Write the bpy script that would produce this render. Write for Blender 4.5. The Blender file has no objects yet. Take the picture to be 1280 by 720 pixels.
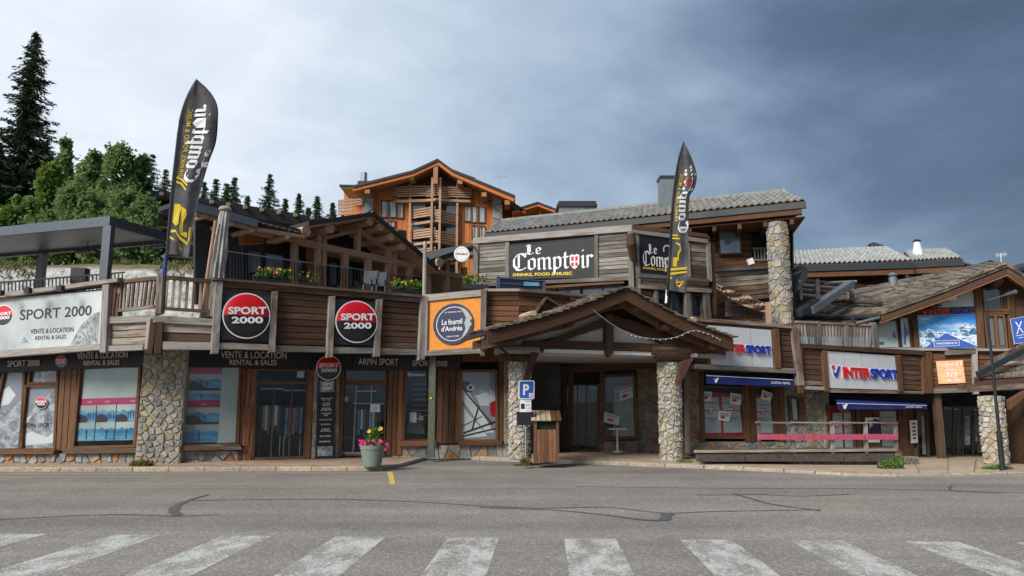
import bpy, math, random
from mathutils import Vector, Matrix
random.seed(7)
R = math.radians
SC = bpy.context.scene
COL = SC.collection

# ---------------------------------------------------------------- camera
F = 26.0 / 36.0 * 1280.0
PITCH = R(8.8)
CZ = 1.65
CPT, SPT = math.cos(PITCH), math.sin(PITCH)
cd = bpy.data.cameras.new('camera'); cam = bpy.data.objects.new('camera', cd); COL.objects.link(cam)
cam.location = (0, 0, CZ); cam.rotation_euler = (R(90) + PITCH, 0, 0)
cd.lens = 26; cd.sensor_width = 36; cd.clip_start = .1; cd.clip_end = 6000
SC.camera = cam

# ---------------------------------------------------------------- light
SUN_EL, SUN_AZ = R(36), R(222)          # azimuth clockwise from +Y: the sun is behind the camera, to the left
sd = bpy.data.lights.new('sun', 'SUN'); sd.energy = 2.4; sd.angle = R(24); sd.color = (1.0, .95, .87)
so = bpy.data.objects.new('sun', sd); COL.objects.link(so)
sv = Vector((math.sin(SUN_AZ) * math.cos(SUN_EL), math.cos(SUN_AZ) * math.cos(SUN_EL), math.sin(SUN_EL)))
so.location = (0, 0, 60)
so.rotation_euler = sv.to_track_quat('Z', 'Y').to_euler()
SC.view_settings.view_transform = 'Standard'; SC.view_settings.look = 'None'
SC.view_settings.exposure = 0.8; SC.view_settings.gamma = 1.0
SC.view_settings.use_curve_mapping = False

W = bpy.data.worlds.new('World'); SC.world = W; W.use_nodes = True
nt = W.node_tree; nt.nodes.clear()
def N(nt, typ, **kw):
    n = nt.nodes.new(typ)
    for k, v in kw.items():
        if k in ('inp',):
            for i, x in v.items(): n.inputs[i].default_value = x
        else: setattr(n, k, v)
    return n
def L(nt, a, b): nt.links.new(a, b)
def math_(nt, op, a, b=None, clamp=False):
    n = nt.nodes.new('ShaderNodeMath'); n.operation = op; n.use_clamp = clamp
    for i, x in enumerate((a, b)):
        if x is None: continue
        if isinstance(x, (int, float)): n.inputs[i].default_value = x
        else: nt.links.new(x, n.inputs[i])
    return n.outputs[0]
def mixc(nt, fac, a, b, blend='MIX'):
    n = nt.nodes.new('ShaderNodeMix'); n.data_type = 'RGBA'; n.blend_type = blend
    for sock, x in ((n.inputs[0], fac), (n.inputs[6], a), (n.inputs[7], b)):
        if isinstance(x, (int, float)): sock.default_value = x
        elif isinstance(x, (tuple, list)): sock.default_value = (*x[:3], 1)
        else: nt.links.new(x, sock)
    return n.outputs[2]
def ramp(nt, fac, stops, interp='LINEAR'):
    n = nt.nodes.new('ShaderNodeValToRGB'); n.color_ramp.interpolation = interp
    e = n.color_ramp.elements
    while len(e) < len(stops): e.new(.5)
    for el, (p, c) in zip(e, stops):
        el.position = p; el.color = (*c, 1) if len(c) == 3 else c
    if fac is not None: nt.links.new(fac, n.inputs[0])
    return n.outputs[0]

sky = N(nt, 'ShaderNodeTexSky', sky_type='NISHITA', sun_disc=False, sun_elevation=SUN_EL, sun_rotation=SUN_AZ)
bg = N(nt, 'ShaderNodeBackground'); out = N(nt, 'ShaderNodeOutputWorld')
tc = N(nt, 'ShaderNodeTexCoord'); sep = N(nt, 'ShaderNodeSeparateXYZ')
L(nt, tc.outputs['Generated'], sep.inputs[0])
# clouds laid out on a level sheet overhead: direction / (z + .15)
zz = math_(nt, 'ADD', math_(nt, 'MAXIMUM', sep.outputs[2], 0.0), .22)
cx = math_(nt, 'DIVIDE', sep.outputs[0], zz); cy = math_(nt, 'DIVIDE', sep.outputs[1], zz)
cmb = N(nt, 'ShaderNodeCombineXYZ'); L(nt, cx, cmb.inputs[0]); L(nt, cy, cmb.inputs[1])
n1 = N(nt, 'ShaderNodeTexNoise', inp={'Scale': .75, 'Detail': 7.0, 'Roughness': .52, 'Distortion': .5}); L(nt, cmb.outputs[0], n1.inputs['Vector'])
n2 = N(nt, 'ShaderNodeTexNoise', inp={'Scale': 2.6, 'Detail': 6.0, 'Roughness': .5, 'Distortion': .4}); L(nt, cmb.outputs[0], n2.inputs['Vector'])
# the bank of dark cloud stands over the right (east); brightness falls from left to right
side = math_(nt, 'ADD', math_(nt, 'MULTIPLY', sep.outputs[0], 1.05), .40)
side = math_(nt, 'ADD', side, math_(nt, 'MULTIPLY', math_(nt, 'SUBTRACT', n1.outputs[0], .5), 1.15), True)
side = math_(nt, 'ADD', side, math_(nt, 'MULTIPLY', math_(nt, 'SUBTRACT', n2.outputs[0], .5), .34), True)
cc = ramp(nt, side, [(0.0, (.50, .54, .59)), (.14, (.40, .455, .515)), (.34, (.305, .37, .44)), (.52, (.225, .285, .36)), (.68, (.125, .172, .24)), (.84, (.064, .096, .145)), (1.0, (.040, .063, .10))])
n3 = N(nt, 'ShaderNodeTexNoise', inp={'Scale': 5.5, 'Detail': 8.0, 'Roughness': .6, 'Distortion': .7}); L(nt, cmb.outputs[0], n3.inputs['Vector'])
cc = mixc(nt, 1.0, cc, ramp(nt, n3.outputs[0], [(.32, (.95, .955, .96)), (.5, (1, 1, 1)), (.68, (1.05, 1.045, 1.04))]), 'MULTIPLY')
skys = mixc(nt, 1.0, sky.outputs[0], (.1, .1, .1), 'MULTIPLY')
fin = mixc(nt, .92, skys, cc)
L(nt, fin, bg.inputs[0]); bg.inputs[1].default_value = 1.0
L(nt, bg.outputs[0], out.inputs[0])

# ---------------------------------------------------------------- pixel rays and vertical planes in the world
def ray(px, py):
    u = (px - 640) / F; v = (360 - py) / F
    return Vector((u, CPT - SPT * v, SPT + CPT * v))
def at(px, py, d):
    r = ray(px, py); return Vector((0, 0, CZ)) + r * (d / r.y)
def atz(px, py, z):
    r = ray(px, py); return Vector((0, 0, CZ)) + r * ((z - CZ) / r.z)
class Face:
    """a vertical wall plane through two plan points"""
    def __init__(s, x1, d1, x2, d2, py=440):
        s.a = at(x1, py, d1); s.b = at(x2, py, d2); s.a.z = s.b.z = 0
        s.u = (s.b - s.a).normalized()
        s.n = Vector((s.u.y, -s.u.x, 0))
        if s.n.dot(-s.a) < 0: s.n = -s.n
        s.z = Vector((0, 0, 1))
    def P(s, px, py, off=0.0):
        r = ray(px, py); c = Vector((0, 0, CZ)); o = s.a + s.n * off
        return c + r * ((o - c).dot(s.n) / r.dot(s.n))
    def D(s, px, py=440): return s.P(px, py).y

# ---------------------------------------------------------------- objects
WP = {}
def tag(o, label=None, cat=None, group=None, kind=None):
    if label: o['label'] = label
    if cat: o['category'] = cat
    if group: o['group'] = group
    if kind: o['kind'] = kind
    return o
def thing(name, label, cat, loc, group=None):
    o = bpy.data.objects.new(name, None); COL.objects.link(o)
    o.empty_display_size = .2
    o.location = loc; WP[o.name] = Vector(loc)
    return tag(o, label, cat, group)
def meshobj(name, verts, faces, mat, parent=None, grain=None, smooth=False, base=None, mats=None, midx=None):
    vs = [Vector(v) for v in verts]
    if base is None:
        n = len(vs); base = Vector((sum(v.x for v in vs) / n, sum(v.y for v in vs) / n, min(v.z for v in vs) if parent is None else sum(v.z for v in vs) / n))
    me = bpy.data.meshes.new(name)
    me.from_pydata([v - base for v in vs], [], faces)
    g = (Vector(grain) if grain is not None else Vector((1, 0, 0))).normalized()
    a = g.cross(Vector((0, 0, 1)));
    if a.length < .1: a = g.cross(Vector((0, 1, 0)))
    a.normalize(); b = g.cross(a)
    ro, rv = random.random() * 30, random.random() * 30
    uvs = [(v.dot(g) + ro, v.dot(b) + .83 * v.dot(a) + rv) for v in vs]
    uv = me.uv_layers.new(name='UVMap')
    li = [0] * len(me.loops); me.loops.foreach_get('vertex_index', li)
    flat = [c for i in li for c in uvs[i]]
    uv.data.foreach_set('uv', flat)
    for m in (mats or [mat]): me.materials.append(m)
    if midx: me.polygons.foreach_set('material_index', midx)
    if smooth: me.polygons.foreach_set('use_smooth', [True] * len(me.polygons))
    o = bpy.data.objects.new(name, me); COL.objects.link(o)
    if parent is not None:
        o.parent = parent; o.location = base - WP[parent.name]
    else: o.location = base
    WP[o.name] = base
    return o
class G:
    """collects shapes for one mesh"""
    def __init__(s): s.v = []; s.f = []; s.m = []; s.cur = 0
    def add(s, vs, fs):
        k = len(s.v); s.v += [Vector(v) for v in vs]; s.f += [tuple(i + k for i in f) for f in fs]; s.m += [s.cur] * len(fs); return s
    def loft(s, A, B):
        n = len(A)
        return s.add(list(A) + list(B), [tuple(range(n)), tuple(range(2 * n - 1, n - 1, -1))] + [(i, i + n, (i + 1) % n + n, (i + 1) % n) for i in range(n)])
    def prism(s, face, pts, off=0.0, th=.1):
        A = [face.P(x, y, off) for x, y in pts]
        return s.loft(A, [p - face.n * th for p in A])
    def box(s, c, ex, ey, ez):
        c = Vector(c); ex = Vector(ex); ey = Vector(ey); ez = Vector(ez)
        A = [c - ex - ey - ez, c + ex - ey - ez, c + ex + ey - ez, c - ex + ey - ez]
        return s.loft([a + ez * 2 for a in A], A)
    def bar(s, p, q, w, h=None, up=(0, 0, 1)):
        """rectangular bar from p to q, w wide, h high"""
        p = Vector(p); q = Vector(q); h = h or w; d = (q - p).normalized(); up = Vector(up)
        sd_ = d.cross(up)
        if sd_.length < .05: sd_ = d.cross(Vector((0, 1, 0)))
        sd_.normalize(); u = sd_.cross(d).normalized()
        o = [(-w / 2, -h / 2), (w / 2, -h / 2), (w / 2, h / 2), (-w / 2, h / 2)]
        return s.loft([p + sd_ * x + u * y for x, y in o], [q + sd_ * x + u * y for x, y in o])
    def tube(s, pts, r, n=8):
        pts = [Vector(p) for p in pts]; rs = r if isinstance(r, (list, tuple)) else [r] * len(pts)
        rings = []; k0 = len(s.v)
        for i, p in enumerate(pts):
            d = (pts[min(i + 1, len(pts) - 1)] - pts[max(i - 1, 0)]).normalized()
            a = d.cross(Vector((0, 0, 1)));
            if a.length < .1: a = d.cross(Vector((0, 1, 0)))
            a.normalize(); b = a.cross(d)
            rings.append([p + (a * math.cos(2 * math.pi * j / n) + b * math.sin(2 * math.pi * j / n)) * rs[i] for j in range(n)])
        vs = [v for r_ in rings for v in r_]
        fs = [tuple(range(n))[::-1], tuple(range((len(pts) - 1) * n, len(pts) * n))]
        for i in range(len(pts) - 1):
            for j in range(n): fs.append((i * n + j, i * n + (j + 1) % n, (i + 1) * n + (j + 1) % n, (i + 1) * n + j))
        return s.add(vs, fs)
    def lathe(s, c, prof, n=20):
        c = Vector(c); vs = []
        for r_, z in prof: vs += [c + Vector((r_ * math.cos(2 * math.pi * j / n), r_ * math.sin(2 * math.pi * j / n), z)) for j in range(n)]
        m = len(prof); fs = [tuple(range(n))[::-1], tuple(range((m - 1) * n, m * n))]
        for i in range(m - 1):
            for j in range(n): fs.append((i * n + j, i * n + (j + 1) % n, (i + 1) * n + (j + 1) % n, (i + 1) * n + j))
        return s.add(vs, fs)
    def build(s, name, mat, parent=None, grain=None, smooth=False, base=None, mats=None):
        return meshobj(name, s.v, s.f, mat, parent, grain, smooth, base, mats, s.m if mats else None)
def q4(TL, TR, BR, BL): return [TL, TR, BR, BL]
def lerp(a, b, t): return a + (b - a) * t
def qmap(Q, u, v):
    (a, b, c, d) = Q
    x = lerp(lerp(a[0], b[0], u), lerp(d[0], c[0], u), v); y = lerp(lerp(a[1], b[1], u), lerp(d[1], c[1], u), v)
    return (x, y)
def quadfit(Q, u0, v0, u1, v1): return [qmap(Q, u0, v0), qmap(Q, u1, v0), qmap(Q, u1, v1), qmap(Q, u0, v1)]
def inset(Q, e): # shrink by e pixels
    cxm = sum(p[0] for p in Q) / 4; cym = sum(p[1] for p in Q) / 4
    return [(x + (e if x < cxm else -e), y + (e if y < cym else -e)) for x, y in Q]

def solid(name, face, pts, off, th, mat, parent, grain=None):
    return G().prism(face, pts, off, th).build(name, mat, parent, grain or face.u)
def chamfer(A, n, th, c=.012):
    """a board: front polygon slightly inset, bevelled edges"""
    cen = sum((p for p in A), Vector()) / len(A); k = len(A)
    ins = [p + (cen - p).normalized() * c * 1.4 for p in A]
    vs = ins + [p - n * c for p in A] + [p - n * th for p in A]
    fs = [tuple(range(k)), tuple(range(3 * k - 1, 2 * k - 1, -1))]
    for r_ in (0, k):
        for i in range(k): fs.append((r_ + i, r_ + k + i, r_ + k + (i + 1) % k, r_ + (i + 1) % k))
    return vs, fs
def beam(face, pts, off, th, mat, parent, name='beam', c=.014, grain=None):
    A = [face.P(x, y, off) for x, y in pts]
    vs, fs = chamfer(A, face.n, th, c)
    d1 = (A[1] - A[0]); d2 = (A[2] - A[1])
    return meshobj(name, vs, fs, mat, parent, grain or (d1 if d1.length > d2.length else d2))
def planks(face, Q, n, off, th, mat, parent, name='plank', gap=.12, vert=False):
    for i in range(n):
        if vert: q = quadfit(Q, i / n + gap / n / 2, 0, (i + 1) / n - gap / n / 2, 1)
        else: q = quadfit(Q, 0, i / n + gap / n / 2, 1, (i + 1) / n - gap / n / 2)
        o2 = off + random.uniform(-.012, .012)
        q = [(x, y + random.uniform(-.25, .25)) for x, y in q]
        A = [face.P(x, y, o2) for x, y in q]
        vs, fs = chamfer(A, face.n, th, .008)
        meshobj(name, vs, fs, mat, parent, (A[3] - A[0]) if vert else (A[1] - A[0]))

def clip(poly, mx, my, nx, ny):
    out = []; k = len(poly)
    for i in range(k):
        x1, y1 = poly[i]; x2, y2 = poly[(i + 1) % k]
        a = (x1 - mx) * nx + (y1 - my) * ny; b = (x2 - mx) * nx + (y2 - my) * ny
        if a <= 0: out.append((x1, y1))
        if (a < 0 < b) or (b < 0 < a):
            t = a / (a - b); out.append((x1 + (x2 - x1) * t, y1 + (y2 - y1) * t))
    return out
def voronoi(S, T, ns, ntt, jit=.45, brick=True, rnd=random):
    rows = []
    for j in range(ntt):
        o = .5 if (brick and j % 2) else 0
        rows.append([((i + .5 - o + rnd.uniform(-jit, jit)) * S / ns, (j + .5 + rnd.uniform(-jit, jit) * .75) * T / ntt) for i in range(ns + (1 if o else 0))])
    cells = []
    for j, row in enumerate(rows):
        for i, (x, y) in enumerate(row):
            poly = [(0, 0), (S, 0), (S, T), (0, T)]
            for jj in range(max(0, j - 2), min(ntt, j + 3)):
                for ii in range(max(0, i - 3), min(len(rows[jj]), i + 4)):
                    if (ii, jj) == (i, j): continue
                    ox, oy = rows[jj][ii]
                    poly = clip(poly, (x + ox) / 2, (y + oy) / 2, ox - x, oy - y)
                    if len(poly) < 3: break
                if len(poly) < 3: break
            if len(poly) >= 3:
                # drop slivers
                ar = abs(sum(poly[k][0] * poly[(k + 1) % len(poly)][1] - poly[(k + 1) % len(poly)][0] * poly[k][1] for k in range(len(poly)))) / 2
                if ar > .12 * S * T / (ns * ntt): cells.append(poly)
    return cells
def stones(mapf, S, T, ns, ntt, depth, mat, parent, name='stone', gap=.018, as_stuff=False, brick=True):
    """irregular rubble stones, each a bevelled block of its own; mapf(s, t, w) -> point"""
    allg = G()
    for poly in voronoi(S, T, ns, ntt, brick=brick):
        pp = []
        for p in poly:
            if not pp or math.hypot(p[0] - pp[-1][0], p[1] - pp[-1][1]) > .03: pp.append(p)
        if len(pp) > 3 and math.hypot(pp[0][0] - pp[-1][0], pp[0][1] - pp[-1][1]) < .03: pp.pop()
        if len(pp) < 3: continue
        cx_ = sum(p[0] for p in pp) / len(pp); cy_ = sum(p[1] for p in pp) / len(pp)
        def ringp(sh, w):
            o = []
            for x, y in pp:
                dx, dy = cx_ - x, cy_ - y; l = max(math.hypot(dx, dy), 1e-4); k = min(sh, l * .8)
                o.append(mapf(x + dx / l * k, y + dy / l * k, w))
            return o
        dp = depth * random.uniform(.55, 1.25)
        k = len(pp)
        vs = ringp(gap, -.03) + ringp(gap * 1.1, dp * .55) + ringp(gap * 1.9, dp)
        fs = [tuple(range(2 * k, 3 * k))]
        for r_ in (0, k):
            for i in range(k): fs.append((r_ + i, r_ + (i + 1) % k, r_ + k + (i + 1) % k, r_ + k + i))
        if as_stuff: allg.add(vs, fs)
        else: meshobj(name, vs, fs, mat, parent, (1, 0, 0))
    if as_stuff: tag(allg.build(name, mat, parent), kind='stuff')
def facemap(face, Q, off):
    a, b, c, d = [face.P(x, y, off) for x, y in Q]   # TL TR BR BL
    S = ((b - a).length + (c - d).length) / 2; T = ((a - d).length + (b - c).length) / 2
    def mf(s, t, w):
        u = s / S; v = t / T
        return lerp(lerp(d, c, u), lerp(a, b, u), v) + face.n * w
    return mf, S, T
def stonewall(face, Q, off, cell, mat, parent, name='stone', depth=.03, cellh=None, backing=True, mort=None, th=.3):
    if backing: solid('mortar', face, Q, off, th, mort or M['mortar'], parent)
    mf, S, T = facemap(face, Q, off)
    stones(mf, S, T, max(1, round(S / cell)), max(1, round(T / (cellh or cell * .62))), depth, mat, parent, name)

# ---------------------------------------------------------------- text
_tc = {}
def textmesh(s, bold=0.0, extr=0.0, spacing=1.0):
    key = (s, bold, extr, spacing)
    if key in _tc: return _tc[key]
    cu = bpy.data.curves.new('t', 'FONT'); cu.body = s; cu.offset = bold; cu.extrude = extr; cu.space_character = spacing
    cu.resolution_u = 3
    o = bpy.data.objects.new('t', cu); COL.objects.link(o)
    bpy.context.view_layer.update()
    me = bpy.data.meshes.new_from_object(o.evaluated_get(bpy.context.evaluated_depsgraph_get()))
    vs = [v.co.copy() for v in me.vertices]; fs = [tuple(p.vertices) for p in me.polygons]
    bpy.data.objects.remove(o); bpy.data.curves.remove(cu); bpy.data.meshes.remove(me)
    x0 = min(v.x for v in vs); x1 = max(v.x for v in vs); y0 = min(v.y for v in vs); y1 = max(v.y for v in vs)
    vs = [((v.x - x0) / (x1 - x0), 1 - (v.y - y0) / (y1 - y0), (v.z / extr + 1) / 2 if extr else 0) for v in vs]
    _tc[key] = (vs, fs); return _tc[key]
class Sheet:
    """a flat print on a face: u runs right, v runs down, both 0..1"""
    def __init__(s, face, Q, off): s.f = face; s.Q = Q; s.off = off
    def p(s, u, v, w=0): return s.f.P(*qmap(s.Q, u, v), s.off) + s.f.n * w
    def text(s, g, txt, u0, v0, u1, v1, w=.004, bold=0.0, th=0, spacing=1.0, tf=None):
        vs, fs = textmesh(txt, bold, .05 if th else 0, spacing)
        o = []
        for x, y, z in vs:
            u, v = lerp(u0, u1, x), lerp(v0, v1, y)
            if tf: u, v = tf(x, y)
            o.append(s.p(u, v, w + z * th))
        g.add(o, fs); return g
    def poly(s, g, pts, w=.002): g.add([s.p(u, v, w) for u, v in pts], [tuple(range(len(pts)))]); return g
    def rect(s, g, u0, v0, u1, v1, w=.002): return s.poly(g, [(u0, v0), (u1, v0), (u1, v1), (u0, v1)], w)
    def disc(s, g, u, v, ru, rv, w=.002, a0=0, a1=360, n=28, inner=0):
        A = [(u + ru * math.cos(R(a0 + (a1 - a0) * i / n)), v + rv * math.sin(R(a0 + (a1 - a0) * i / n))) for i in range(n + 1)]
        if inner:
            B = [(u + (x - u) * inner, v + (y - v) * inner) for x, y in A]
            for i in range(n): s.poly(g, [A[i], A[i + 1], B[i + 1], B[i]], w)
        else: s.poly(g, A[:-1] if a1 - a0 == 360 else A, w)
        return g
    def stroke(s, g, pts, wd, w=.003, asp=1.0):
        for (x0, y0), (x1, y1) in zip(pts, pts[1:]):
            dx, dy = x1 - x0, (y1 - y0) * asp; l = math.hypot(dx, dy) or 1; nx, ny = -dy / l * wd / 2, dx / l * wd / 2 / asp
            s.poly(g, [(x0 + nx, y0 + ny), (x1 + nx, y1 + ny), (x1 - nx, y1 - ny), (x0 - nx, y0 - ny)], w)
        return g

# blackletter strokes: every letter is a list of pen strokes, y up, x-height 1
def BL():
    L_ = {}
    L_['L'] = (1.05, [[(.35, 1.5), (.35, .25)], [(.12, 1.28), (.3, 1.45), (.62, 1.35)], [(.12, .05), (.35, .22), (.6, .05), (.95, .28)], [(.55, 1.25), (.55, .35)]])
    L_['C'] = (1.05, [[(.95, 1.2), (.72, 1.42), (.4, 1.38), (.14, 1.0), (.14, .42), (.4, .02), (.72, .02), (1.0, .22)], [(.48, 1.3), (.48, .2)], [(.95, 1.45), (.95, 1.1)]])
    L_['e'] = (.68, [[(.16, .85), (.16, .2), (.38, .03), (.6, .2)], [(.16, .85), (.38, .97), (.55, .78), (.55, .56), (.2, .42)]])
    L_['o'] = (.72, [[(.16, .85), (.16, .18), (.36, .02)], [(.16, .82), (.38, .97), (.58, .82), (.58, .18), (.36, .02)]])
    L_['m'] = (1.12, [[(.05, .85), (.16, .95), (.16, .08), (.25, .02)], [(.22, .85), (.42, .98), (.55, .85), (.55, .08), (.64, .02)], [(.6, .85), (.8, .98), (.93, .85), (.93, .1), (1.04, .02)]])
    L_['p'] = (.74, [[(.05, .85), (.17, .98), (.17, -.45)], [(.22, .85), (.42, .98), (.6, .82), (.6, .2), (.36, .02), (.2, .15)]])
    L_['t'] = (.5, [[(.2, 1.3), (.2, .2), (.32, .03), (.46, .15)], [(.02, .93), (.44, .93)]])
    L_['i'] = (.36, [[(.06, .85), (.18, .97), (.18, .1), (.3, .03)], [(.12, 1.28), (.24, 1.4)]])
    L_['r'] = (.56, [[(.06, .85), (.17, .97), (.17, .05)], [(.17, .8), (.38, .98), (.52, .82)]])
    return L_
BLACK = BL()
def black_text(word, nib=.19, ang=38):
    """polys in (x, y up) plus total width; 'o' before i becomes the shield's slot"""
    polys = []; x = 0; slots = []
    ca, sa = math.cos(R(ang)) * nib / 2, math.sin(R(ang)) * nib / 2
    for ch in word:
        if ch == '*': slots.append(x + .38); x += .8; continue
        w, st = BLACK[ch]
        for s_ in st:
            for (x0, y0), (x1, y1) in zip(s_, s_[1:]):
                x0_, x1_ = x0 + x, x1 + x
                dx, dy = x1_ - x0_, y1 - y0; l = math.hypot(dx, dy) or 1
                cr = abs(dx * sa - dy * ca) / l
                if cr < .035:
                    nx, ny = -dy / l * .035, dx / l * .035
                    polys.append([(x0_ - nx, y0 - ny), (x1_ - nx, y1 - ny), (x1_ + nx, y1 + ny), (x0_ + nx, y0 + ny)])
                else:
                    polys.append([(x0_ - ca, y0 - sa), (x1_ - ca, y1 - sa), (x1_ + ca, y1 + sa), (x0_ + ca, y0 + sa)])
        x += w
    return polys, x, slots

# ---------------------------------------------------------------- materials
M = {}
def newmat(name):
    m = bpy.data.materials.new(name); m.use_nodes = True; nt = m.node_tree
    b = nt.nodes['Principled BSDF']; M[name] = m
    return m, nt, b
def bumpn(nt, b, h, strength=.3, dist=.02):
    bp = N(nt, 'ShaderNodeBump', inp={'Strength': strength, 'Distance': dist}); L(nt, h, bp.inputs['Height']); L(nt, bp.outputs[0], b.inputs['Normal'])
def plain(name, c, rough=.6, metal=0.0, var=.12, scale=6.0, spec=.4, bump=0.0):
    m, nt, b = newmat(name)
    g = N(nt, 'ShaderNodeNewGeometry'); n = N(nt, 'ShaderNodeTexNoise', inp={'Scale': scale, 'Detail': 4.0, 'Roughness': .6}); L(nt, g.outputs['Position'], n.inputs['Vector'])
    c0 = tuple(x * (1 - var) for x in c); c1 = tuple(min(1, x * (1 + var)) for x in c)
    L(nt, ramp(nt, n.outputs[0], [(.3, c0), (.7, c1)]), b.inputs['Base Color'])
    b.inputs['Roughness'].default_value = rough; b.inputs['Metallic'].default_value = metal; b.inputs['Specular IOR Level'].default_value = spec
    if bump: bumpn(nt, b, n.outputs[0], bump, .02)
    return m
def wood(name, dark, mid, grey, greyamt=.4, sat=1.0, rough=.75, ovar=.35, knots=True):
    m, nt, b = newmat(name)
    uv = N(nt, 'ShaderNodeUVMap'); mp = N(nt, 'ShaderNodeMapping'); mp.inputs['Scale'].default_value = (.8, 16, 1)
    L(nt, uv.outputs[0], mp.inputs[0])
    n = N(nt, 'ShaderNodeTexNoise', inp={'Scale': 2.0, 'Detail': 7.0, 'Roughness': .65, 'Distortion': .6}); L(nt, mp.outputs[0], n.inputs['Vector'])
    mp2 = N(nt, 'ShaderNodeMapping'); mp2.inputs['Scale'].default_value = (.5, 2.6, 1); L(nt, uv.outputs[0], mp2.inputs[0])
    n2 = N(nt, 'ShaderNodeTexNoise', inp={'Scale': 1.6, 'Detail': 5.0, 'Roughness': .6, 'Distortion': .3}); L(nt, mp2.outputs[0], n2.inputs['Vector'])
    oi = N(nt, 'ShaderNodeObjectInfo')
    base = ramp(nt, n.outputs[0], [(.30, dark), (.5, mid), (.72, tuple(min(1, x * 1.45) for x in mid))])
    gr = ramp(nt, n.outputs[0], [(.3, tuple(x * .42 for x in grey)), (.5, grey), (.7, tuple(min(1, x * 1.35) for x in grey))])
    f = math_(nt, 'ADD', n2.outputs[0], math_(nt, 'MULTIPLY', math_(nt, 'SUBTRACT', oi.outputs['Random'], .5), .28))
    f = math_(nt, 'ADD', f, greyamt - .5)
    f = ramp(nt, f, [(.42, (0, 0, 0)), (.58, (1, 1, 1))])
    c = mixc(nt, f, base, gr)
    br = math_(nt, 'ADD', math_(nt, 'MULTIPLY', oi.outputs['Random'], ovar * 2), 1 - ovar)
    hs = N(nt, 'ShaderNodeHueSaturation'); hs.inputs['Saturation'].default_value = sat
    L(nt, br, hs.inputs['Value']); L(nt, c, hs.inputs['Color'])
    L(nt, hs.outputs[0], b.inputs['Base Color'])
    b.inputs['Roughness'].default_value = rough; b.inputs['Specular IOR Level'].default_value = .25
    bumpn(nt, b, n.outputs[0], .55, .015)
    return m
def stonemat(name, cols, mott=.25, scale=9.0):
    m, nt, b = newmat(name)
    oi = N(nt, 'ShaderNodeObjectInfo'); g = N(nt, 'ShaderNodeNewGeometry')
    st = [(i / len(cols), c) for i, c in enumerate(cols)]
    c = ramp(nt, oi.outputs['Random'], st, 'CONSTANT')
    n = N(nt, 'ShaderNodeTexNoise', inp={'Scale': scale, 'Detail': 7.0, 'Roughness': .7}); L(nt, g.outputs['Position'], n.inputs['Vector'])
    k = ramp(nt, n.outputs[0], [(.28, (1 - mott * 2,) * 3), (.5, (1, 1, 1)), (.75, (1 + mott * 1.3,) * 3)])
    c = mixc(nt, 1.0, c, k, 'MULTIPLY')
    n3 = N(nt, 'ShaderNodeTexNoise', inp={'Scale': 3.1, 'Detail': 4.0}); L(nt, g.outputs['Position'], n3.inputs['Vector'])
    c = mixc(nt, ramp(nt, n3.outputs[0], [(.52, (0, 0, 0)), (.68, (.55, .55, .55))]), c, (.33, .24, .13))
    L(nt, c, b.inputs['Base Color']); b.inputs['Roughness'].default_value = .85; b.inputs['Specular IOR Level'].default_value = .25
    bumpn(nt, b, n.outputs[0], .7, .03)
    return m
wood('wood_dark', (.036, .020, .013), (.092, .050, .031), (.16, .13, .108), .28)
wood('wood_weathered', (.055, .036, .025), (.135, .085, .056), (.25, .215, .185), .48)
wood('wood_grey', (.08, .066, .054), (.15, .128, .107), (.245, .22, .198), .58, .85)
plain('ramp_board', (.075, .064, .056), .9, var=.35, scale=9)
wood('wood_red', (.06, .026, .014), (.15, .068, .034), (.21, .14, .10), .22)
wood('wood_brown_clean', (.055, .028, .015), (.115, .058, .030), (.15, .095, .065), .2, ovar=.2)
wood('wood_warm', (.20, .10, .045), (.35, .19, .095), (.40, .27, .18), .2, ovar=.15)
wood('wood_orange', (.32, .10, .032), (.50, .17, .055), (.46, .2, .09), .1, ovar=.10)
wood('wood_tan', (.26, .155, .10), (.42, .265, .18), (.46, .34, .265), .3, ovar=.12)
wood('wood_log', (.25, .19, .11), (.42, .34, .22), (.4, .37, .32), .4, ovar=.1)
plain('mortar', (.34, .305, .245), .95, var=.22, scale=14, bump=.6, spec=.15)
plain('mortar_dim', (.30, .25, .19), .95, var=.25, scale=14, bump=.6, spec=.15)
stonemat('stone_mixed', [(.34, .30, .23), (.24, .25, .25), (.42, .33, .20), (.30, .30, .28), (.20, .20, .19), (.40, .36, .29), (.35, .22, .12), (.28, .29, .31)])
stonemat('stone_base', [(.27, .28, .27), (.20, .22, .22), (.34, .28, .20), (.30, .31, .30), (.36, .19, .09), (.33, .32, .28), (.17, .18, .18)])
stonemat('stone_pale', [(.46, .42, .34), (.36, .35, .32), (.48, .45, .38), (.28, .28, .27), (.38, .31, .22), (.40, .385, .355)], .35)
stonemat('stone_ochre', [(.36, .325, .26), (.25, .26, .255), (.36, .30, .20), (.31, .305, .275), (.20, .21, .21), (.36, .34, .29), (.26, .22, .17)], .35)
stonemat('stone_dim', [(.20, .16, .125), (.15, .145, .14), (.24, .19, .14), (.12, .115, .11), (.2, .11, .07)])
stonemat('stone_small_grey', [(.28, .29, .28), (.2, .21, .21), (.34, .33, .3)])
stonemat('kerb_stone', [(.40, .33, .25), (.36, .31, .25), (.43, .36, .27), (.33, .29, .24)], .3, 14)
stonemat('slate_brown', [(.135, .11, .09), (.18, .155, .13), (.10, .085, .07), (.22, .185, .15), (.08, .07, .06), (.16, .13, .105)], .35, 7)
stonemat('slate_dark', [(.10, .085, .07), (.14, .125, .105), (.075, .065, .055), (.18, .155, .125)], .35, 7)
stonemat('paving', [(.36, .235, .175), (.39, .265, .20), (.33, .21, .155), (.37, .27, .215)], .16, 5)
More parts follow.
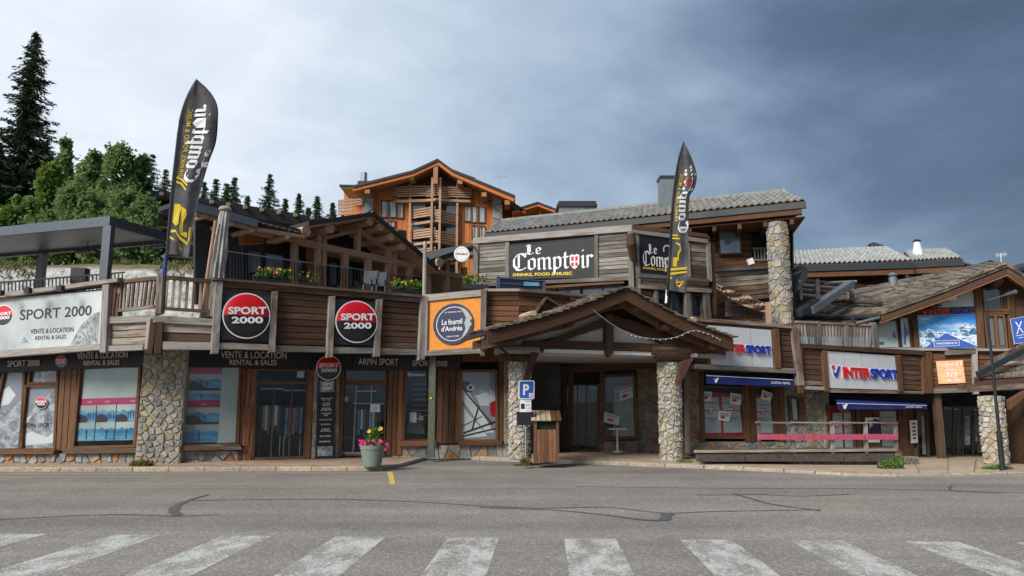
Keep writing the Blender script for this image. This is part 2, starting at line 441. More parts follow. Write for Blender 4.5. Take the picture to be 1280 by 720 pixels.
stonemat('paving_pale', [(.40, .30, .23), (.43, .34, .27), (.37, .27, .20), (.41, .32, .26)], .16, 5)
stonemat('roof_tile', [(.20, .21, .205), (.22, .23, .225), (.18, .188, .183), (.24, .25, .24)], .22, 5)
stonemat('roof_tile_pale', [(.33, .35, .35), (.36, .38, .38), (.30, .32, .32)], .22, 5)
plain('black_sheet', (.018, .018, .021), .5, var=.25)
plain('fascia_black', (.012, .013, .017), .55, var=.2)
plain('shade_black', (.006, .006, .007), .9, var=.2)  # near black, the shade of the loggia opening put into colour
plain('interior_dark', (.035, .033, .032), .9, var=.5, scale=1.2)  # darkness of unlit rooms put into the colour
plain('grey_metal', (.10, .115, .135), .45, .3, var=.1)
plain('grey_metal_dark', (.035, .042, .050), .45, .2, var=.1)
plain('zinc', (.22, .24, .25), .45, .5, var=.15)
plain('steel', (.45, .46, .47), .35, .9, var=.1)
plain('white_paint', (.75, .76, .76), .5, var=.06)
plain('letter_white', (.80, .80, .80), .55, var=.03)
plain('letter_cream', (.55, .53, .48), .55, var=.08)
plain('letter_dark', (.03, .03, .04), .5, var=.05)
plain('yellow_print', (.75, .55, .03), .5, var=.04)
plain('red_gloss', (.58, .008, .015), .22, var=.05, spec=.55)
plain('red_band', (.55, .06, .08), .3, var=.05)
plain('black_gloss', (.012, .012, .016), .2, var=.1, spec=.55)
plain('red_print', (.50, .02, .035), .55, var=.06)
plain('magenta_print', (.50, .02, .12), .5, var=.08)
plain('blue_print', (.03, .10, .42), .5, var=.06)
plain('blue_letter', (.015, .04, .36), .4, var=.05)
plain('red_letter', (.55, .02, .025), .4, var=.05)
plain('awning_blue', (.010, .020, .14), .8, var=.15)
plain('navy', (.030, .035, .085), .5, var=.08)
plain('panel_grey', (.47, .49, .52), .5, var=.06, scale=2)
plain('panel_frame_blue', (.06, .085, .13), .5, var=.1)
plain('orange_panel', (.70, .25, .03), .6, var=.12, scale=9)
plain('paper', (.62, .68, .66), .6, var=.06)
plain('plaster', (.40, .365, .33), .95, var=.08)
plain('plaster_bright', (.55, .51, .46), .95, var=.06)
plain('white_band', (.62, .64, .65), .7, var=.06)
plain('pink_paint', (.42, .075, .13), .6, var=.22, scale=12)
plain('post_green', (.085, .09, .065), .7, var=.3, scale=10)
plain('pot_green', (.17, .215, .20), .55, var=.1)
plain('soil', (.05, .035, .025), .95, var=.3)
plain('cloth_grey', (.36, .35, .33), .9, var=.2, scale=10)
plain('flag_black', (.125, .118, .122), .75, var=.4, scale=3)
plain('dark_cladding', (.045, .05, .058), .7, var=.2)
plain('roof_black', (.028, .028, .033), .6, var=.3)
plain('dark_glass', (.02, .03, .045), .08, var=.2, spec=.8)
plain('sky_glass', (.16, .22, .28), .06, .0, var=.2, spec=1.0)
plain('bin_slot', (.01, .01, .01), .8)
plain('netting', (.33, .23, .16), .95, var=.5, scale=16)
plain('lamp_white', (.8, .8, .78), .4)
plain('warm_panel', (.80, .47, .26), .6, var=.18, scale=7)
plain('petal_red', (.5, .01, .02), .6, var=.2); plain('petal_pink', (.55, .04, .22), .6, var=.2)
plain('petal_yellow', (.6, .38, .02), .6, var=.2)
plain('curtain', (.45, .47, .5), .9, var=.2)
plain('road_yellow', (.52, .40, .09), .85, var=.35, scale=18)
plain('tar', (.088, .085, .084), .8, var=.3, scale=20)
plain('beige_wall', (.42, .37, .30), .9, var=.1)

def glass(name, tint=(.55, .6, .62), refl=.10):
    m, nt, b = newmat(name)
    nt.nodes.remove(b); o = [n for n in nt.nodes if n.type == 'OUTPUT_MATERIAL'][0]
    t = N(nt, 'ShaderNodeBsdfTransparent'); t.inputs[0].default_value = (*tint, 1)
    g = N(nt, 'ShaderNodeBsdfGlossy'); g.inputs['Roughness'].default_value = .03; g.inputs[0].default_value = (.9, .95, 1, 1)
    lw = N(nt, 'ShaderNodeLayerWeight', inp={'Blend': .12})
    mx = N(nt, 'ShaderNodeMixShader')
    f = math_(nt, 'ADD', math_(nt, 'MULTIPLY', lw.outputs['Fresnel'], .22), refl, True)
    L(nt, f, mx.inputs[0]); L(nt, t.outputs[0], mx.inputs[1]); L(nt, g.outputs[0], mx.inputs[2]); L(nt, mx.outputs[0], o.inputs[0])
glass('glass', (.88, .90, .90), .025)
glass('glass_clear', (.92, .95, .95), .02)

def asphalt():
    m, nt, b = newmat('asphalt')
    g = N(nt, 'ShaderNodeNewGeometry')
    def nz(scale, det=4.0, rough=.6, mp=None):
        n = N(nt, 'ShaderNodeTexNoise', inp={'Scale': scale, 'Detail': det, 'Roughness': rough})
        if mp:
            q = N(nt, 'ShaderNodeMapping'); q.inputs['Scale'].default_value = mp; L(nt, g.outputs['Position'], q.inputs[0]); L(nt, q.outputs[0], n.inputs['Vector'])
        else: L(nt, g.outputs['Position'], n.inputs['Vector'])
        return n.outputs[0]
    fine = nz(48, 4, .8); vor = N(nt, 'ShaderNodeTexVoronoi', inp={'Scale': 44.0}); L(nt, g.outputs['Position'], vor.inputs['Vector'])
    c = ramp(nt, fine, [(.34, (.165, .151, .138)), (.5, (.225, .207, .190)), (.66, (.30, .277, .255))])
    vc = N(nt, 'ShaderNodeSeparateColor'); L(nt, vor.outputs['Color'], vc.inputs[0])
    k = ramp(nt, vc.outputs[0], [(0, (.7, .7, .7)), (.5, (.97, .97, .97)), (.8, (1.08, 1.07, 1.05)), (1, (1.7, 1.64, 1.55))])
    c = mixc(nt, 1.0, c, k, 'MULTIPLY')
    big = nz(.35, 6, .6); c = mixc(nt, 1.0, c, ramp(nt, big, [(.3, (.80, .80, .81)), (.7, (1.16, 1.145, 1.12))]), 'MULTIPLY')
    lane = nz(1.0, 5, .55, (.05, .8, 1)); c = mixc(nt, 1.0, c, ramp(nt, lane, [(.3, (.76, .76, .77)), (.7, (1.18, 1.175, 1.16))]), 'MULTIPLY')
    L(nt, c, b.inputs['Base Color']); b.inputs['Roughness'].default_value = .88; b.inputs['Specular IOR Level'].default_value = .3
    bumpn(nt, b, fine, .6, .01)
    # worn white paint: chips missing down to the asphalt (transparent)
    m2, nt2, b2 = newmat('road_paint')
    g2 = N(nt2, 'ShaderNodeNewGeometry'); o2 = [n for n in nt2.nodes if n.type == 'OUTPUT_MATERIAL'][0]
    q0 = N(nt2, 'ShaderNodeMapping'); q0.inputs['Scale'].default_value = (.55, 1.3, 1); L(nt2, g2.outputs['Position'], q0.inputs[0])
    a = N(nt2, 'ShaderNodeTexNoise', inp={'Scale': 58.0, 'Detail': 5.0, 'Roughness': .8}); L(nt2, q0.outputs[0], a.inputs['Vector'])
    q = N(nt2, 'ShaderNodeMapping'); q.inputs['Scale'].default_value = (1.2, .5, 1); L(nt2, g2.outputs['Position'], q.inputs[0])
    a2 = N(nt2, 'ShaderNodeTexNoise', inp={'Scale': 3.2, 'Detail': 5.0, 'Roughness': .65}); L(nt2, q.outputs[0], a2.inputs['Vector'])
    s_ = math_(nt2, 'ADD', a.outputs[0], math_(nt2, 'MULTIPLY', math_(nt2, 'SUBTRACT', a2.outputs[0], .5), .65))
    fac = ramp(nt2, s_, [(.41, (0, 0, 0)), (.55, (.95, .95, .95))])
    b2.inputs['Base Color'].default_value = (.58, .58, .54, 1); b2.inputs['Roughness'].default_value = .8
    L(nt2, ramp(nt2, a.outputs[0], [(.4, (.42, .42, .39)), (.65, (.60, .60, .565))]), b2.inputs['Base Color'])
    t = N(nt2, 'ShaderNodeBsdfTransparent'); mx = N(nt2, 'ShaderNodeMixShader')
    L(nt2, fac, mx.inputs[0]); L(nt2, t.outputs[0], mx.inputs[1]); L(nt2, b2.outputs[0], mx.inputs[2]); L(nt2, mx.outputs[0], o2.inputs[0])
asphalt()
def foliage(name, cols, scale=.6, trans=.25):
    m, nt, b = newmat(name); g = N(nt, 'ShaderNodeNewGeometry'); o = [n for n in nt.nodes if n.type == 'OUTPUT_MATERIAL'][0]
    n = N(nt, 'ShaderNodeTexNoise', inp={'Scale': scale, 'Detail': 6.0, 'Roughness': .75}); L(nt, g.outputs['Position'], n.inputs['Vector'])
    c = ramp(nt, n.outputs[0], [(.3 + .4 * i / (len(cols) - 1), x) for i, x in enumerate(cols)])
    L(nt, c, b.inputs['Base Color']); b.inputs['Roughness'].default_value = .7; b.inputs['Specular IOR Level'].default_value = .2
    t = N(nt, 'ShaderNodeBsdfTranslucent'); L(nt, c, t.inputs[0]); mx = N(nt, 'ShaderNodeMixShader'); mx.inputs[0].default_value = trans
    L(nt, b.outputs[0], mx.inputs[1]); L(nt, t.outputs[0], mx.inputs[2]); L(nt, mx.outputs[0], o.inputs[0])
foliage('needles', [(.022, .034, .022), (.038, .058, .032), (.062, .085, .04)], .8, .15)
foliage('needles_light', [(.035, .058, .03), (.055, .088, .042), (.085, .12, .058)])
foliage('leaves', [(.11, .18, .06), (.16, .25, .08), (.21, .31, .10)], trans=.45)
foliage('leaves_bright', [(.09, .16, .03), (.15, .25, .05), (.20, .28, .07)], trans=.35)
foliage('leaves_grey', [(.10, .165, .055), (.17, .26, .09), (.25, .35, .13)], trans=.5)
foliage('plant_leaves', [(.05, .10, .02), (.09, .18, .03), (.16, .26, .05)], 9.0)
foliage('grass', [(.11, .10, .05), (.16, .16, .06), (.09, .13, .04)], 2.0)
plain('bark', (.10, .08, .065), .9, var=.3)
plain('bark_pale', (.33, .31, .27), .9, var=.25)
def terrain_mat():
    m, nt, b = newmat('hillside')
    g = N(nt, 'ShaderNodeNewGeometry'); sx = N(nt, 'ShaderNodeSeparateXYZ'); L(nt, g.outputs['Normal'], sx.inputs[0])
    n = N(nt, 'ShaderNodeTexNoise', inp={'Scale': 1.6, 'Detail': 7.0, 'Roughness': .7}); L(nt, g.outputs['Position'], n.inputs['Vector'])
    gr = ramp(nt, n.outputs[0], [(.3, (.07, .085, .03)), (.5, (.16, .13, .07)), (.7, (.12, .14, .05))])
    n2 = N(nt, 'ShaderNodeTexNoise', inp={'Scale': 3.0, 'Detail': 8.0, 'Roughness': .75}); L(nt, g.outputs['Position'], n2.inputs['Vector'])
    rk = ramp(nt, n2.outputs[0], [(.34, (.10, .10, .08)), (.46, (.38, .39, .37)), (.62, (.58, .59, .57))])
    f = math_(nt, 'ADD', sx.outputs[2], math_(nt, 'MULTIPLY', math_(nt, 'SUBTRACT', n2.outputs[0], .5), .25))
    c = mixc(nt, ramp(nt, f, [(.70, (1, 1, 1)), (.80, (0, 0, 0))]), gr, rk)
    L(nt, c, b.inputs['Base Color']); b.inputs['Roughness'].default_value = .95
    bumpn(nt, b, n2.outputs[0], .9, .12)
terrain_mat()
def flat_print(name, stops, scale=3.0, detail=6.0, stretch=(1, 1, 1), rough=.5, dist=.0):
    m, nt, b = newmat(name); g = N(nt, 'ShaderNodeNewGeometry'); q = N(nt, 'ShaderNodeMapping'); q.inputs['Scale'].default_value = stretch
    L(nt, g.outputs['Position'], q.inputs[0])
    n = N(nt, 'ShaderNodeTexNoise', inp={'Scale': scale, 'Detail': detail, 'Roughness': .62, 'Distortion': dist}); L(nt, q.outputs[0], n.inputs['Vector'])
    L(nt, ramp(nt, n.outputs[0], stops), b.inputs['Base Color']); b.inputs['Roughness'].default_value = rough; b.inputs['Specular IOR Level'].default_value = .15
flat_print('print_mist', [(.3, (.30, .33, .34)), (.55, (.46, .50, .50)), (.75, (.62, .65, .65))], .5, 4)
flat_print('print_snow_mountain', [(.30, (.10, .10, .13)), (.45, (.33, .33, .38)), (.58, (.60, .60, .66))], 3.5, 8, (1, 1, 1.4), dist=.8)
flat_print('print_grey_rock', [(.32, (.08, .09, .09)), (.5, (.27, .29, .29)), (.66, (.5, .52, .52))], 7, 8, dist=1.2)
flat_print('print_blue_lake', [(.3, (.03, .17, .32)), (.5, (.10, .31, .50)), (.7, (.28, .48, .62))], 1.6, 3, (.6, .6, 4))
flat_print('print_blue_sky', [(.36, (.02, .16, .60)), (.52, (.08, .34, .75)), (.66, (.60, .70, .80))], .9, 6, (.6, .6, 2.2))
flat_print('print_blue_snow', [(.38, (.015, .06, .16)), (.47, (.16, .30, .48)), (.57, (.68, .75, .82))], 4.5, 8, (1, 1, 1.6), dist=1.0)
flat_print('print_lilac', [(.3, (.28, .27, .32)), (.7, (.40, .39, .45))], 1.0, 3)
flat_print('tarp', [(.3, (.45, .51, .50)), (.7, (.54, .60, .58))], 2, 3)

def translucent(name, k):
    m = M[name]; nt = m.node_tree; b = nt.nodes['Principled BSDF']; o = [n for n in nt.nodes if n.type == 'OUTPUT_MATERIAL'][0]
    c = b.inputs['Base Color'].links[0].from_socket; t = N(nt, 'ShaderNodeBsdfTranslucent'); L(nt, c, t.inputs[0])
    mx = N(nt, 'ShaderNodeMixShader'); mx.inputs[0].default_value = k; L(nt, b.outputs[0], mx.inputs[1]); L(nt, t.outputs[0], mx.inputs[2]); L(nt, mx.outputs[0], o.inputs[0])
translucent('flag_black', .35)
# ================================================================ SETTING
def struct(o): return tag(o, kind='structure')
# kerb line: pixels where the kerb foot meets the road (z = 0)
KPX = [(-260, 590), (-60, 589.5), (120, 589.5), (300, 589), (478, 588.5), (502, 584), (533, 575), (560, 573.5), (640, 577), (740, 580.5), (880, 586), (980, 590.5), (1060, 595), (1120, 596), (1190, 595), (1290, 594), (1500, 592)]
K = [atz(x, y, 0) for x, y in KPX]
KH = [.10] * 10 + [.09, .07, .05, .04, .06, .09, .09]
# road
K2 = [Vector((-400, K[0].y, 0))] + K + [Vector((400, K[-1].y, 0))]
vs = []; fs = []
for p in K2: vs += [p, Vector((p.x * (1 if abs(p.x) > 100 else 1), -300, 0))]
for i in range(len(K2) - 1): fs.append((2 * i, 2 * i + 1, 2 * i + 3, 2 * i + 2))
struct(meshobj('road', vs, fs, M['asphalt'], base=Vector((0, 0, 0))))
gv = [(-3000, -3000, -.45), (3000, -3000, -.45), (3000, 3000, -.45), (-3000, 3000, -.45)]
struct(meshobj('ground', gv, [(0, 1, 2, 3)], M['grass'], base=Vector((0, 0, -.45))))
# crosswalk: eleven worn stripes, parallel to the view
g = G()
tops = [(-118, -46), (8, 50), (140, 204), (278, 341), (420, 482), (559, 625), (703, 772), (849, 915), (985, 1056), (1131, 1196), (1270, 1335)]
for i, (xl, xr) in enumerate(tops):
    xm = (xl + xr) / 2; y = 667 + (xm) * .0085
    a = atz(xl, y, .004); b = atz(xr, y, .004)
    w = Vector((.63, 0, 0)); c = (a + b) / 2
    dx = -.045
    L0 = 3.4
    p1 = c - w / 2; p2 = c + w / 2; p3 = p2 + Vector((dx * L0, -L0, 0)); p4 = p1 + Vector((dx * L0, -L0, 0))
    meshobj('crosswalk_stripe', [p1, p2, p3, p4], [(0, 1, 2, 3)], M['road_paint'])['kind'] = 'structure'
# yellow parking bay lines
g = G()
def strip(g, pts, w, z):
    P = [atz(x, y, z) for x, y in pts]
    for i, (p, q) in enumerate(zip(P, P[1:])):
        d = (q - p).normalized(); n_ = Vector((-d.y, d.x, 0)) * w / 2
        g.add([p + n_, q + n_, q - n_, p - n_], [(0, 1, 2, 3)])
strip(g, [(-80, 592.2), (486, 591.0)], .08, .004)
strip(g, [(60, 604.6), (250, 605.2), (486, 605)], .05, .004)
strip(g, [(487.5, 590), (491, 605.5)], .12, .006)
struct(g.build('bay_marking', M['road_yellow'], base=Vector((0, 14, 0))))
g = G()
strip(g, [(-60, 604), (120, 609.5), (330, 610), (415, 609)], .035, .004)
strip(g, [(510, 609.5), (720, 610)], .035, .004)
strip(g, [(900, 625), (1100, 624), (1290, 618)], .03, .004)
struct(g.build('faded_lane_marking', M['road_yellow'], base=Vector((0, 13, 0))))
def smoothline(pts, n=6):
    out = []
    for i in range(len(pts) - 1):
        p0 = pts[max(i - 1, 0)]; p1 = pts[i]; p2 = pts[i + 1]; p3 = pts[min(i + 2, len(pts) - 1)]
        for k in range(n):
            t = k / n
            out.append(tuple(.5 * ((2 * p1[j]) + (-p0[j] + p2[j]) * t + (2 * p0[j] - 5 * p1[j] + 4 * p2[j] - p3[j]) * t * t + (-p0[j] + 3 * p1[j] - 3 * p2[j] + p3[j]) * t ** 3) for j in (0, 1)))
    return out + [pts[-1]]
def tarline(pts, w, z=.005):
    g = G(); pts = smoothline(pts)
    P = [atz(x, y, z) for x, y in pts]; n = len(P); vs = []
    for i, p in enumerate(P):
        d = (P[min(i + 1, n - 1)] - P[max(i - 1, 0)]).normalized(); nn = Vector((-d.y, d.x, 0))
        ww = w(i / (n - 1)) if callable(w) else w
        ww *= random.uniform(.75, 1.25)
        vs += [p + nn * ww / 2, p - nn * ww / 2]
    g.add(vs, [(2 * i, 2 * i + 1, 2 * i + 3, 2 * i + 2) for i in range(n - 1)])
    struct(g.build('tar_seam', M['tar'], base=Vector((P[0].x, P[0].y, z))))
tarline([(-40, 652), (60, 646), (150, 643), (220, 645), (275, 643)], .045)
tarline([(261, 618), (240, 624), (223, 631), (217, 638), (222, 644)], lambda t: .06 + .12 * t, .006)
tarline([(230, 626), (300, 624.5), (420, 624), (520, 627), (600, 632), (680, 635), (760, 634), (830, 641), (900, 639), (1025, 637)], .05, .0055)
tarline([(600, 634), (700, 638), (760, 644), (800, 649), (828, 650), (834, 642)], lambda t: .05 + .14 * t * t, .0065)
tarline([(870, 618.5), (910, 618.5), (950, 618), (1000, 620), (1062, 617.5)], .05, .0055)
tarline([(917, 617), (935, 622), (965, 630), (1025, 638)], .07, .0065)
tarline([(720, 608), (900, 610), (1100, 611), (1280, 616)], .04, .0045)
tarline([(1190, 606), (1187, 611), (1200, 614), (1250, 616)], .05, .0065)
# kerb stones: each a block
kerb = thing('kerb', None, None, (0, K[4].y, 0)); kerb['kind'] = 'structure'
def seg_along(P, hs, step):
    out = []
    for i in range(len(P) - 1):
        l = (P[i + 1] - P[i]).length; n = max(1, round(l / step))
        for k in range(n): out.append((lerp(P[i], P[i + 1], k / n), lerp(P[i], P[i + 1], (k + 1) / n), lerp(hs[i], hs[i + 1], k / n)))
    return out
for p, q, h in seg_along(K, KH, .95):
    d = (q - p).normalized(); n_ = Vector((-d.y, d.x, 0))
    if n_.y < 0: n_ = -n_
    p2 = p + d * .008; q2 = q - d * .008
    f = .022; j = lambda: Vector((random.uniform(-.006, .006), random.uniform(-.008, .008), random.uniform(-.004, .004)))
    A = [p2 + Vector((0, 0, -.06)), q2 + Vector((0, 0, -.06))]
    B = [p2 + Vector((0, 0, h - f)) + j(), q2 + Vector((0, 0, h - f)) + j()]
    C = [p2 + n_ * f + Vector((0, 0, h)) + j(), q2 + n_ * f + Vector((0, 0, h)) + j()]
    D = [p2 + n_ * .16 + Vector((0, 0, h)), q2 + n_ * .16 + Vector((0, 0, h))]
    E = [p2 + n_ * .16 + Vector((0, 0, -.06)), q2 + n_ * .16 + Vector((0, 0, -.06))]
    vs = A + B + C + D + E
    meshobj('kerb_stone', vs, [(0, 1, 3, 2), (2, 3, 5, 4), (4, 5, 7, 6), (6, 7, 9, 8), (0, 2, 4, 6, 8), (1, 9, 7, 5, 3)], M['kerb_stone'], kerb)
# pavement: sheet from the kerb's back edge to the walls, of separate slabs
BK = [(-260, 26, -.3), (-60, 23.5, -.2), (60, 23, -.10), (170, 22, .08), (300, 22, .1), (350, 24, .1), (420, 24, .11), (470, 25, .11), (560, 25, .11), (650, 26, .12), (760, 26, .12), (870, 25, .06), (960, 25, 0.0), (1080, 26.0, -.08), (1180, 27.0, -.13), (1290, 27, -.15), (1500, 27, -.15)]
Bp = [at(x, 500, d) for x, d, z in BK]
for p, (x, d, z) in zip(Bp, BK): p.z = z
Fp = []
for p, q, h in [(K[i], K[min(i + 1, len(K) - 1)] if i < len(K) - 1 else K[i], KH[i]) for i in range(len(K))]:
    Fp.append(p + Vector((0, .158, h - .004)))
pav = thing('pavement', None, None, (0, 20, 0)); pav['kind'] = 'structure'
vs = []; fs = []
for a, b in zip(Fp, Bp): vs += [a - Vector((0, 0, .012)), b - Vector((0, 0, .012))]
for i in range(len(Fp) - 1): fs.append((2 * i, 2 * i + 1, 2 * i + 3, 2 * i + 2))
meshobj('slab_bed', vs, fs, M['mortar_dim'], pav)
for i in range(1, len(Fp) - 2):
    L0 = (Fp[i + 1] - Fp[i]).length; nu = max(1, round(L0 / .78)); far = i >= 9
    nv = 6
    for a in range(nu):
        for b in range(nv):
            u0, u1 = a / nu, (a + 1) / nu; v0, v1 = b / nv, (b + 1) / nv
            def pt(u, v): return lerp(lerp(Fp[i], Fp[i + 1], u), lerp(Bp[i], Bp[i + 1], u), v * .75 if not far else v * .62)
            gu = .010 / max(L0 / nu, .1); gv_ = .02 * 1 / nv
            A = [pt(u0 + gu, v0 + gv_), pt(u1 - gu, v0 + gv_), pt(u1 - gu, v1 - gv_), pt(u0 + gu, v1 - gv_)]
            h = random.uniform(0, .004)
            vs = [p + Vector((0, 0, h)) for p in A] + [p - Vector((0, 0, .011)) for p in A]
            meshobj('paving_slab', vs, [(0, 1, 2, 3), (0, 4, 5, 1), (1, 5, 6, 2), (2, 6, 7, 3), (3, 7, 4, 0)], M['paving_pale'] if i >= 9 else M['paving'], pav)

# hillside behind the houses, with the bare rock cutting on the left
from mathutils import noise as mn
def hill(x, y):
    nz = mn.noise(Vector((x * .25, y * .25, 1.3))) * .5 + mn.noise(Vector((x * .9, y * .9, 4.3))) * .28
    xs = max(0.0, min(1.0, (2 - x) / 10))                        # the hill is on the left
    # rock cutting between y 29 and 33
    y0 = 28.5 + nz * .9 + (x + 14) * -.02
    t = max(0, min(1, (y - y0) / 2.6)); cut = t * t * (3 - 2 * t) * 3.9
    up = max(0, y - 33) * .19 if y < 60 else 27 * .19 + (y - 60) * .2
    if y > 130: up = 27 * .19 + 70 * .2 + (y - 130) * .05
    z = 3.6 + cut * xs + up * (.22 + .78 * xs) + nz * .35 * (t if y < 40 else 1)
    if y < 26: z = 3.6 - (26 - y) * 1.0
    return max(z, -.6)
vs = []; fs = []
ys = [22 + i * .5 for i in range(36)] + [40 + i * 4 for i in range(30)]
xs = [-60 + i * .9 for i in range(65)] + [0 + i * 6 for i in range(1, 30)]
xs = [-160, -120, -90] + xs
for y in ys:
    for x in xs: vs.append((x, y, hill(x, y) - (0 if y > 27.5 or x < -30 else 4.5)))
nx = len(xs)
for j in range(len(ys) - 1):
    for i in range(nx - 1): fs.append((j * nx + i, j * nx + i + 1, (j + 1) * nx + i + 1, (j + 1) * nx + i))
struct(meshobj('hillside', vs, fs, M['hillside'], smooth=True, base=Vector((0, 30, 3))))

# ---------------------------------------------------------------- trees
import numpy as np
rng = np.random.default_rng(3)
def quads_mesh(name, P, A, B, mat, parent, base):
    """many small leaf quads: centres P, half axes A and B"""
    V = np.stack([P - A - B * .35, P + B * 1.0, P + A - B * .35, P - B * .9], 1).reshape(-1, 3) - np.array(base)
    n = len(P)
    me = bpy.data.meshes.new(name); me.vertices.add(4 * n); me.vertices.foreach_set('co', V.astype(np.float32).ravel())
    me.loops.add(4 * n); me.loops.foreach_set('vertex_index', np.arange(4 * n, dtype=np.int32))
    me.polygons.add(n); me.polygons.foreach_set('loop_start', np.arange(0, 4 * n, 4, dtype=np.int32))
    try: me.polygons.foreach_set('loop_total', np.full(n, 4, dtype=np.int32))
    except Exception: pass
    me.update(calc_edges=True); me.materials.append(mat)
    o = bpy.data.objects.new(name, me); COL.objects.link(o)
    if parent is not None: o.parent = parent; o.location = Vector(base) - WP[parent.name]
    else: o.location = base
    WP[o.name] = Vector(base)
    return o
def rdir(n):
    v = rng.normal(size=(n, 3)); return v / np.linalg.norm(v, axis=1, keepdims=True)
def conifer(px, ytop, d, ybase=None, zb=None, spread=.2, levels=30, label='', mat='needles', leaf=.3, group='spruces on the hillside', lean=0, sub=1.0):
    top = at(px, ytop, d); x, y = top.x, top.y
    base = Vector((x, y, zb if zb is not None else (hill(x, y) if ybase is None else at(px, ybase, d).z)))
    H = top.z - base.z
    t = thing('spruce_tree', label, 'tree', base, group)
    g = G().tube([base + Vector((0, 0, -.5)), base + Vector((0, 0, H * .5)), base + Vector((lean * .5, 0, H * .98))], [H * .02, H * .012, .02], 8)
    g.build('trunk', M['bark'], t)
    P = []; A = []; B = []
    Rm = H * spread
    for l in range(levels):
        f = l / levels; z = H * (.10 + .9 * f)
        r0 = Rm * (1 - f) ** .85 * rng.uniform(.6, 1.15) + .04 * H * .1
        nb = max(5, int((16 - 8 * f)))
        for b in range(nb):
            a = rng.uniform(0, 2 * math.pi); rr = r0 * rng.uniform(.35, 1.25)
            if rng.random() < .03 * (1 - f) * 3: rr *= 1.35
            ns = max(3, int(rr / (leaf * .55)))
            s = (np.arange(ns) + 1) / ns
            droop = -.30 * rr * s ** 1.3 + .22 * rr * np.maximum(0, s - .65) * 2
            cxp = np.cos(a) * rr * s; cyp = np.sin(a) * rr * s
            for q in range(3):
                P.append(np.stack([x + cxp + rng.normal(0, leaf * .3, ns) + lean * f * f, y + cyp + rng.normal(0, leaf * .3, ns), base.z + z + droop + rng.normal(0, leaf * .25, ns)], 1))
                dirv = np.tile(np.array([np.cos(a), np.sin(a), -.35]), (ns, 1)) + rng.normal(0, .5, (ns, 3))
                dirv /= np.linalg.norm(dirv, axis=1, keepdims=True)
                sidev = np.cross(dirv, rdir(ns)); sidev /= np.linalg.norm(sidev, axis=1, keepdims=True) + 1e-6
                B.append(dirv * leaf * rng.uniform(.6, 1.1, (ns, 1))); A.append(sidev * leaf * .20)
    P = np.concatenate(P); A = np.concatenate(A); B = np.concatenate(B)
    quads_mesh('crown', P, A, B, M[mat], t, base)
    return t
def broadleaf(px, ytop, d, wpx, label, mat='leaves', n=5000, leaf=.15, hfrac=.85, clumps=26, group='young trees on the slope', trunk='bark_pale', stems=2):
    top = at(px, ytop, d); x, y = top.x, top.y; base = Vector((x, y, hill(x, y))); H = top.z - base.z
    Rr = wpx / 2 / F * d
    t = thing('broadleaf_tree', label, 'tree', base, group)
    g = G()
    for s_ in range(stems):
        ox = rng.uniform(-.5, .5) * Rr * .7
        g.tube([base + Vector((ox * .2, 0, -.4)), base + Vector((ox * .6, .1, H * .45)), base + Vector((ox, 0, H * .9))], [H * .014, H * .009, .015], 7)
        for b in range(7):
            z0 = H * rng.uniform(.3, .8); a = rng.uniform(0, 6.28); rr = Rr * rng.uniform(.4, .9)
            p0 = base + Vector((ox * z0 / H, 0, z0))
            rr *= .55; g.tube([p0, p0 + Vector((math.cos(a) * rr * .5, math.sin(a) * rr * .5, rr * .35)), p0 + Vector((math.cos(a) * rr, math.sin(a) * rr, rr * .8))], [.05, .03, .01], 5)
    g.build('trunk', M[trunk], t)
    P = []
    for c in range(clumps):
        f = rng.uniform(1 - hfrac, 1.0) ** 1.0
        a = rng.uniform(0, 6.28); rad = Rr * math.sqrt(rng.uniform(0, 1)) * (1.05 - .80 * max(0, f - .3) / .7)
        cx_, cy_, cz_ = x + math.cos(a) * rad, y + math.sin(a) * rad, base.z + H * f * .95
        cr = Rr * rng.uniform(.10, .30) * (1.15 - .5 * f); k = n // clumps
        q = rng.normal(size=(k, 3)) * cr * .60 * np.array([1, 1, 1.45]) + np.array([cx_, cy_, cz_])
        P.append(q)
    P = np.concatenate(P); m = len(P)
    B = rdir(m); A = np.cross(B, rdir(m)); A /= np.linalg.norm(A, axis=1, keepdims=True) + 1e-6
    s = rng.uniform(.6, 1.2, (m, 1))
    quads_mesh('crown', P, A * leaf * .6 * s, B * leaf * s, M[mat], t, base)
    return t
conifer(46, 40, 50, label='tallest dark spruce, left of the green trees, its tip far above every roof', spread=.20, levels=74, leaf=.25, mat='needles', group='dark spruces on the left')
conifer(-2, 178, 47, label='broad dark spruce cut off by the left edge of the photo', spread=.3, levels=50, leaf=.28, group='dark spruces on the left')
conifer(58, 176, 58, label='dark spruce between the tallest spruce and the green trees', spread=.24, levels=40, leaf=.28, group='dark spruces on the left')
for px, yt, lab in ((191, 190, 'dark spruce just left of the big left flag, above the brown apartment block'), (207, 210, 'spruce half hidden behind the left flag'), (256, 226, 'narrow spruce right against the right edge of the left flag'), (271, 222, 'left one of the three close spruces above the black chalet'),
                    (284, 228, 'middle one of the three close spruces above the black chalet'), (294, 220, 'right one of the three close spruces above the black chalet'), (310, 244, 'tiny spruce between the group of three and the tall one'),
                    (338, 216, 'tall spruce standing alone above the chalet roof'), (357, 248, 'small spruce first right of the tall lone spruce'), (374, 241, 'mid-sized spruce second right of the tall lone spruce'),
                    (386, 259, 'smallest spruce tip between two bigger ones'), (397, 244, 'spruce third right of the tall lone spruce'), (416, 253, 'spruce beside the left balcony of the orange hotel'), (430, 262, 'low spruce tip at the corner of the orange hotel')):
    conifer(px, yt, 88, zb=18.5 if yt > 200 else 17, label=lab, spread=.23 if yt > 200 else .2, levels=26, leaf=.30, mat='needles_light', group='spruces on the skyline')
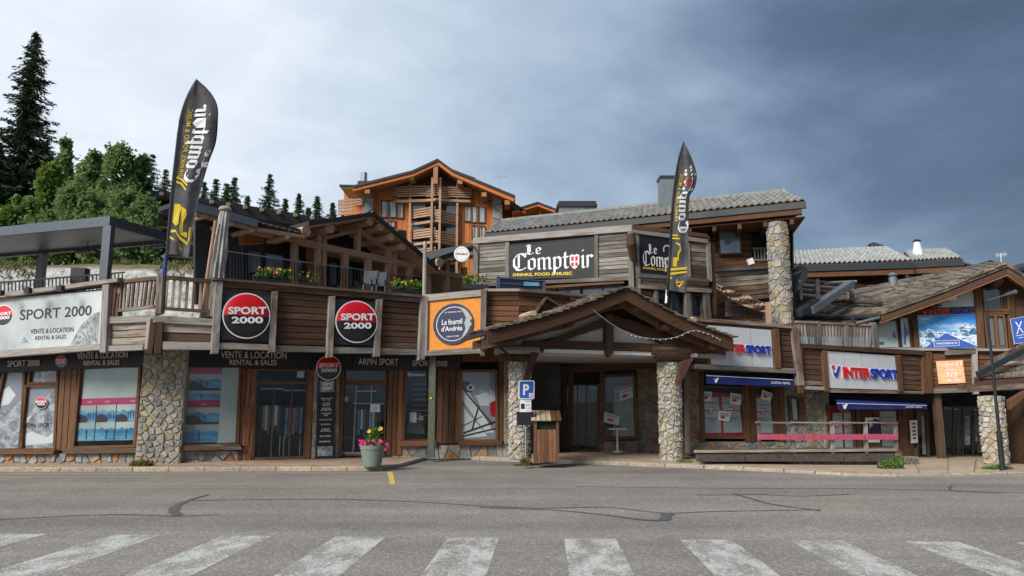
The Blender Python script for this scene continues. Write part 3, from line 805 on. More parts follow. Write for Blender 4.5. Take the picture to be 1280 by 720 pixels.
broadleaf(84, 166, 45, 44, 'tall thin-topped green tree right of the tallest spruce', n=9000, clumps=50, mat='leaves_grey')
broadleaf(66, 205, 43, 60, 'bright green bushy tree in front of the dark spruces', 'leaves_bright', 12000, clumps=48)
broadleaf(120, 190, 44, 80, 'dense green tree in the middle of the grove', 'leaves_grey', 12000, clumps=70)
broadleaf(152, 184, 42, 80, 'green tree over the right half of the pergola', 'leaves_grey', 12500, clumps=74)
broadleaf(178, 190, 43, 42, 'pointed green tree nearest the left flag', 'leaves_grey', 8000, clumps=56)
broadleaf(30, 245, 41, 60, 'low light green tree above the pergola at the left', 'leaves', 9000, clumps=36)
broadleaf(4, 258, 40, 50, 'low green bush at the left edge above the pergola', 'leaves_bright', 3000, clumps=20)
broadleaf(100, 235, 40, 110, 'wide low green tree just over the pergola roof', 'leaves_grey', 12000, clumps=60)
broadleaf(165, 238, 39, 90, 'low leafy tree under the pointed one', 'leaves_grey', 14000, clumps=56)
# grass tufts and low scrub on the hillside
P = []
for i in range(26000):
    x = rng.uniform(-32, 0); y = rng.uniform(30.5, 38); P.append((x, y, hill(x, y) + .1))
P = np.array(P); keep = (np.sin(P[:, 0] * 1.7) + np.cos(P[:, 1] * 2.1 + P[:, 0]) > .2); P = P[keep]; m = len(P)
B = rdir(m); B[:, 2] = np.abs(B[:, 2]) + .6; A = rdir(m)
tag(quads_mesh('scrub', P, A * .035, B * .12, M['grass'], None, (-15, 34, 6)), 'yellow green scrub and grass over the pale rock slope', 'scrub', kind='stuff')
# ================================================================ SPORT SHOP BUILDING (left)
UA = Face(0, 20.7, 135, 18.5); UB = Face(135, 18.5, 200, 17.9); UC = Face(200, 17.9, 268, 18.2)
UD = Face(268, 18.2, 528, 21.0); UE = Face(528, 21.0, 606, 20.7); UF = Face(606, 20.8, 648, 20.9); UG = Face(648, 20.9, 830, 23.4)
GA = Face(0, 21.7, 175, 19.9, 500); GP = Face(172, 19.6, 235, 19.7, 500); GB = Face(232, 19.9, 440, 21.5, 500); GC = Face(440, 21.5, 640, 22.2, 500)
shop = thing('shop_building', 'low timber sports shop with stone base and weathered balcony parapet, left of the porch', 'building', (UD.a.x, UD.a.y + 2, 0))
D_ = 'wood_dark'; WG = 'wood_grey'; WW = 'wood_weathered'; WR = 'wood_red'
# back wall, coloured dark for the unlit interior, and slab of the upper floor
def ext(face, x0, x1, y0, y1): return [(x0, y0), (x1, y0), (x1, y1), (x0, y1)]
g = G()
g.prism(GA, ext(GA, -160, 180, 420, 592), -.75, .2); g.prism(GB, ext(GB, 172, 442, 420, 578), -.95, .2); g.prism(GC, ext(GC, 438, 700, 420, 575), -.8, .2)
g.build('back_wall', M['interior_dark'], shop)
slab = [UA.P(-160, 440, -.05), UA.P(135, 440, -.05), UB.P(200, 440, -.05), UC.P(268, 440, -.05), UD.P(528, 440, -.05), UE.P(606, 440, -.05), UF.P(648, 440, -.05), UG.P(830, 440, -.05)]
top = [Vector((p.x, p.y, 3.28)) for p in slab] + [Vector((slab[-1].x, 27.5, 3.28)), Vector((slab[0].x - 2, 30, 3.28))]
G().loft([p + Vector((0, 0, .2)) for p in top], top).build('floor_slab', M['wood_brown_clean'], shop)
g = G()
for i in range(26):      # joists under the overhang
    t = (i + .5) / 26
    L_ = [(-160, 135, UA), (135, 268, UB), (268, 528, UD), (528, 640, UE)]
    px = -120 + t * 740
    if 90 < px < 215: continue
    f_ = UA if px < 135 else UC if px < 268 else UD if px < 528 else UE
    p = f_.P(px, 440, -.25); p.z = 3.19; g.bar(p, p + Vector((.0, 2.0, 0)), .12, .16)
g.build('joist', M['wood_dark'], shop)['kind'] = 'stuff'

def board(face, pts, off, th, mat, name='board', parent=None): return beam(face, pts, off, th, M[mat], parent or shop, name)
def post(face, x0t, x1t, yt, x0b, x1b, yb, off=.06, th=.18, mat=WW, name='post', parent=None):
    return beam(face, [(x0t, yt), (x1t, yt), (x1b, yb), (x0b, yb)], off, th, M[mat], parent or shop, name)

# --- parapet UA behind the big sign
par = meshobj('parapet', *(lambda g: (g.v, g.f))(G().prism(UA, [(-160, 392), (0, 372), (134, 361), (130, 433), (0, 443), (-160, 459)], -.10, .08)), M['wood_dark'], shop)
board(UA, [(-160, 386), (0, 366), (146, 347.5), (146, 352), (0, 372), (-160, 392)], .18, .42, WW, 'coping')
for x in range(-150, 150, 42): post(UA, x, x + 5, 372 - x * .09, x, x + 5, 380 - x * .09, .0, .12, WG, 'bracket')
board(UA, [(-160, 456), (0, 438), (125, 429.5), (125, 437), (0, 446.5), (-160, 464)], .12, .22, WG)
post(UA, 128, 136, 352, 124, 131.5, 441, .14, .16, WG)
post(UA, 136, 147, 351, 132, 141, 400, .03, .16, D_)
# --- corner bay UB, UC
planks(UB, [(132, 405), (184, 402), (181, 430), (131, 432)], 3, .0, .08, M[WW], shop)
board(UB, [(131, 396), (194, 393.5), (193, 402.5), (131, 404.5)], .08, .14, WG)
board(UB, [(129, 432.5), (179, 430), (178, 437.5), (129, 439)], .08, .2, WG)
post(UB, 183, 191, 402, 180, 188, 437, .10, .14, WG)
board(UC, [(191, 394), (269, 398.5), (269, 407), (191, 403)], .08, .14, WG)
planks(UC, [(202, 403.5), (267, 407), (266, 428), (201, 428)], 2, 0, .08, M[WW], shop)
board(UC, [(202, 427), (268, 428), (268, 437), (203, 437)], .08, .2, WG)
post(UC, 195, 204, 402, 192, 201, 443, .1, .16, D_)
post(UC, 188, 196, 398, 183, 190, 443, -.02, .16, D_)
def railing(face, tl, tr, bl, br, n, mat, parent, top=5, bot=4, balw=2.6, off=.0, name='balustrade', bname='baluster'):
    r = beam(face, [tl, tr, (tr[0], tr[1] + top), (tl[0], tl[1] + top)], off + .04, .10, M[mat], parent, 'handrail')
    beam(face, [bl, br, (br[0], br[1] + bot), (bl[0], bl[1] + bot)], off + .02, .07, M[mat], parent, 'bottom_rail')
    for i in range(n):
        t = (i + .5) / n; xt = lerp(tl[0], tr[0], t); yt = lerp(tl[1], tr[1], t) + top - 1; xb = lerp(bl[0], br[0], t); yb = lerp(bl[1], br[1], t) + 1
        beam(face, [(xt - balw / 2, yt), (xt + balw / 2, yt), (xb + balw / 2, yb), (xb - balw / 2, yb)], off, .04, M[mat], parent, bname, .004)
railing(UB, (148, 349.5), (197, 344.5), (146, 386), (192, 381), 9, WW, shop)
railing(UC, (205, 343.5), (264, 349), (202, 383), (262, 387.5), 7, WW, shop, balw=3.4)
post(UB, 143, 150, 347, 140, 147, 396, .02, .14, WW)
post(UC, 196, 204, 339, 193, 201, 393, .05, .16, WW)
# --- parapet UD
post(UC, 264, 270, 348, 262, 268, 396, .04, .14, WW)
post(UD, 270, 279, 351, 264, 273, 442, .14, .2, WG)
board(UD, [(266, 346.5), (528, 368.5), (528, 371.5), (266, 349.5)], .2, .34, WW, 'coping')
board(UD, [(273, 350), (528, 371.5), (528, 378), (273, 358)], .08, .14, WW)
solid('parapet_lining', UD, [(272, 356), (526, 376), (525, 437), (268, 432)], -.09, .05, M['wood_dark'], shop)
planks(UD, [(346, 364.5), (411, 370), (410, 432), (345, 431)], 8, .02, .07, M[WW if 0 else 'wood_dark'], shop)
planks(UD, [(478, 375.5), (526, 379.5), (525, 436), (477, 435)], 8, .02, .07, M['wood_dark'], shop)
planks(UD, [(277, 358), (339, 363.5), (338, 431), (275, 430)], 4, -.02, .05, M['wood_dark'], shop)
planks(UD, [(418, 370), (472, 375), (470, 435), (417, 433)], 4, -.02, .05, M['wood_dark'], shop)
for a, b, ya, yb in ((272, 336, 428, 430.5), (343, 409, 431.5, 433.3), (416, 470, 433.6, 434.8), (476, 525, 435, 436.5)):
    board(UD, [(a, ya), (b, yb), (b, yb + 7), (a, ya + 8)], .09, .22, WG)
for xt, yt, yb in ((340, 364, 441), (412, 370, 447), (471, 374, 446), (527, 369, 450)):
    post(UD, xt, xt + 7.5, yt, xt - 3.5, xt + 4, yb, .16, .22, WG if xt == 527 else WW)
# --- orange panel frame UE and parapet UF, UG
board(UE, [(528, 368.5), (606, 361.5), (606, 369.5), (528, 377)], .1, .2, WG)
board(UE, [(529, 438.5), (606, 433.5), (606, 441), (529, 445)], .1, .2, WG)
post(UE, 527.5, 535, 371, 527, 533.5, 445, .12, .2, WG)
post(UE, 601, 608.5, 362, 600, 606, 445, .12, .2, WG)
solid('parapet_lining', UE, [(530, 370), (606, 364), (606, 440), (530, 444)], 0, .06, M['wood_dark'], shop)
solid('parapet_lining', UF, [(607, 364), (649, 364), (649, 438), (606, 438)], -.08, .05, M['wood_dark'], shop)
solid('parapet_lining', UG, [(649, 364), (832, 381), (832, 431), (649, 438)], -.08, .05, M['wood_dark'], shop)
planks(UF, [(608, 363), (649, 363), (649, 440), (607, 440)], 12, 0, .08, M[WW if 0 else 'wood_red'], shop)
planks(UG, [(649, 363), (712, 369), (712, 436), (649, 440)], 12, 0, .08, M['wood_red'], shop)
planks(UG, [(713, 369), (832, 380), (832, 432), (713, 436)], 10, 0, .08, M['wood_weathered'], shop)
board(UF, [(606, 360.5), (649, 360.5), (649, 364), (606, 364)], .12, .3, WW, 'coping')
board(UG, [(649, 360.5), (832, 377), (832, 380.5), (649, 364)], .12, .3, WW, 'coping')

# --- ground floor fascia (black band the shop names are fixed to)
board(GA, [(-160, 428), (182, 428), (180, 457.5), (0, 466), (-160, 474)], .10, .22, 'fascia_black', 'fascia')
board(GB, [(234, 428), (441, 430), (441, 462.5), (232, 458)], .10, .22, 'fascia_black', 'fascia')
board(GC, [(441, 430), (578, 436), (576, 463), (441, 462.5)], .10, .22, 'fascia_black', 'fascia')
solid('fascia_board', GC, [(578, 432), (642, 440), (640, 452), (578, 452)], .02, .14, M['wood_red'], shop)

def frame_bars(face, Q, wpx, off, th, mat, parent, name='frame'):
    a, b, c, d = Q; o = [(a[0] - wpx, a[1] - wpx), (b[0] + wpx, b[1] - wpx), (c[0] + wpx, c[1] + wpx), (d[0] - wpx, d[1] + wpx)]
    gg = G(); gg.prism(face, [o[0], o[1], (b[0] + wpx, b[1]), (a[0] - wpx, a[1])], off, th); gg.prism(face, [(d[0] - wpx, d[1]), (c[0] + wpx, c[1]), o[2], o[3]], off, th)
    gg.prism(face, [(a[0] - wpx, a[1]), a, d, (d[0] - wpx, d[1])], off - .003, th); gg.prism(face, [b, (b[0] + wpx, b[1]), (c[0] + wpx, c[1]), c], off - .003, th)
    return gg.build(name, M[mat], parent, face.u)
def window(face, Q, parent, wpx=2, off=.04, th=.12, mat='wood_brown_clean', mull=(), trans=(), goff=-.03, gm='glass', name='window'):
    w = frame_bars(face, Q, wpx, off, th, mat, parent, name)
    gg = G()
    for m_ in mull:
        q = quadfit(Q, m_ - .5 * wpx * .8 / max(8, Q[1][0] - Q[0][0]), 0, m_ + .5 * wpx * .8 / max(8, Q[1][0] - Q[0][0]), 1); gg.prism(face, q, off - .01, th * .7)
    for m_ in trans:
        hh = max(8, Q[3][1] - Q[0][1]); q = quadfit(Q, 0, m_ - .5 * wpx * .8 / hh, 1, m_ + .5 * wpx * .8 / hh); gg.prism(face, q, off - .012, th * .7)
    if gg.v: gg.build('glazing_bar', M[mat], w, face.u)
    solid('pane', face, Q, goff, .012, M[gm], w)
    return w
# window 1 and glazed door with the mountain film (far left)
SB = 'stone_base'
planks(GA, [(-160, 468), (-24, 466), (-26, 562), (-160, 562)], 8, .0, .06, M[WR], shop, vert=True)
w1 = window(GA, [(5, 466), (28, 465), (24, 560), (-16, 561)], shop, 3, mat='wood_brown_clean')
w2 = window(GA, [(38, 463), (70, 462), (70, 477), (36, 478)], shop, 2.5)
w3 = window(GA, [(33, 484), (69, 483), (66, 560), (25, 561)], shop, 3)
planks(GA, [(75, 460), (97, 459.5), (91, 563), (68, 564)], 3, .02, .08, M['wood_brown_clean'], shop, 'wall_board', vert=True)
w4 = window(GA, [(101, 460), (173, 459), (166, 556), (92, 558)], shop, 3.2, mat='wood_brown_clean')
board(GA, [(-160, 562), (68, 562), (66, 567.5), (-160, 568)], .14, .24, 'wood_brown_clean', 'sill')
board(GA, [(78, 561), (171, 560), (170, 566), (77, 567.5)], .14, .24, WW, 'sill')
stonewall(GA, [(-160, 567), (181, 566.5), (180, 588), (-160, 592)], -.05, .235, M[SB], shop, depth=.05, cellh=.26)
# stone pillar between windows
solid('pillar_core', GP, [(181, 432), (236, 432), (224, 586), (168, 586)], -.03, 1.0, M['mortar'], shop)
mf, S, T = facemap(GP, [(181, 432), (236, 432), (223, 586), (168, 586)], -.03)
stones(mf, S, T, 5, 22, .04, M['stone_ochre'], shop, 'pillar_stone', gap=.018)
# --- GB: window 3, door, totem bay, second door
w5 = window(GB, [(237, 459), (299, 459), (295, 554), (229, 556)], shop, 3.2)
board(GB, [(226, 556.5), (301, 555.5), (303, 562), (225, 563.5)], .14, .24, WW, 'sill')
stonewall(GB, [(222, 563), (313, 563), (311, 582), (220, 584)], -.05, .30, M[SB], shop, depth=.05, cellh=.27)
planks(GB, [(303, 460), (321, 461), (314, 580), (296, 580)], 3, .02, .1, M['wood_red'], shop, 'wall_board', vert=True)
board(GB, [(305, 510), (314, 510), (311, 558), (303, 558)], .05, .05, 'wood_red', 'wall_panel')
dr = frame_bars(GB, [(322, 463), (384, 464), (379, 573), (317, 576)], 2.2, .03, .12, 'wood_brown_clean', shop, 'sliding_door')
g = G()
for a, b in ((.33, .355), (.69, .715)): g.prism(GB, quadfit([(322, 480), (384, 480), (379, 573), (317, 576)], a, 0, b, 1), .0, .05)
g.prism(GB, [(320, 476.5), (384, 477.5), (384, 480.5), (320, 479.5)], .01, .06)
g.prism(GB, [(317, 572), (380, 570), (379, 573), (316, 576)], .01, .06)
g.build('door_rail', M['bark'], dr)
solid('pane', GB, [(322, 463), (384, 464), (379, 573), (317, 576)], -.03, .012, M['glass'], dr)
planks(GB, [(386, 462), (393, 462), (388, 573), (381, 574)], 1, .05, .14, M['wood_red'], shop, 'wall_board', vert=True)
# thin stone piers either side of the totem
for Qp in ([(392.5, 461), (399, 461), (394, 574), (389, 574)], [(419, 461), (425, 461), (423, 572), (418, 572)]):
    stonewall(GB, Qp, .02, .14, M['stone_mixed'], shop, 'pier_stone', depth=.03, cellh=.3, th=.4)
planks(GB, [(425.5, 461), (431, 461), (428, 571), (423, 571)], 1, .05, .14, M['wood_red'], shop, 'wall_board', vert=True)
dr2 = frame_bars(GC, [(433, 463.5), (482, 463.5), (479, 568), (427, 568)], 1.8, .03, .12, 'wood_brown_clean', shop, 'sliding_door')
g = G()
g.prism(GC, [(430, 475), (483, 475.5), (483, 482), (430, 481)], .03, .1)
g.build('lintel', M['wood_red'], dr2)
g = G()
for a, b in ((.26, .285), (.64, .665)): g.prism(GC, quadfit([(432, 482), (482, 482), (479, 568), (427, 568)], a, 0, b, 1), .0, .05)
g.prism(GC, [(441, 503.5), (480, 504), (480, 505.5), (441, 505)], .0, .05)
g.prism(GC, [(428, 565), (480, 565), (479, 569), (427, 569)], .0, .05)
g.build('door_rail', M['zinc'], dr2)
solid('pane', GC, [(433, 463), (482, 463), (479, 568), (427, 568)], -.03, .012, M['glass'], dr2)
planks(GC, [(485, 462), (505, 462.5), (502, 569), (482, 569)], 3, .02, .1, M['wood_red'], shop, 'wall_board', vert=True)
w6 = window(GC, [(509, 463), (543, 463.5), (541, 549), (505, 550)], shop, 3)
board(GC, [(499, 552), (546, 551), (546, 557), (499, 558)], .12, .2, 'wood_red', 'sill')
stonewall(GC, [(490, 557), (641, 554.5), (640, 574), (489, 575)], -.05, .26, M[SB], shop, depth=.05, cellh=.3)
planks(GC, [(547, 462), (578, 462), (575, 554), (545, 555)], 4, .02, .1, M['wood_brown_clean'], shop, 'wall_board', vert=True)
w7 = window(GC, [(578, 465), (619, 465), (620, 549), (577, 550)], shop, 3)
board(GC, [(573, 552), (628, 551), (629, 556), (573, 557)], .12, .2, 'wood_red', 'sill')
planks(GC, [(623, 452), (630, 452), (630, 552), (624, 552)], 1, .03, .1, M['wood_brown_clean'], shop, 'wall_board', vert=True)
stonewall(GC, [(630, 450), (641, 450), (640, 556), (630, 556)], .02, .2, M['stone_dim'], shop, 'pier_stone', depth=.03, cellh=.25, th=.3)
# post that holds up the balcony corner
pb = UE.P(541, 444, -.25)
p0 = Vector((pb.x, pb.y, .12)); p1 = Vector((pb.x, pb.y, 3.2))
G().bar(p0, p1, .19, .19).build('balcony_post', M['post_green'], shop, (0, 0, 1))
G().tube([p0 + Vector((-.02, -.1, 1.65)), p0 + Vector((-.02, -.13, 1.65))], .035, 10).build('lamp_disc', M['petal_yellow'], shop)

# ---------------------------------------------------------------- signs and posters on the left shop
def sheetthing(name, label, cat, face, Q, off, th, mat, frame=None, fw=1.2, group=None):
    base = face.P(*qmap(Q, .5, 1), off)
    t = thing(name, label, cat, base, group)
    solid('backing', face, Q, off, th, M[mat], t)
    if frame: frame_bars(face, inset(Q, fw * .5), fw, off + .015, th, frame, t, 'frame')
    return t, Sheet(face, Q, off)
def ink(sh, t, mat, fn, name='lettering'):
    g = G(); fn(g); return g.build(name, M[mat], t)

def ball_sign(face, cx_, cy_, rx, ry, off, label, group, sq=None, textw=.012, dim=False):
    base = face.P(cx_, cy_ + ry, off); t = thing('round_sign', label, 'sign', base, group)
    if sq: solid('backing', face, sq, off - .03, .05, M['grey_metal_dark'], t)
    c = face.P(cx_, cy_, off); rw = (face.P(cx_ + rx, cy_, off) - face.P(cx_ - rx, cy_, off)).length / 2
    rh = (face.P(cx_, cy_ - ry, off) - face.P(cx_, cy_ + ry, off)).length / 2
    def ell(k, w, a): return c + face.u * rw * k * math.cos(a) + face.z * rh * k * math.sin(a) + face.n * w
    n = 40
    def cyl(k, w0, w1, mat, name):
        A = [ell(k, w1, 2 * math.pi * i / n) for i in range(n)]; B = [ell(k, w0, 2 * math.pi * i / n) for i in range(n)]
        G().loft(A, B).build(name, M[mat], t)
    cyl(1.0, -.02, .06, 'black_gloss', 'case'); cyl(.985, .06, .068, 'letter_white', 'rim')
    def dome(a0, a1, mat, name):
        vs = []; fs = []; m = 8; q = 24; hgt = .07
        for i in range(m + 1):
            rr = i / m
            for j in range(q + 1):
                a = R(a0 + (a1 - a0) * j / q)
                # rings squashed flat on the dividing line
                vs.append(ell(.935 * rr, .069 + hgt * math.sqrt(max(0, 1 - rr * rr)), a))
        for i in range(m):
            for j in range(q): fs.append((i * (q + 1) + j, i * (q + 1) + j + 1, (i + 1) * (q + 1) + j + 1, (i + 1) * (q + 1) + j))
        meshobj(name, vs, fs, M[mat], t, smooth=True)
    dome(0, 180, 'red_gloss', 'red_half'); dome(180, 360, 'black_gloss', 'black_half')
    sh = Sheet(face, [(cx_ - rx, cy_ - ry), (cx_ + rx, cy_ - ry), (cx_ + rx, cy_ + ry), (cx_ - rx, cy_ + ry)], off)
    lm = 'letter_cream' if dim else 'letter_white'
    ink(sh, t, lm, lambda g: (sh.text(g, 'SPORT', .11, .315, .89, .475, .142, .035), sh.text(g, '2000', .18, .525, .82, .67, .142, .035)))
    return t
ball_sign(UD, 307.8, 395, 30.5, 29, .10, 'large round red and black SPORT 2000 sign, the left of the two on the parapet', 'large round sports shop signs', [(279, 364.5), (339, 369.5), (336.5, 427), (276, 424)])
ball_sign(UD, 445, 402.4, 26.8, 26.8, .10, 'large round red and black SPORT 2000 sign, the right of the two on the parapet', 'large round sports shop signs', [(419, 374), (471.5, 378), (470, 432.5), (418, 430)])
ball_sign(GB, 410.3, 460, 15.8, 15.8, .62, 'small round SPORT 2000 sign hanging under the balcony above the black menu board', 'small round sports shop signs', dim=True)
g = G(); g.bar(GB.P(409, 447, .64), GB.P(409, 436, .64), .06, .06)
tag(g.build('sign_hanger', M['wood_dark']), 'dark bracket holding the small hanging round sign', 'bracket')

# big pale banner SPORT 2000 on the left parapet
Q = [(-160, 386.5), (130.5, 362), (125, 430.5), (-160, 457)]
t, sh = sheetthing('shop_banner', 'long pale SPORT 2000 banner with a grey mountain on the far left parapet', 'sign', UA, Q, .02, .04, 'print_mist', 'grey_metal_dark', 1.0)
def U(x): return (x + 160) / 290.0
# v at a given pixel within the banner
def V(x, y):
    u = U(x); yt = 386.5 + (362 - 386.5) * u; yb = 457 + (430.5 - 457) * u; return (y - yt) / (yb - yt)
ink(sh, t, 'print_grey_rock', lambda g: sh.poly(g, [(U(92), V(92, 431)), (U(97), V(97, 421)), (U(101), V(101, 412)), (U(106), V(106, 404)), (U(112), V(112, 398)), (U(119), V(119, 392)), (U(127), V(127, 389.5)), (U(127), V(127, 430))], .003), 'mountain_print')
ink(sh, t, 'print_grey_rock', lambda g: sh.poly(g, [(U(-100), V(-100, 446)), (U(-40), V(-40, 428)), (U(-10), V(-10, 420)), (U(10), V(10, 419)), (U(30), V(30, 421)), (U(34), V(34, 428)), (U(50), V(50, 424)), (U(60), V(60, 430)), (U(60), V(60, 436)), (U(-100), V(-100, 452))][:0] or [(U(28), V(28, 429)), (U(33), V(33, 421)), (U(37), V(37, 426)), (U(40), V(40, 428))], .003), 'mountain_print')
def ttf(u0, u1, ya, yb, sl):   # text following the banner's own slope
    return lambda x, y: (U(lerp(u0, u1, x)), V(lerp(u0, u1, x), lerp(ya, yb, y) + sl * x))
ink(sh, t, 'letter_dark', lambda g: (sh.text(g, 'SPORT 2000', 0, 0, 1, 1, .006, .012, tf=lambda x, y: (U(lerp(26, 116, x)), V(lerp(26, 116, x), lerp(387.5, 400.5, y) - 6.2 * x))),
    sh.text(g, 'VENTE & LOCATION', 0, 0, 1, 1, .006, .012, tf=lambda x, y: (U(lerp(40.5, 95, x)), V(lerp(40.5, 95, x), lerp(411.5, 417.5, y) - 2.8 * x))),
    sh.text(g, 'RENTAL & SALES', 0, 0, 1, 1, .006, .008, tf=lambda x, y: (U(lerp(47, 86, x)), V(lerp(47, 86, x), lerp(420.2, 425.2, y) - 2.0 * x)))))
for cxp, cyp in ((5, 394.5), (-135, 410)):
    ru, rv = 12.5 / 290, 13.4 / 70
    ink(sh, t, 'letter_white', lambda g: sh.disc(g, U(cxp), V(cxp, cyp), ru, rv, .004), 'ball_rim')
    ink(sh, t, 'red_gloss', lambda g: sh.disc(g, U(cxp), V(cxp, cyp), ru * .93, rv * .93, .007, 180, 360), 'ball_top')
    ink(sh, t, 'black_gloss', lambda g: sh.disc(g, U(cxp), V(cxp, cyp), ru * .93, rv * .93, .007, 0, 180), 'ball_bottom')
    ink(sh, t, 'letter_white', lambda g: (sh.text(g, 'SPORT', U(cxp) - ru * .8, V(cxp, cyp) - rv * .32, U(cxp) + ru * .8, V(cxp, cyp) - rv * .02, .010, .03), sh.text(g, '2000', U(cxp) - ru * .66, V(cxp, cyp) + rv * .06, U(cxp) + ru * .66, V(cxp, cyp) + rv * .36, .010, .03)))
# floodlights over the banner
for px, py in ((35, 363.5), (75.5, 360.5), (0.5, 366.5)):
    b = UA.P(px, py, .55); t = thing('floodlight', {35: 'black floodlight over the banner under the pergola post', 75.5: 'black floodlight above the T of the banner lettering', .5: 'black floodlight at the left photo edge over the banner'}[px], 'lamp', b, 'floodlights over the banner')
    G().box(b, UA.u * .11, UA.n * .05, (0, 0, .07)).build('housing', M['black_sheet'], t)
    G().tube([b, b + Vector((0, 0, .1)), UA.P(px, py - 3, .1)], .014, 6).build('arm', M['black_sheet'], t)

# lettering on the fascia: each name a thing
def fascia_text(face, txts, label, off=.115, mat='letter_cream'):
    (s0, x0, y0, x1, y1, sl) = txts[0]
    t = thing('fascia_lettering', label, 'sign', face.P((x0 + x1) / 2, y1, off))
    for s_, x0, y0, x1, y1, sl in txts:
        sh = Sheet(face, [(x0, y0), (x1, y0 + sl), (x1, y1 + sl), (x0, y1)], off)
        ink(sh, t, mat, lambda g: sh.text(g, s_, 0, 0, 1, 1, .004, .006, .015))
fascia_text(GA, [('SPORT 2000', 10, 451, 50, 458.6, -1.5)], 'cream SPORT 2000 lettering on the black fascia above the mountain-film window', )
fascia_text(GA, [('VENTE & LOCATION', 97, 441, 160, 449, -2), ('RENTAL & SALES', 105, 451, 150, 457, -1.2)], 'cream VENTE & LOCATION, RENTAL & SALES lettering left of the stone pillar')
fascia_text(GB, [('VENTE & LOCATION', 276, 439, 358, 447.5, 1), ('RENTAL & SALES', 287, 449.5, 346, 456, 0.4)], 'cream VENTE & LOCATION, RENTAL & SALES lettering right of the stone pillar')
fascia_text(GC, [('ARPIN SPORT', 448, 448, 498, 456, .5)], 'cream ARPIN SPORT lettering over the second sliding door')
fascia_text(GC, [('SPORT 2000', 515.5, 450.5, 559, 457.5, .5)], 'cream SPORT 2000 lettering behind the green balcony post')
def flat_ball(face, cx_, cy_, r, off, label):
    t = thing('round_logo', label, 'sign', face.P(cx_, cy_ + r, off)); sh = Sheet(face, [(cx_ - r, cy_ - r), (cx_ + r, cy_ - r), (cx_ + r, cy_ + r), (cx_ - r, cy_ + r)], off)
    ink(sh, t, 'letter_cream', lambda g: sh.disc(g, .5, .5, .5, .5, .001), 'rim')
    ink(sh, t, 'red_band', lambda g: sh.disc(g, .5, .5, .465, .465, .005, 180, 360), 'red_half'); ink(sh, t, 'black_gloss', lambda g: sh.disc(g, .5, .5, .465, .465, .005, 0, 180), 'black_half')
    ink(sh, t, 'letter_white', lambda g: (sh.text(g, 'SPORT', .08, .33, .92, .50, .009, .03), sh.text(g, '2000', .18, .54, .82, .70, .009, .03)))
flat_ball(GA, 76.5, 451.5, 7.4, .112, 'small round SPORT 2000 logo on the black fascia between two names')
flat_ball(GA, 51.5, 503.5, 7.6, -.012, 'round SPORT 2000 sticker on the mountain-film door')

# window films and posters
def film(face, Q, label, mats, off=-.06, name='poster', cat='poster', group=None):
    t = thing(name, label, cat, face.P(*qmap(Q, .5, 1), off), group); solid('print', face, Q, off, .01, M[mats], t); return t, Sheet(face, Q, off)
t, sh = film(GA, [(5, 466), (28, 465), (24, 560), (-16, 561)], 'tall grey mountain film in the leftmost window', 'print_lilac')
ink(sh, t, 'print_snow_mountain', lambda g: sh.poly(g, [(0, .62), (.3, .52), (.6, .5), (1, .36), (1, 1), (0, 1)], .003), 'mountain_print')
ink(sh, t, 'letter_white', lambda g: sh.poly(g, [(0, .25), (.4, .18), (.75, .3), (.5, .42), (0, .45)], .003), 'cloud_print')
t, sh = film(GA, [(38, 463), (70, 462), (70, 477), (36, 478)], 'grey film strip in the transom over the mountain-film door', 'print_snow_mountain')
ink(sh, t, 'print_lilac', lambda g: sh.poly(g, [(.6, 1), (.78, .25), (1, .1), (1, 1)], .003), 'sky_print')
t, sh = film(GA, [(33, 484), (69, 483), (66, 560), (25, 561)], 'mountain film with ARPIN SPORT lettering on the left shop door', 'print_snow_mountain')
ink(sh, t, 'print_lilac', lambda g: (sh.poly(g, [(0, 0), (1, 0), (.98, .06), (.8, .1), (.55, .22), (.35, .3), (.2, .42), (0, .5)], .003)), 'sky_print')
ink(sh, t, 'letter_white', lambda g: (sh.poly(g, [(0, .8), (.3, .72), (.8, .82), (1, .75), (1, .92), (0, .95)], .0035), sh.poly(g, [(0, .52), (.3, .45), (.15, .58), (0, .64)], .0035)), 'snow_print')
ink(sh, t, 'letter_dark', lambda g: sh.text(g, 'ARPIN SPORT', .0, .59, .97, .665, .008, .01))
# W4: white blind with magenta band and blue lake posters
def bluephoto(face, Q, label, group, off=-.05):
    t, sh = film(face, Q, label, 'print_blue_lake', off, group=group)
    ink(sh, t, 'print_mist', lambda g: sh.poly(g, [(0, 0), (1, 0), (1, .38), (.8, .3), (.6, .42), (.35, .28), (.15, .4), (0, .33)], .003), 'sky_print')
    return t, sh
def person_print(g, sh, x, y, h, asp):
    sh.poly(g, [(x - h * .10 * asp, y), (x - .02 * asp * h, y - h * .45), (x - h * .13 * asp, y - h * .5), (x - h * .08 * asp, y - h * .8), (x, y - h), (x + h * .08 * asp, y - h * .8), (x + h * .14 * asp, y - h * .5), (x + h * .05 * asp, y - h * .45), (x + h * .12 * asp, y)], .006)
t, sh = film(GA, [(101, 460), (173, 459), (171, 501), (97, 502)], 'plain white blind filling the top of the poster window', 'tarp', -.065, 'blind', 'blind')
t, sh = film(GA, [(97, 498.5), (171, 496.5), (170.5, 505), (96, 507)], 'magenta band with small white marks across the left poster window', 'magenta_print', -.05)
ink(sh, t, 'letter_white', lambda g: [sh.text(g, 'I.TINI', x - .03, .42, x + .05, .66, .004) for x in (.2, .5, .92)])
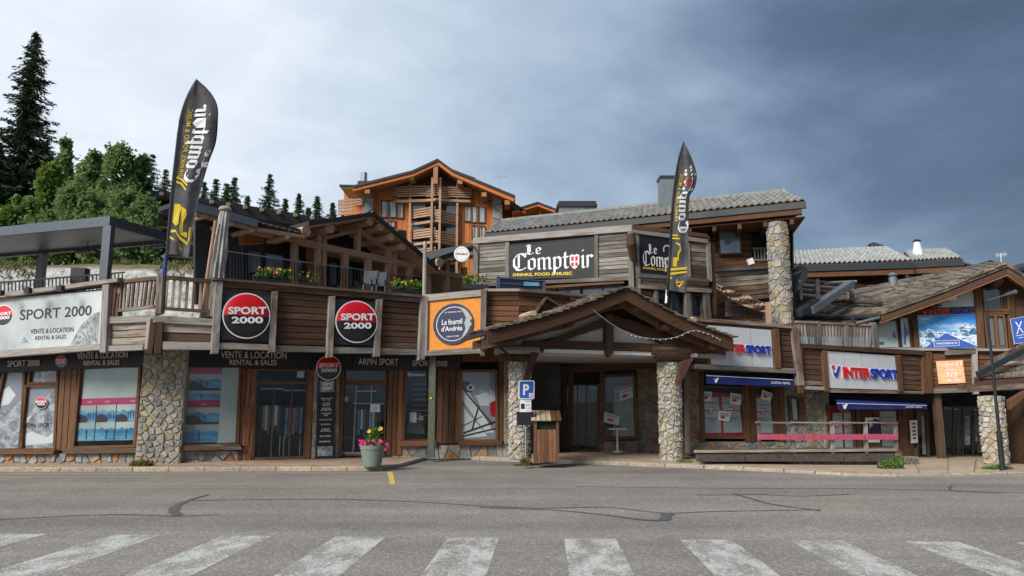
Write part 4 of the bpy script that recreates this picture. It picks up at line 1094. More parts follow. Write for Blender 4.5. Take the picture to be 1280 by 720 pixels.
for i in range(3):
    a, b = i / 3 + .01, (i + 1) / 3 - .005
    t, sh = bluephoto(GA, quadfit([(96, 507), (170.5, 505), (169.5, 527), (94, 528.5)], a, 0, b, 1), ['blue poster of people by a car in snow, left one of the upper row', 'blue poster of people by a car in snow, middle of the upper row', 'blue poster of people by a car in snow, right one of the upper row'][i], 'blue ski posters in two rows')
    ink(sh, t, 'letter_dark', lambda g: (sh.poly(g, [(0, .62), (.25, .52), (.5, .62), (.62, .85), (.55, 1), (0, 1)], .004), [person_print(g, sh, x, .8, .42, .5) for x in (.62, .74, .9)]), 'figure_print')
    t, sh = bluephoto(GA, quadfit([(94, 528.5), (169.5, 527), (167, 550), (92.5, 551.5)], a, 0, b, 1), ['blue poster of a walker on a lake shore, left one of the lower row', 'blue poster of a walker on a lake shore, middle of the lower row', 'blue poster of a walker on a lake shore, right one of the lower row'][i], 'blue ski posters in two rows')
    ink(sh, t, 'letter_dark', lambda g: person_print(g, sh, .6, .9, .62, .6), 'figure_print')
# W5: stack of posters and white strip
t, sh = film(GB, [(277, 459), (299, 459), (294, 553), (271, 554)], 'tall white strip down the right of the second poster window', 'tarp', -.055, 'blind', 'blind')
cq = [(237, 459), (278, 459), (272, 554), (230, 555)]
for j, (v0, v1, lab) in enumerate(((.0, .08, 'magenta strip at the top of the stacked posters right of the stone pillar'), (.44, .52, 'magenta strip in the middle of the stacked posters right of the stone pillar'))):
    t, sh = film(GB, quadfit(cq, 0, v0, 1, v1), lab, 'magenta_print', -.05)
    if j: ink(sh, t, 'letter_white', lambda g: sh.text(g, 'I.TINI', .42, .45, .6, .7, .004))
for j, (v0, v1, car, lab) in enumerate(((.085, .30, 1, 'grey blue poster of people and a car, topmost in the stack right of the pillar'), (.305, .435, 0, 'narrow blue poster of a lone skier, second in the stack right of the pillar'), (.525, .745, 1, 'blue poster of people and a car, third in the stack right of the pillar'), (.75, .985, 0, 'pale blue poster of a skier, lowest in the stack right of the pillar'))):
    t, sh = bluephoto(GB, quadfit(cq, 0, v0, 1, v1), lab, 'posters stacked right of the pillar')
    if car: ink(sh, t, 'letter_dark', lambda g: (sh.poly(g, [(0, .55), (.2, .45), (.4, .6), (.5, .85), (1, .9), (1, 1), (0, 1)], .004), [person_print(g, sh, x, .8, .42, .4) for x in (.38, .5, .58)]), 'figure_print')
    else: ink(sh, t, 'letter_dark', lambda g: person_print(g, sh, .42, .9, .62, .4), 'figure_print')
# papers in doors, window displays
t, sh = film(GB, [(372, 463), (381, 463), (380, 472), (371, 472)], 'grey notice paper in the upper glass of the left sliding door', 'paper')
t, sh = film(GC, [(463, 505.5), (475, 505.5), (475, 515), (463, 515)], 'white notice paper on the right leaf of the second sliding door', 'paper', .01)
ink(sh, t, 'print_lilac', lambda g: [sh.rect(g, .2, .25 + k * .18, .8, .31 + k * .18, .003) for k in range(4)])
t, sh = film(GC, [(430, 496), (435, 496), (435, 502), (430, 502)], 'small pale sticker on the fixed pane of the second door', 'print_lilac', .0)
g = G()
for k in range(7):
    a = GC.P(516 + (k % 2) - k * .6, 480 + k * 6.6, -.35); b = GC.P(534 + k * .4, 480 + k * 6.6, -.35); g.bar(a, b, .025, .012)
tag(g.build('rail_shelves', M['panel_grey']), 'thin pale shelf edges stacked inside the dark display window', 'shelf')
g = G(); g.loft([GC.P(508, 542, -.5), GC.P(531, 542, -.5), GC.P(526, 516, -.5), GC.P(514, 516, -.5)], [p - GC.n * .3 for p in [GC.P(508, 542, -.5), GC.P(531, 542, -.5), GC.P(526, 516, -.5), GC.P(514, 516, -.5)]])
tag(g.build('display_plinth', M['pot_green']), 'pale green display stand in the dark window beside the green post', 'display')
t, sh = film(GC, [(512, 515.5), (520.5, 515.5), (520.5, 528), (512, 528)], 'small white card before the green display stand', 'paper', -.2)
t, sh = film(GC, [(521, 519), (531, 519), (531, 526), (521, 526)], 'small dark discount card reading -50 in the display window', 'black_sheet', -.2)
ink(sh, t, 'letter_white', lambda g: sh.text(g, '-50', .05, .1, .8, .9, .003))
fascia_text(GC, [('Dynastar', 510, 466, 532, 471.5, 0)], 'pale script lettering at the top of the dark display window', -.01, 'steel')
# deck chair poster
t, sh = film(GC, [(578, 465), (619, 465), (620, 549), (577, 550)], 'grey poster of a skier in a deck chair, right of the green post', 'print_lilac')
ink(sh, t, 'letter_white', lambda g: (sh.poly(g, [(.02, .5), (.2, .62), (.55, .82), (.75, .95), (.0, .98)], .002), sh.poly(g, [(.4, .35), (.7, .3), (1, .38), (1, .5), (.55, .5)], .002), sh.poly(g, [(0, .25), (.12, .22), (.5, .55), (.95, .9), (.7, .9), (0, .4)], .003)), 'snow_print')
ink(sh, t, 'print_snow_mountain', lambda g: (sh.poly(g, [(.35, .36), (.6, .26), (.85, .25), (1, .33), (1, .42), (.5, .42)], .0015),), 'mountain_print')
ink(sh, t, 'letter_dark', lambda g: (sh.poly(g, [(0, .14), (.18, .14), (.3, .2), (.3, .3), (.12, .3), (0, .25)], .004), sh.stroke(g, [(.02, .25), (.9, .78)], .05, .005, 2), sh.stroke(g, [(.05, .9), (1, .74)], .06, .005, 2), sh.stroke(g, [(.0, .95), (1, .84)], .05, .005, 2), sh.stroke(g, [(.3, .86), (.5, .5)], .05, .006, 2), sh.stroke(g, [(.0, .8), (.6, .66)], .03, .005, 2)), 'chair_print')
ink(sh, t, 'petal_red', lambda g: sh.poly(g, [(.82, .46), (1, .42), (1, .68), (.85, .64)], .006), 'red_print')
ink(sh, t, 'letter_white', lambda g: sh.disc(g, .25, .23, .12, .045, .007, inner=.6), 'goggles_print')

# tall black menu board under the small round sign
Q = [(398, 474), (420, 474), (417, 571), (394.5, 572)]
t, sh = sheetthing('menu_board', 'tall narrow black menu board with white lines under the small round sign', 'sign', GB, Q, .16, .05, 'fascia_black', 'grey_metal_dark', .8)
ink(sh, t, 'print_grey_rock', lambda g: (sh.rect(g, .08, .02, .92, .165, .002), sh.rect(g, .08, .86, .92, .985, .002)), 'photo_print')
ink(sh, t, 'letter_white', lambda g: (sh.text(g, 'ARPIN', .22, .04, .8, .08, .004, .02), sh.text(g, 'SPORT', .22, .1, .8, .14, .004, .02)))
rows = ['Horaires 7/7', '9h - 19h', 'LOCATION', 'DE SKIS', 'ENTRETIEN', 'SKI SERVICE', 'CHAUSSURES', 'SKIS', 'LOCATION VELO', 'SKI RENTAL', 'WORKSHOP', 'SKI TUNING', 'SKI LOCKERS', 'BIKE RENTAL']
ys_ = [.235, .258, .30, .325, .365, .388, .43, .455, .51, .57, .63, .655, .72, .79]
ink(sh, t, 'letter_white', lambda g: [sh.text(g, s_, .5 - .028 * len(s_), y, .5 + .028 * len(s_), y + .018, .004, .01) for s_, y in zip(rows, ys_)])

# orange bakery panel
Q = [(534.5, 376.5), (601, 371.5), (601, 433.5), (534, 438.5)]
t, sh = sheetthing('bakery_sign', 'bright orange panel with a round navy sign reading le fournil d\'Andréa', 'sign', UE, Q, .04, .04, 'orange_panel')
ink(sh, t, 'navy', lambda g: sh.disc(g, .49, .5, .375, .41, .03, n=44), 'disc')
g = G(); n = 40
A = [sh.p(.49 + .375 * math.cos(2 * math.pi * i / n), .5 + .41 * math.sin(2 * math.pi * i / n), .045) for i in range(n)]; B = [p - UE.n * .04 for p in A]
G().loft(A, B).build('disc_case', M['navy'], t)
ink(sh, t, 'letter_white', lambda g: (sh.disc(g, .49, .5, .315, .345, .049, n=44, inner=.965), sh.text(g, 'Le fournil', .28, .40, .66, .51, .049, .012), sh.text(g, "d'Andréa", .27, .54, .66, .64, .049, .012), sh.text(g, 'LA GRANDE MAIE', .33, .245, .65, .275, .049), sh.text(g, 'DEPUIS 2006', .37, .735, .6, .765, .049)))
ink(sh, t, 'print_mist', lambda g: sh.poly(g, [(.60, .16), (.72, .22), (.80, .33), (.845, .42), (.80, .46), (.84, .53), (.80, .58), (.76, .68), (.68, .78), (.66, .76), (.72, .62), (.70, .5), (.73, .4), (.68, .28)], .051), 'face_print')

# what stands inside, behind the dark glass
def rack(face, x0, x1, yt, yb, off, label, cols, seed):
    rr = random.Random(seed); a = face.P(x0, yt, off); b = face.P(x1, yt, off); z0 = face.P(x0, yb, off).z
    t = thing('clothes_rack', label, 'rack', Vector((a.x, a.y, z0)), 'clothes racks inside the shop')
    G().tube([a, b], .015, 6).tube([Vector((a.x, a.y, z0)), a], .02, 6).tube([Vector((b.x, b.y, z0)), b], .02, 6).build('rail', M['steel'], t)
    n = 9
    for i in range(n):
        p = lerp(a, b, (i + .5) / n); w = rr.uniform(.16, .22); h = rr.uniform(.55, .85); d = face.n * w
        A = [p + d * .25, p + d, p + d * .8 - Vector((0, 0, h)), p - d * .8 - Vector((0, 0, h)), p - d, p - d * .25]
        u = face.u * .035
        G().loft([q + u for q in A], [q - u for q in A]).build('garment', M[cols[i % len(cols)]], t)
rack(GB, 326, 352, 507, 570, -.55, 'rack of clothes behind the left sliding door, left of the two', ['navy', 'print_grey_rock', 'paper', 'grey_metal'], 1)
rack(GB, 357, 377, 510, 570, -.6, 'rack of clothes behind the left sliding door, right of the two', ['print_blue_lake', 'grey_metal', 'red_band', 'navy'], 2)
rack(GC, 444, 476, 512, 562, -.55, 'rack of clothes behind the second sliding door', ['navy', 'print_blue_lake', 'paper', 'grey_metal'], 3)
for fc, x, y, lab in ((GB, 340, 486, 'pale bar added for a reflection line in the left sliding door'), (GB, 368, 488, 'short pale bar added for a reflection line in the left door, the right one'), (GC, 458, 489, 'pale bar added for a reflection line in the second sliding door')):
    p = fc.P(x, y, -.6); tag(G().bar(p - fc.u * .3, p + fc.u * .3, .05, .03).build('white_bar', M['lamp_white']), lab, 'lamp', 'added pale bars inside the shop')  # bars added to suggest pale reflection lines in the door glass
# ================================================================ PERGOLA AND UPPER TERRACE ON THE LEFT
P0 = at(137, 278, 22.0); zt = P0.z + .18
e1 = Vector((-.95, .31, 0)).normalized(); e2 = Vector((.31, .95, 0)).normalized()
pg = thing('pergola', 'dark grey metal pergola with a flat louvred roof on the left terrace', 'pergola', (P0.x, P0.y, 3.5))
c0 = Vector((P0.x, P0.y, 0)); LA, LB = 9.0, 2.6
def pz(a, b, z): return c0 + e1 * a + e2 * b + Vector((0, 0, z))
zb_ = zt - .30
g = G(); g.bar(pz(-.07, 0, (zt + zb_) / 2), pz(LA, 0, (zt + zb_) / 2), .14, .30); g.build('roof_beam', M['grey_metal'], pg, e1)
g = G(); g.bar(pz(0, .07, (zt + zb_) / 2), pz(0, LB, (zt + zb_) / 2), .14, .296); g.build('roof_beam', M['grey_metal'], pg, e2)
g = G(); g.bar(pz(-.07, LB, (zt + zb_) / 2), pz(LA, LB, (zt + zb_) / 2), .14, .298); g.build('roof_beam', M['grey_metal_dark'], pg, e1)
for k in range(38):
    a = .15 + k * .232
    g = G(); g.bar(pz(a, .08, zb_ + .12), pz(a, LB - .08, zb_ + .12), .20, .03); g.build('louvre', M['zinc'], pg, e2)
for a, b in ((0.02, 0.02), (5.8, LB), (.0, LB), (LA, 0.02)):
    if (a, b) == (.0, LB): continue
    g = G(); g.bar(pz(a, b, 3.4), pz(a, b, zb_), .24, .24, (0, 1, 0)); g.build('post', M['grey_metal'], pg, (0, 0, 1))
for a, b, lab in ((3.4, LB - .3, 'black patio heater bar hanging under the middle of the pergola'), (.2, LB - .2, 'black patio heater bar at the right end of the pergola')):
    o = pz(a, b, zb_ - .12); h = thing('patio_heater', lab, 'heater', o, 'patio heaters')
    g = G(); g.bar(o - e1 * .45, o + e1 * .45, .14, .09); g.build('housing', M['black_sheet'], h)
    g = G(); g.bar(o + Vector((0, 0, .05)), o + Vector((0, 0, .2)), .04, .04, (0, 1, 0)); g.build('hanger', M['black_sheet'], h)
    for k in (-.3, 0, .3):
        g = G(); g.bar(o + e1 * (k - .12) + Vector((0, -.08, -.02)), o + e1 * (k + .12) + Vector((0, -.08, -.02)), .02, .06); g.build('grille', M['grey_metal'], h)
# thin railing of the terrace
TR = Face(-60, 24.0, 155, 21.8, 350)
rl = thing('terrace_railing', 'thin black metal railing of the terrace under the pergola', 'railing', TR.P(60, 372))
G().prism(TR, [(-60, 357), (155, 339.5), (155, 341), (-60, 359)], 0, .05).build('handrail', M['black_sheet'], rl)
G().prism(TR, [(-60, 380), (155, 366), (155, 368), (-60, 382)], 0, .04).build('bottom_rail', M['black_sheet'], rl)
for k in range(46):
    x = -55 + k * 4.6; y = 357 - (x + 60) * .0814
    solid('baluster', TR, [(x, y + 1), (x + .9, y + 1), (x + .9, y + 22), (x, y + 22)], -.01, .025, M['black_sheet'], rl)
g = G(); b = at(100, 345, 22.8); g.box(b, (.22, 0, 0), (0, .15, 0), (0, 0, .24)); o = g.build('loudspeaker', M['black_sheet']); 
g = G(); g.bar(b + Vector((-.2, .02, -1.2)), b + Vector((-.2, .02, .2)), .07, .07, (0, 1, 0)); o2 = g.build('stand', M['wood_weathered'])
t = thing('loudspeaker', 'black loudspeaker box on a post at the pergola railing', 'speaker', b - Vector((0, 0, 1.2)))
for q in (o, o2): q.parent = t; q.location = WP[q.name] - WP[t.name]
o.name = 'cabinet'
# terrace deck behind the left parapets
deck = [UA.P(-160, 440, -.3), UA.P(135, 440, -.3), UB.P(200, 440, -.3), UC.P(268, 440, -.3), UD.P(528, 440, -.3), UF.P(648, 440, -.3), UG.P(830, 440, -.3)]
A = [Vector((p.x, p.y, 3.75)) for p in deck] + [Vector((4.5, 33, 3.75)), Vector((-30, 33, 3.75))]
G().loft(A, [p - Vector((0, 0, .2)) for p in A]).build('terrace_deck', M['wood_weathered'], shop)
# closed parasol with wooden mast
for (xt, yt, xb, yb, d, lab, w) in ((281.5, 262, 271, 390, 18.9, 'closed pale grey striped parasol tied against the parapet corner', .20),):
    a = at(xt, yt, d); b = at(xb + 3, yb, d); b.z = 3.8; b.x = a.x - .14
    t = thing('closed_parasol', lab, 'parasol', b)
    vs = []; fs = []; nr, nc = 14, 22
    for i in range(nr + 1):
        f = i / nr; c = lerp(a, b + Vector((-.05, 0, 0)), f)
        for j in range(nc):
            an = 2 * math.pi * j / nc; rr = (.11 + .10 * f ** .8) * (1 + (.28 if j % 2 else -.22) * (0.4 + .6 * f)) * (1 + .08 * math.sin(i * 1.3 + j))
            if i == 0: rr *= .9
            vs.append(c + Vector((math.cos(an) * rr, math.sin(an) * rr, 0)))
    for i in range(nr):
        for j in range(nc): fs.append((i * nc + j, i * nc + (j + 1) % nc, (i + 1) * nc + (j + 1) % nc, (i + 1) * nc + j))
    fs.append(tuple(range(nc))[::-1])
    meshobj('canopy', vs, fs, M['cloth_grey'], t, (0, 0, 1))
    G().lathe(a + Vector((0, 0, -.02)), [(.16, 0), (.17, .04), (.12, .09), (.02, .12)], 14).build('cap', M['cloth_grey'], t)
    g = G(); g.tube([b + Vector((-.24, -.2, -.1)), a + Vector((-.15, -.2, -.35))], .045, 8); g.build('mast', M['wood_tan'], t, (0, 0, 1))
t_ = at(268, 350, 18.6)

# ================================================================ BLACK CHALET WITH PORCH GABLES
CF = Face(375, 26.0, 522, 30.4, 330)
CBK = Face(375, 28.2, 522, 33.2, 330)
ch = thing('chalet', 'black clad chalet with pale timber porch gables on the upper terrace', 'building', (CF.a.x, CF.a.y, 4.0))
solid('wall', CF, [(246, 262), (330, 285), (386, 300), (600, 360), (600, 380), (246, 380)], -2.4, .25, M['dark_cladding'], ch)
for i in range(9):   # cladding boards of the left bay
    x0 = 246 + i * 7
    y0 = 266 + i * 2.2
    solid('cladding_board', CF, [(x0, y0), (x0 + 6, y0 + 2), (x0 + 6, 378), (x0, 378)], -2.33 + (i % 2) * .012, .06, M['dark_cladding'], ch, (0, 0, 1))
solid('side_wall', CF, [(244, 268), (302, 284), (302, 360), (244, 360)], -1.2, .12, M['dark_cladding'], ch)
solid('black_wall_panel', CF, [(303, 297), (384, 312), (384, 356), (303, 356)], -2.2, .1, M['black_sheet'], ch)  # flat black panel set proud of the wall
solid('warm_wall', CF, [(384, 306), (398, 309), (398, 356), (384, 356)], -2.1, .1, M['wood_warm'], ch, (0, 0, 1))
solid('warm_wall', CF, [(408, 310), (470, 325), (470, 331), (408, 320)], -2.05, .1, M['wood_warm'], ch)
solid('warm_wall', CF, [(464, 326), (487, 332), (487, 362), (464, 362)], -2.0, .1, M['wood_warm'], ch, (0, 0, 1))
solid('warm_wall', CF, [(540, 336), (600, 348), (600, 368), (540, 368)], -1.8, .1, M['wood_warm'], ch, (0, 0, 1))
for Q in ([(313, 314), (326, 315), (326, 341), (312, 340)], [(333, 317), (354, 320), (354, 343), (332, 341)], [(373, 325), (378, 325.5), (378, 350), (373, 350)], [(396, 329), (400, 330), (400, 352), (396, 351)]):
    w = window(CF, Q, ch, 1, off=-2.1, th=.06, mat='black_sheet', goff=-2.12, gm='sky_glass')
for Q in ([(413, 328), (421, 329), (421, 356), (413, 356)], [(435, 333), (441, 334), (441, 360), (435, 360)], [(450, 336), (457, 337), (457, 361), (450, 361)], [(500, 345), (510, 346), (510, 366), (500, 366)]):
    w = window(CF, Q, ch, 1.4, off=-2.0, th=.06, mat='black_sheet', goff=-2.03, gm='sky_glass')
WT = 'wood_tan'
# porch posts
for x0, x1, y0, y1 in ((367, 373, 300, 354), (397, 401.5, 292, 358), (403.5, 408.5, 293, 358), (430, 436, 315, 361), (459, 464.5, 322, 364), (485, 489.5, 308, 366), (491, 496, 310, 366), (511, 516, 332, 367), (535, 539, 336, 367), (558, 562, 330, 367), (580, 584, 334, 367)):
    beam(CF, [(x0 + .5, y0), (x1 + .5, y0), (x1, y1 + 8), (x0, y1 + 8)], .12, .22, M[WT], ch, 'porch_post')
beam(CF, [(311, 283), (376, 297), (376, 303), (310, 290)], .16, .3, M[WT], ch, 'tie_beam')
beam(CF, [(372, 297), (524, 330), (524, 337), (372, 304.5)], .14, .26, M[WT], ch, 'tie_beam')
beam(CF, [(524, 332), (600, 347), (600, 353), (524, 338)], .14, .26, M[WT], ch, 'tie_beam')
beam(CF, [(386, 300), (447, 285.5), (447, 290), (396, 302.5)], .05, .18, M[WT], ch, 'collar_beam')
beam(CF, [(447, 283), (452, 283), (451, 315), (446.5, 314)], .10, .22, M[WT], ch, 'king_post')
beam(CF, [(451, 285), (490, 311), (490, 317), (451, 291)], .06, .18, M[WT], ch, 'truss_strut')
beam(CF, [(493, 310), (515, 328), (515, 332), (493, 316)], .06, .18, M[WT], ch, 'truss_strut')
solid('attic_wall', CF, [(376, 300), (447, 283), (490, 310), (490, 326), (376, 301)], -1.3, .1, M['roof_black'], ch)
solid('attic_wall', CF, [(492, 312), (520, 330), (492, 328)], -1.0, .1, M['wood_warm'], ch)
# gable roof: black edge over pale boards, carried back
def gable(face, pts, thk, depth, off, mat_t, mat_b, parent, bth=4, name='roof'):
    up = pts; dn = [(x, y + thk) for x, y in pts][::-1]
    for i in range(len(pts) - 1):
        solid(name, face, [pts[i], pts[i + 1], (pts[i + 1][0], pts[i + 1][1] + thk), (pts[i][0], pts[i][1] + thk)], off, depth, M[mat_t], parent)
        a = (pts[i][0], pts[i][1] + thk); b = (pts[i + 1][0], pts[i + 1][1] + thk)
        solid('soffit_board', face, [a, b, (b[0], b[1] + bth), (a[0], a[1] + bth)], off - .08, depth - .1, M[mat_b], parent)
gable(CF, [(386, 276.5), (468, 264.5), (527, 315), (548, 333)], 5.5, 5.0, .9, 'roof_black', WT, ch, 2.5)
for a, b in (((463, 277), (476, 283)), ((476, 284), (490, 291)), ((490, 296), (503, 303)), ((504, 308), (517, 315))):
    p = CF.P(*a, .8); g = G(); g.tube([p, p - CF.n * 1.8], .16, 8); g.build('purlin', M[WT], ch)
for x, y in ((413, 285), (383, 289)):
    p = CF.P(x, y, .75); G().tube([p, p - CF.n * 2.0], [.20, .2], 8).build('purlin', M[WT], ch)
# left lean-to: grey gutter band and black roof
solid('gutter_band', CF, [(232, 249), (248, 253.5), (322, 274.5), (322, 284), (248, 264), (232, 259.5)], .9, .2, M['zinc'], ch)
solid('roof', CF, [(232, 247), (322, 273), (386, 289), (386, 293), (322, 279), (232, 253)], .7, 1.8, M['roof_black'], ch)
beam(CF, [(322, 284), (382, 294), (382, 298), (322, 289)], .8, .2, M[WT], ch, 'fascia_beam')
beam(CF, [(246, 265), (322, 285), (322, 289), (246, 269)], .75, .2, M[WT], ch, 'fascia_beam')
for k in range(8):
    x = 322 + k * 8; y = 277.5 + k * 2.0
    solid('roof_batten', CF, [(x, y - 1.4), (x + 5, y), (x + 5, y + 1.4), (x, y)], .78, .3, M['zinc'], ch)
for x, y in ((256, 270), (290, 279), (316, 287), (360, 296)):
    p = CF.P(x, y, .8); G().tube([p, p - CF.n * 1.2], .09, 8).build('purlin', M['wood_log'], ch)
gable(CF, [(538, 324), (568, 314), (612, 300)], 5, 5.0, .9, 'roof_black', WT, ch, 2.5)
beam(CF, [(546, 333), (560, 327), (592, 318), (592, 322), (560, 331), (546, 338)][:4] , .1, .2, M[WT], ch, 'collar_beam')
p = CF.P(550, 328, 1.0); G().tube([p, p - CF.n * 1.5], .2, 8).build('purlin', M['wood_log'], ch)
planks(CF, [(304, 293), (331, 293.5), (331, 304), (304, 306)], 5, -.5, .3, M['wood_orange'], ch, 'box_board')
# chalet balcony rail
rl = thing('glass_rail', 'slim steel railing in front of the black chalet porch', 'railing', CF.P(400, 356, .3))
for pts in ([(286, 313.5), (380, 327), (530, 346), (530, 347), (380, 328), (286, 314.7)],):
    G().prism(CF, [pts[0], pts[1], pts[4], pts[5]], .3, .04).prism(CF, [pts[1], pts[2], pts[3], pts[4]], .3, .04).build('handrail', M['steel'], rl)
for k in range(60):
    x = 288 + k * 4.0; y = 314 + (x - 286) * .134
    solid('baluster', CF, [(x, y + 1), (x + .6, y + 1), (x + .6, y + 34), (x, y + 34)], .29, .02, M['grey_metal_dark'], rl)
# flower boxes on the parapet
def flowerbox(face, Q, off, th, label, n=110, seed=1, cols=('petal_red', 'petal_yellow')):
    rr = random.Random(seed)
    b = face.P(*qmap(Q, .5, 1), off); t = thing('flower_box', label, 'planter', b, 'flower boxes on the parapets')
    solid('box', face, Q, off, th, M['black_sheet'], t)
    P = []
    a = face.P(*Q[0], off - th / 2); c = face.P(*Q[1], off - th / 2)
    gl = G(); fl = {k: G() for k in cols}
    for i in range(n):
        p = lerp(a, c, rr.random()) + Vector((0, 0, rr.uniform(.0, .26))) + face.n * rr.uniform(-.1, .14)
        d = Vector((rr.uniform(-1, 1), rr.uniform(-1, 1), rr.uniform(.1, 1))).normalized() * .07; s = d.cross(Vector((rr.uniform(-1, 1), rr.uniform(-1, 1), rr.uniform(-1, 1)))).normalized() * .035
        gl.add([p, p + d * .6 + s, p + d * 1.3, p + d * .6 - s], [(0, 1, 2, 3)])
    for i in range(n // 12):
        p = lerp(a, c, rr.random()) + Vector((0, 0, rr.uniform(.12, .32))) + face.n * rr.uniform(.0, .15); k = cols[rr.randrange(len(cols))]
        for q in range(5):
            an = q * 1.257; s = .026
            fl[k].add([p, p + Vector((math.cos(an) * s, -.01, math.sin(an) * s)), p + Vector((math.cos(an + .6) * s * 1.4, -.015, math.sin(an + .6) * s * 1.4)), p + Vector((math.cos(an + 1.2) * s, -.01, math.sin(an + 1.2) * s))], [(0, 1, 2, 3)])
    o = gl.build('leaves', M['plant_leaves'], t); o['kind'] = 'stuff'
    for k in cols: o = fl[k].build('flowers', M[k], t); o['kind'] = 'stuff'
flowerbox(UD, [(318, 347.5), (364, 350.5), (364, 355), (318, 352)], -.25, .22, 'black flower box with red and yellow flowers over the left round sign', 150, 3)
flowerbox(UD, [(489, 361), (526, 363), (526, 368), (489, 366)], -.25, .22, 'black flower box with red and yellow flowers beside the wooden pole', 120, 5)
flowerbox(UF, [(579, 355), (611, 355.5), (611, 361), (579, 360.5)], -.3, .22, 'black flower box with yellow blooms at the left corner of the grey bar wall', 100, 6, ('petal_yellow', 'petal_yellow'))
flowerbox(UD, [(372, 351.5), (398, 354), (398, 358), (372, 355.5)], -.3, .22, 'low dark planter with little green behind the parapet between the round signs', 30, 9)
# wooden pole on the parapet corner
g = G(); a = UD.P(531.5, 302, -.1); b = Vector((a.x, a.y, 3.8)); g.tube([b, a], [.065, .055], 8)
tag(g.build('wooden_pole', M['wood_grey'], None, (0, 0, 1)), 'bare grey wooden pole rising from the parapet left of the orange sign', 'pole')
# deck chairs behind the rail
for k, (x, y, lab) in enumerate(((463, 352, 'folded dark deck chair behind the parapet, left of the pair'), (474, 354, 'folded dark deck chair behind the parapet, right of the pair'))):
    p = at(x, y, 24.2); t = thing('deck_chair', lab, 'chair', p - Vector((0, 0, .6)), 'deck chairs on the terrace')
    for s_ in (-.22, .22):
        g = G(); g.bar(p + Vector((s_, -.2, -.5)), p + Vector((s_ * .9, .2, .42)), .04, .04); g.build('leg', M['grey_metal_dark'], t)
        g = G(); g.bar(p + Vector((s_, .3, -.5)), p + Vector((s_, -.2, .1)), .04, .04); g.build('leg', M['grey_metal_dark'], t)
    g = G(); g.loft([p + Vector((-.22, -.05, -.1)), p + Vector((.22, -.05, -.1)), p + Vector((.2, .2, .4)), p + Vector((-.2, .2, .4))], [q + Vector((0, .03, 0)) for q in [p + Vector((-.22, -.05, -.1)), p + Vector((.22, -.05, -.1)), p + Vector((.2, .2, .4)), p + Vector((-.2, .2, .4))]]); g.build('seat', M['dark_cladding'], t)

# ================================================================ BROWN APARTMENT BLOCK BEHIND
AF = Face(180, 44, 620, 58, 260)
ap = thing('apartment_block', 'long dark brown apartment block with a black roof behind the chalet', 'building', at(300, 300, 46) - Vector((0, 0, 5)))
solid('wall', AF, [(176, 246), (600, 305), (600, 330), (176, 325)], 0, 8, M['beige_wall'], ap)
solid('roof', AF, [(176, 236.5), (215, 240), (250, 247), (420, 275), (600, 302), (600, 316), (420, 289), (250, 262), (215, 250), (176, 247)], 1.6, 9.5, M['roof_black'], ap)
for k in range(15):
    x = 202 + k * 21; y = 241 + (x - 202) * .158 + 1
    p = AF.P(x, y, 1.8); G().tube([p, p - AF.n * 1.2 + Vector((0, 0, .1))], .13, 6).build('rafter_end', M['wood_log'], ap)
for r_ in range(4):
    yb = 249 + r_ * 18
    for k in range(5):
        x = 184 + k * 10.2; y = yb + (x - 184) * .06
        window(AF, [(x, y), (x + 5.4, y + .3), (x + 5.4, y + 9), (x, y + 8.7)], ap, .8, off=.1, th=.1, mat='letter_cream', goff=.06, gm='dark_glass', mull=(.5,))
    solid('balcony_front', AF, [(176, yb + 9.5), (300, yb + 16.5), (300, yb + 22), (176, yb + 15)], .9, .1, M['wood_red'], ap)
    solid('balcony_floor', AF, [(176, yb + 15), (300, yb + 22), (300, yb + 23.4), (176, yb + 16.4)], .95, .9, M['letter_cream'], ap)

# ================================================================ ORANGE HOTEL
HF = Face(425, 52, 700, 52, 270)
ht = thing('hotel', 'tall orange timber hotel with stacked corner balconies behind the bar', 'building', at(548, 330, 52) - Vector((0, 0, 6)))
wl = solid('wall', HF, [(455, 236), (515, 219), (546, 203), (575, 215), (628, 240), (628, 350), (455, 350)], 0, 8, M['wood_orange'], ht)
k = 0
for x0 in range(467, 626, 6):     # cladding boards
    if 513 < x0 < 571: continue
    yt = 236 - (x0 - 455) * .26 if x0 < 546 else 212 + (x0 - 570) * .46
    solid('cladding_board', HF, [(x0, yt + 6), (x0 + 5.6, yt + 6), (x0 + 5.6, 345), (x0, 345)], .06 + (k % 2) * .02, .08, M['wood_orange'], ht, (0, 0, 1)); k += 1
for Q in ([(453, 238), (467, 234), (466, 300), (452, 300)], [(616, 243), (628, 247), (627, 320), (615, 320)]):
    stonewall(HF, Q, .5, 1.1, M['stone_small_grey'], ht, 'pier_stone', depth=.12, cellh=.55, th=.6, mort=M['stone_small_grey'])
for Q, mu in (([(477, 251), (495, 252), (495, 271), (477, 271)], (.5,)), ([(497, 252), (503.5, 252), (503.5, 272), (497, 272)], ()), ([(581, 257.5), (588, 258), (588, 276), (581, 276)], ()), ([(590, 258), (606, 259), (606, 277.5), (590, 277)], (.45,)),
              ([(486, 276), (493, 276.5), (493, 283), (486, 283)], ()), ([(590, 282), (597, 282.5), (597, 297), (590, 297)], ()), ([(599, 283), (606, 283), (606, 300), (599, 300)], ()), ([(582, 305), (600, 306), (600, 320), (582, 320)], (.5,))):
    window(HF, Q, ht, 1, off=.2, th=.15, mat='wood_red', goff=.14, gm='glass_clear', mull=mu)
    solid('curtain', HF, quadfit(Q, .03, 0, .32, 1), .12, .02, M['curtain'], ht); solid('curtain', HF, quadfit(Q, .62, 0, .97, 1), .12, .02, M['curtain'], ht)
solid('recess_shade', HF, [(493, 222), (546, 205), (594, 222), (594, 232), (493, 232)], .03, .05, M['wood_dark'], ht)  # flat dark board painted as the shade under the gable
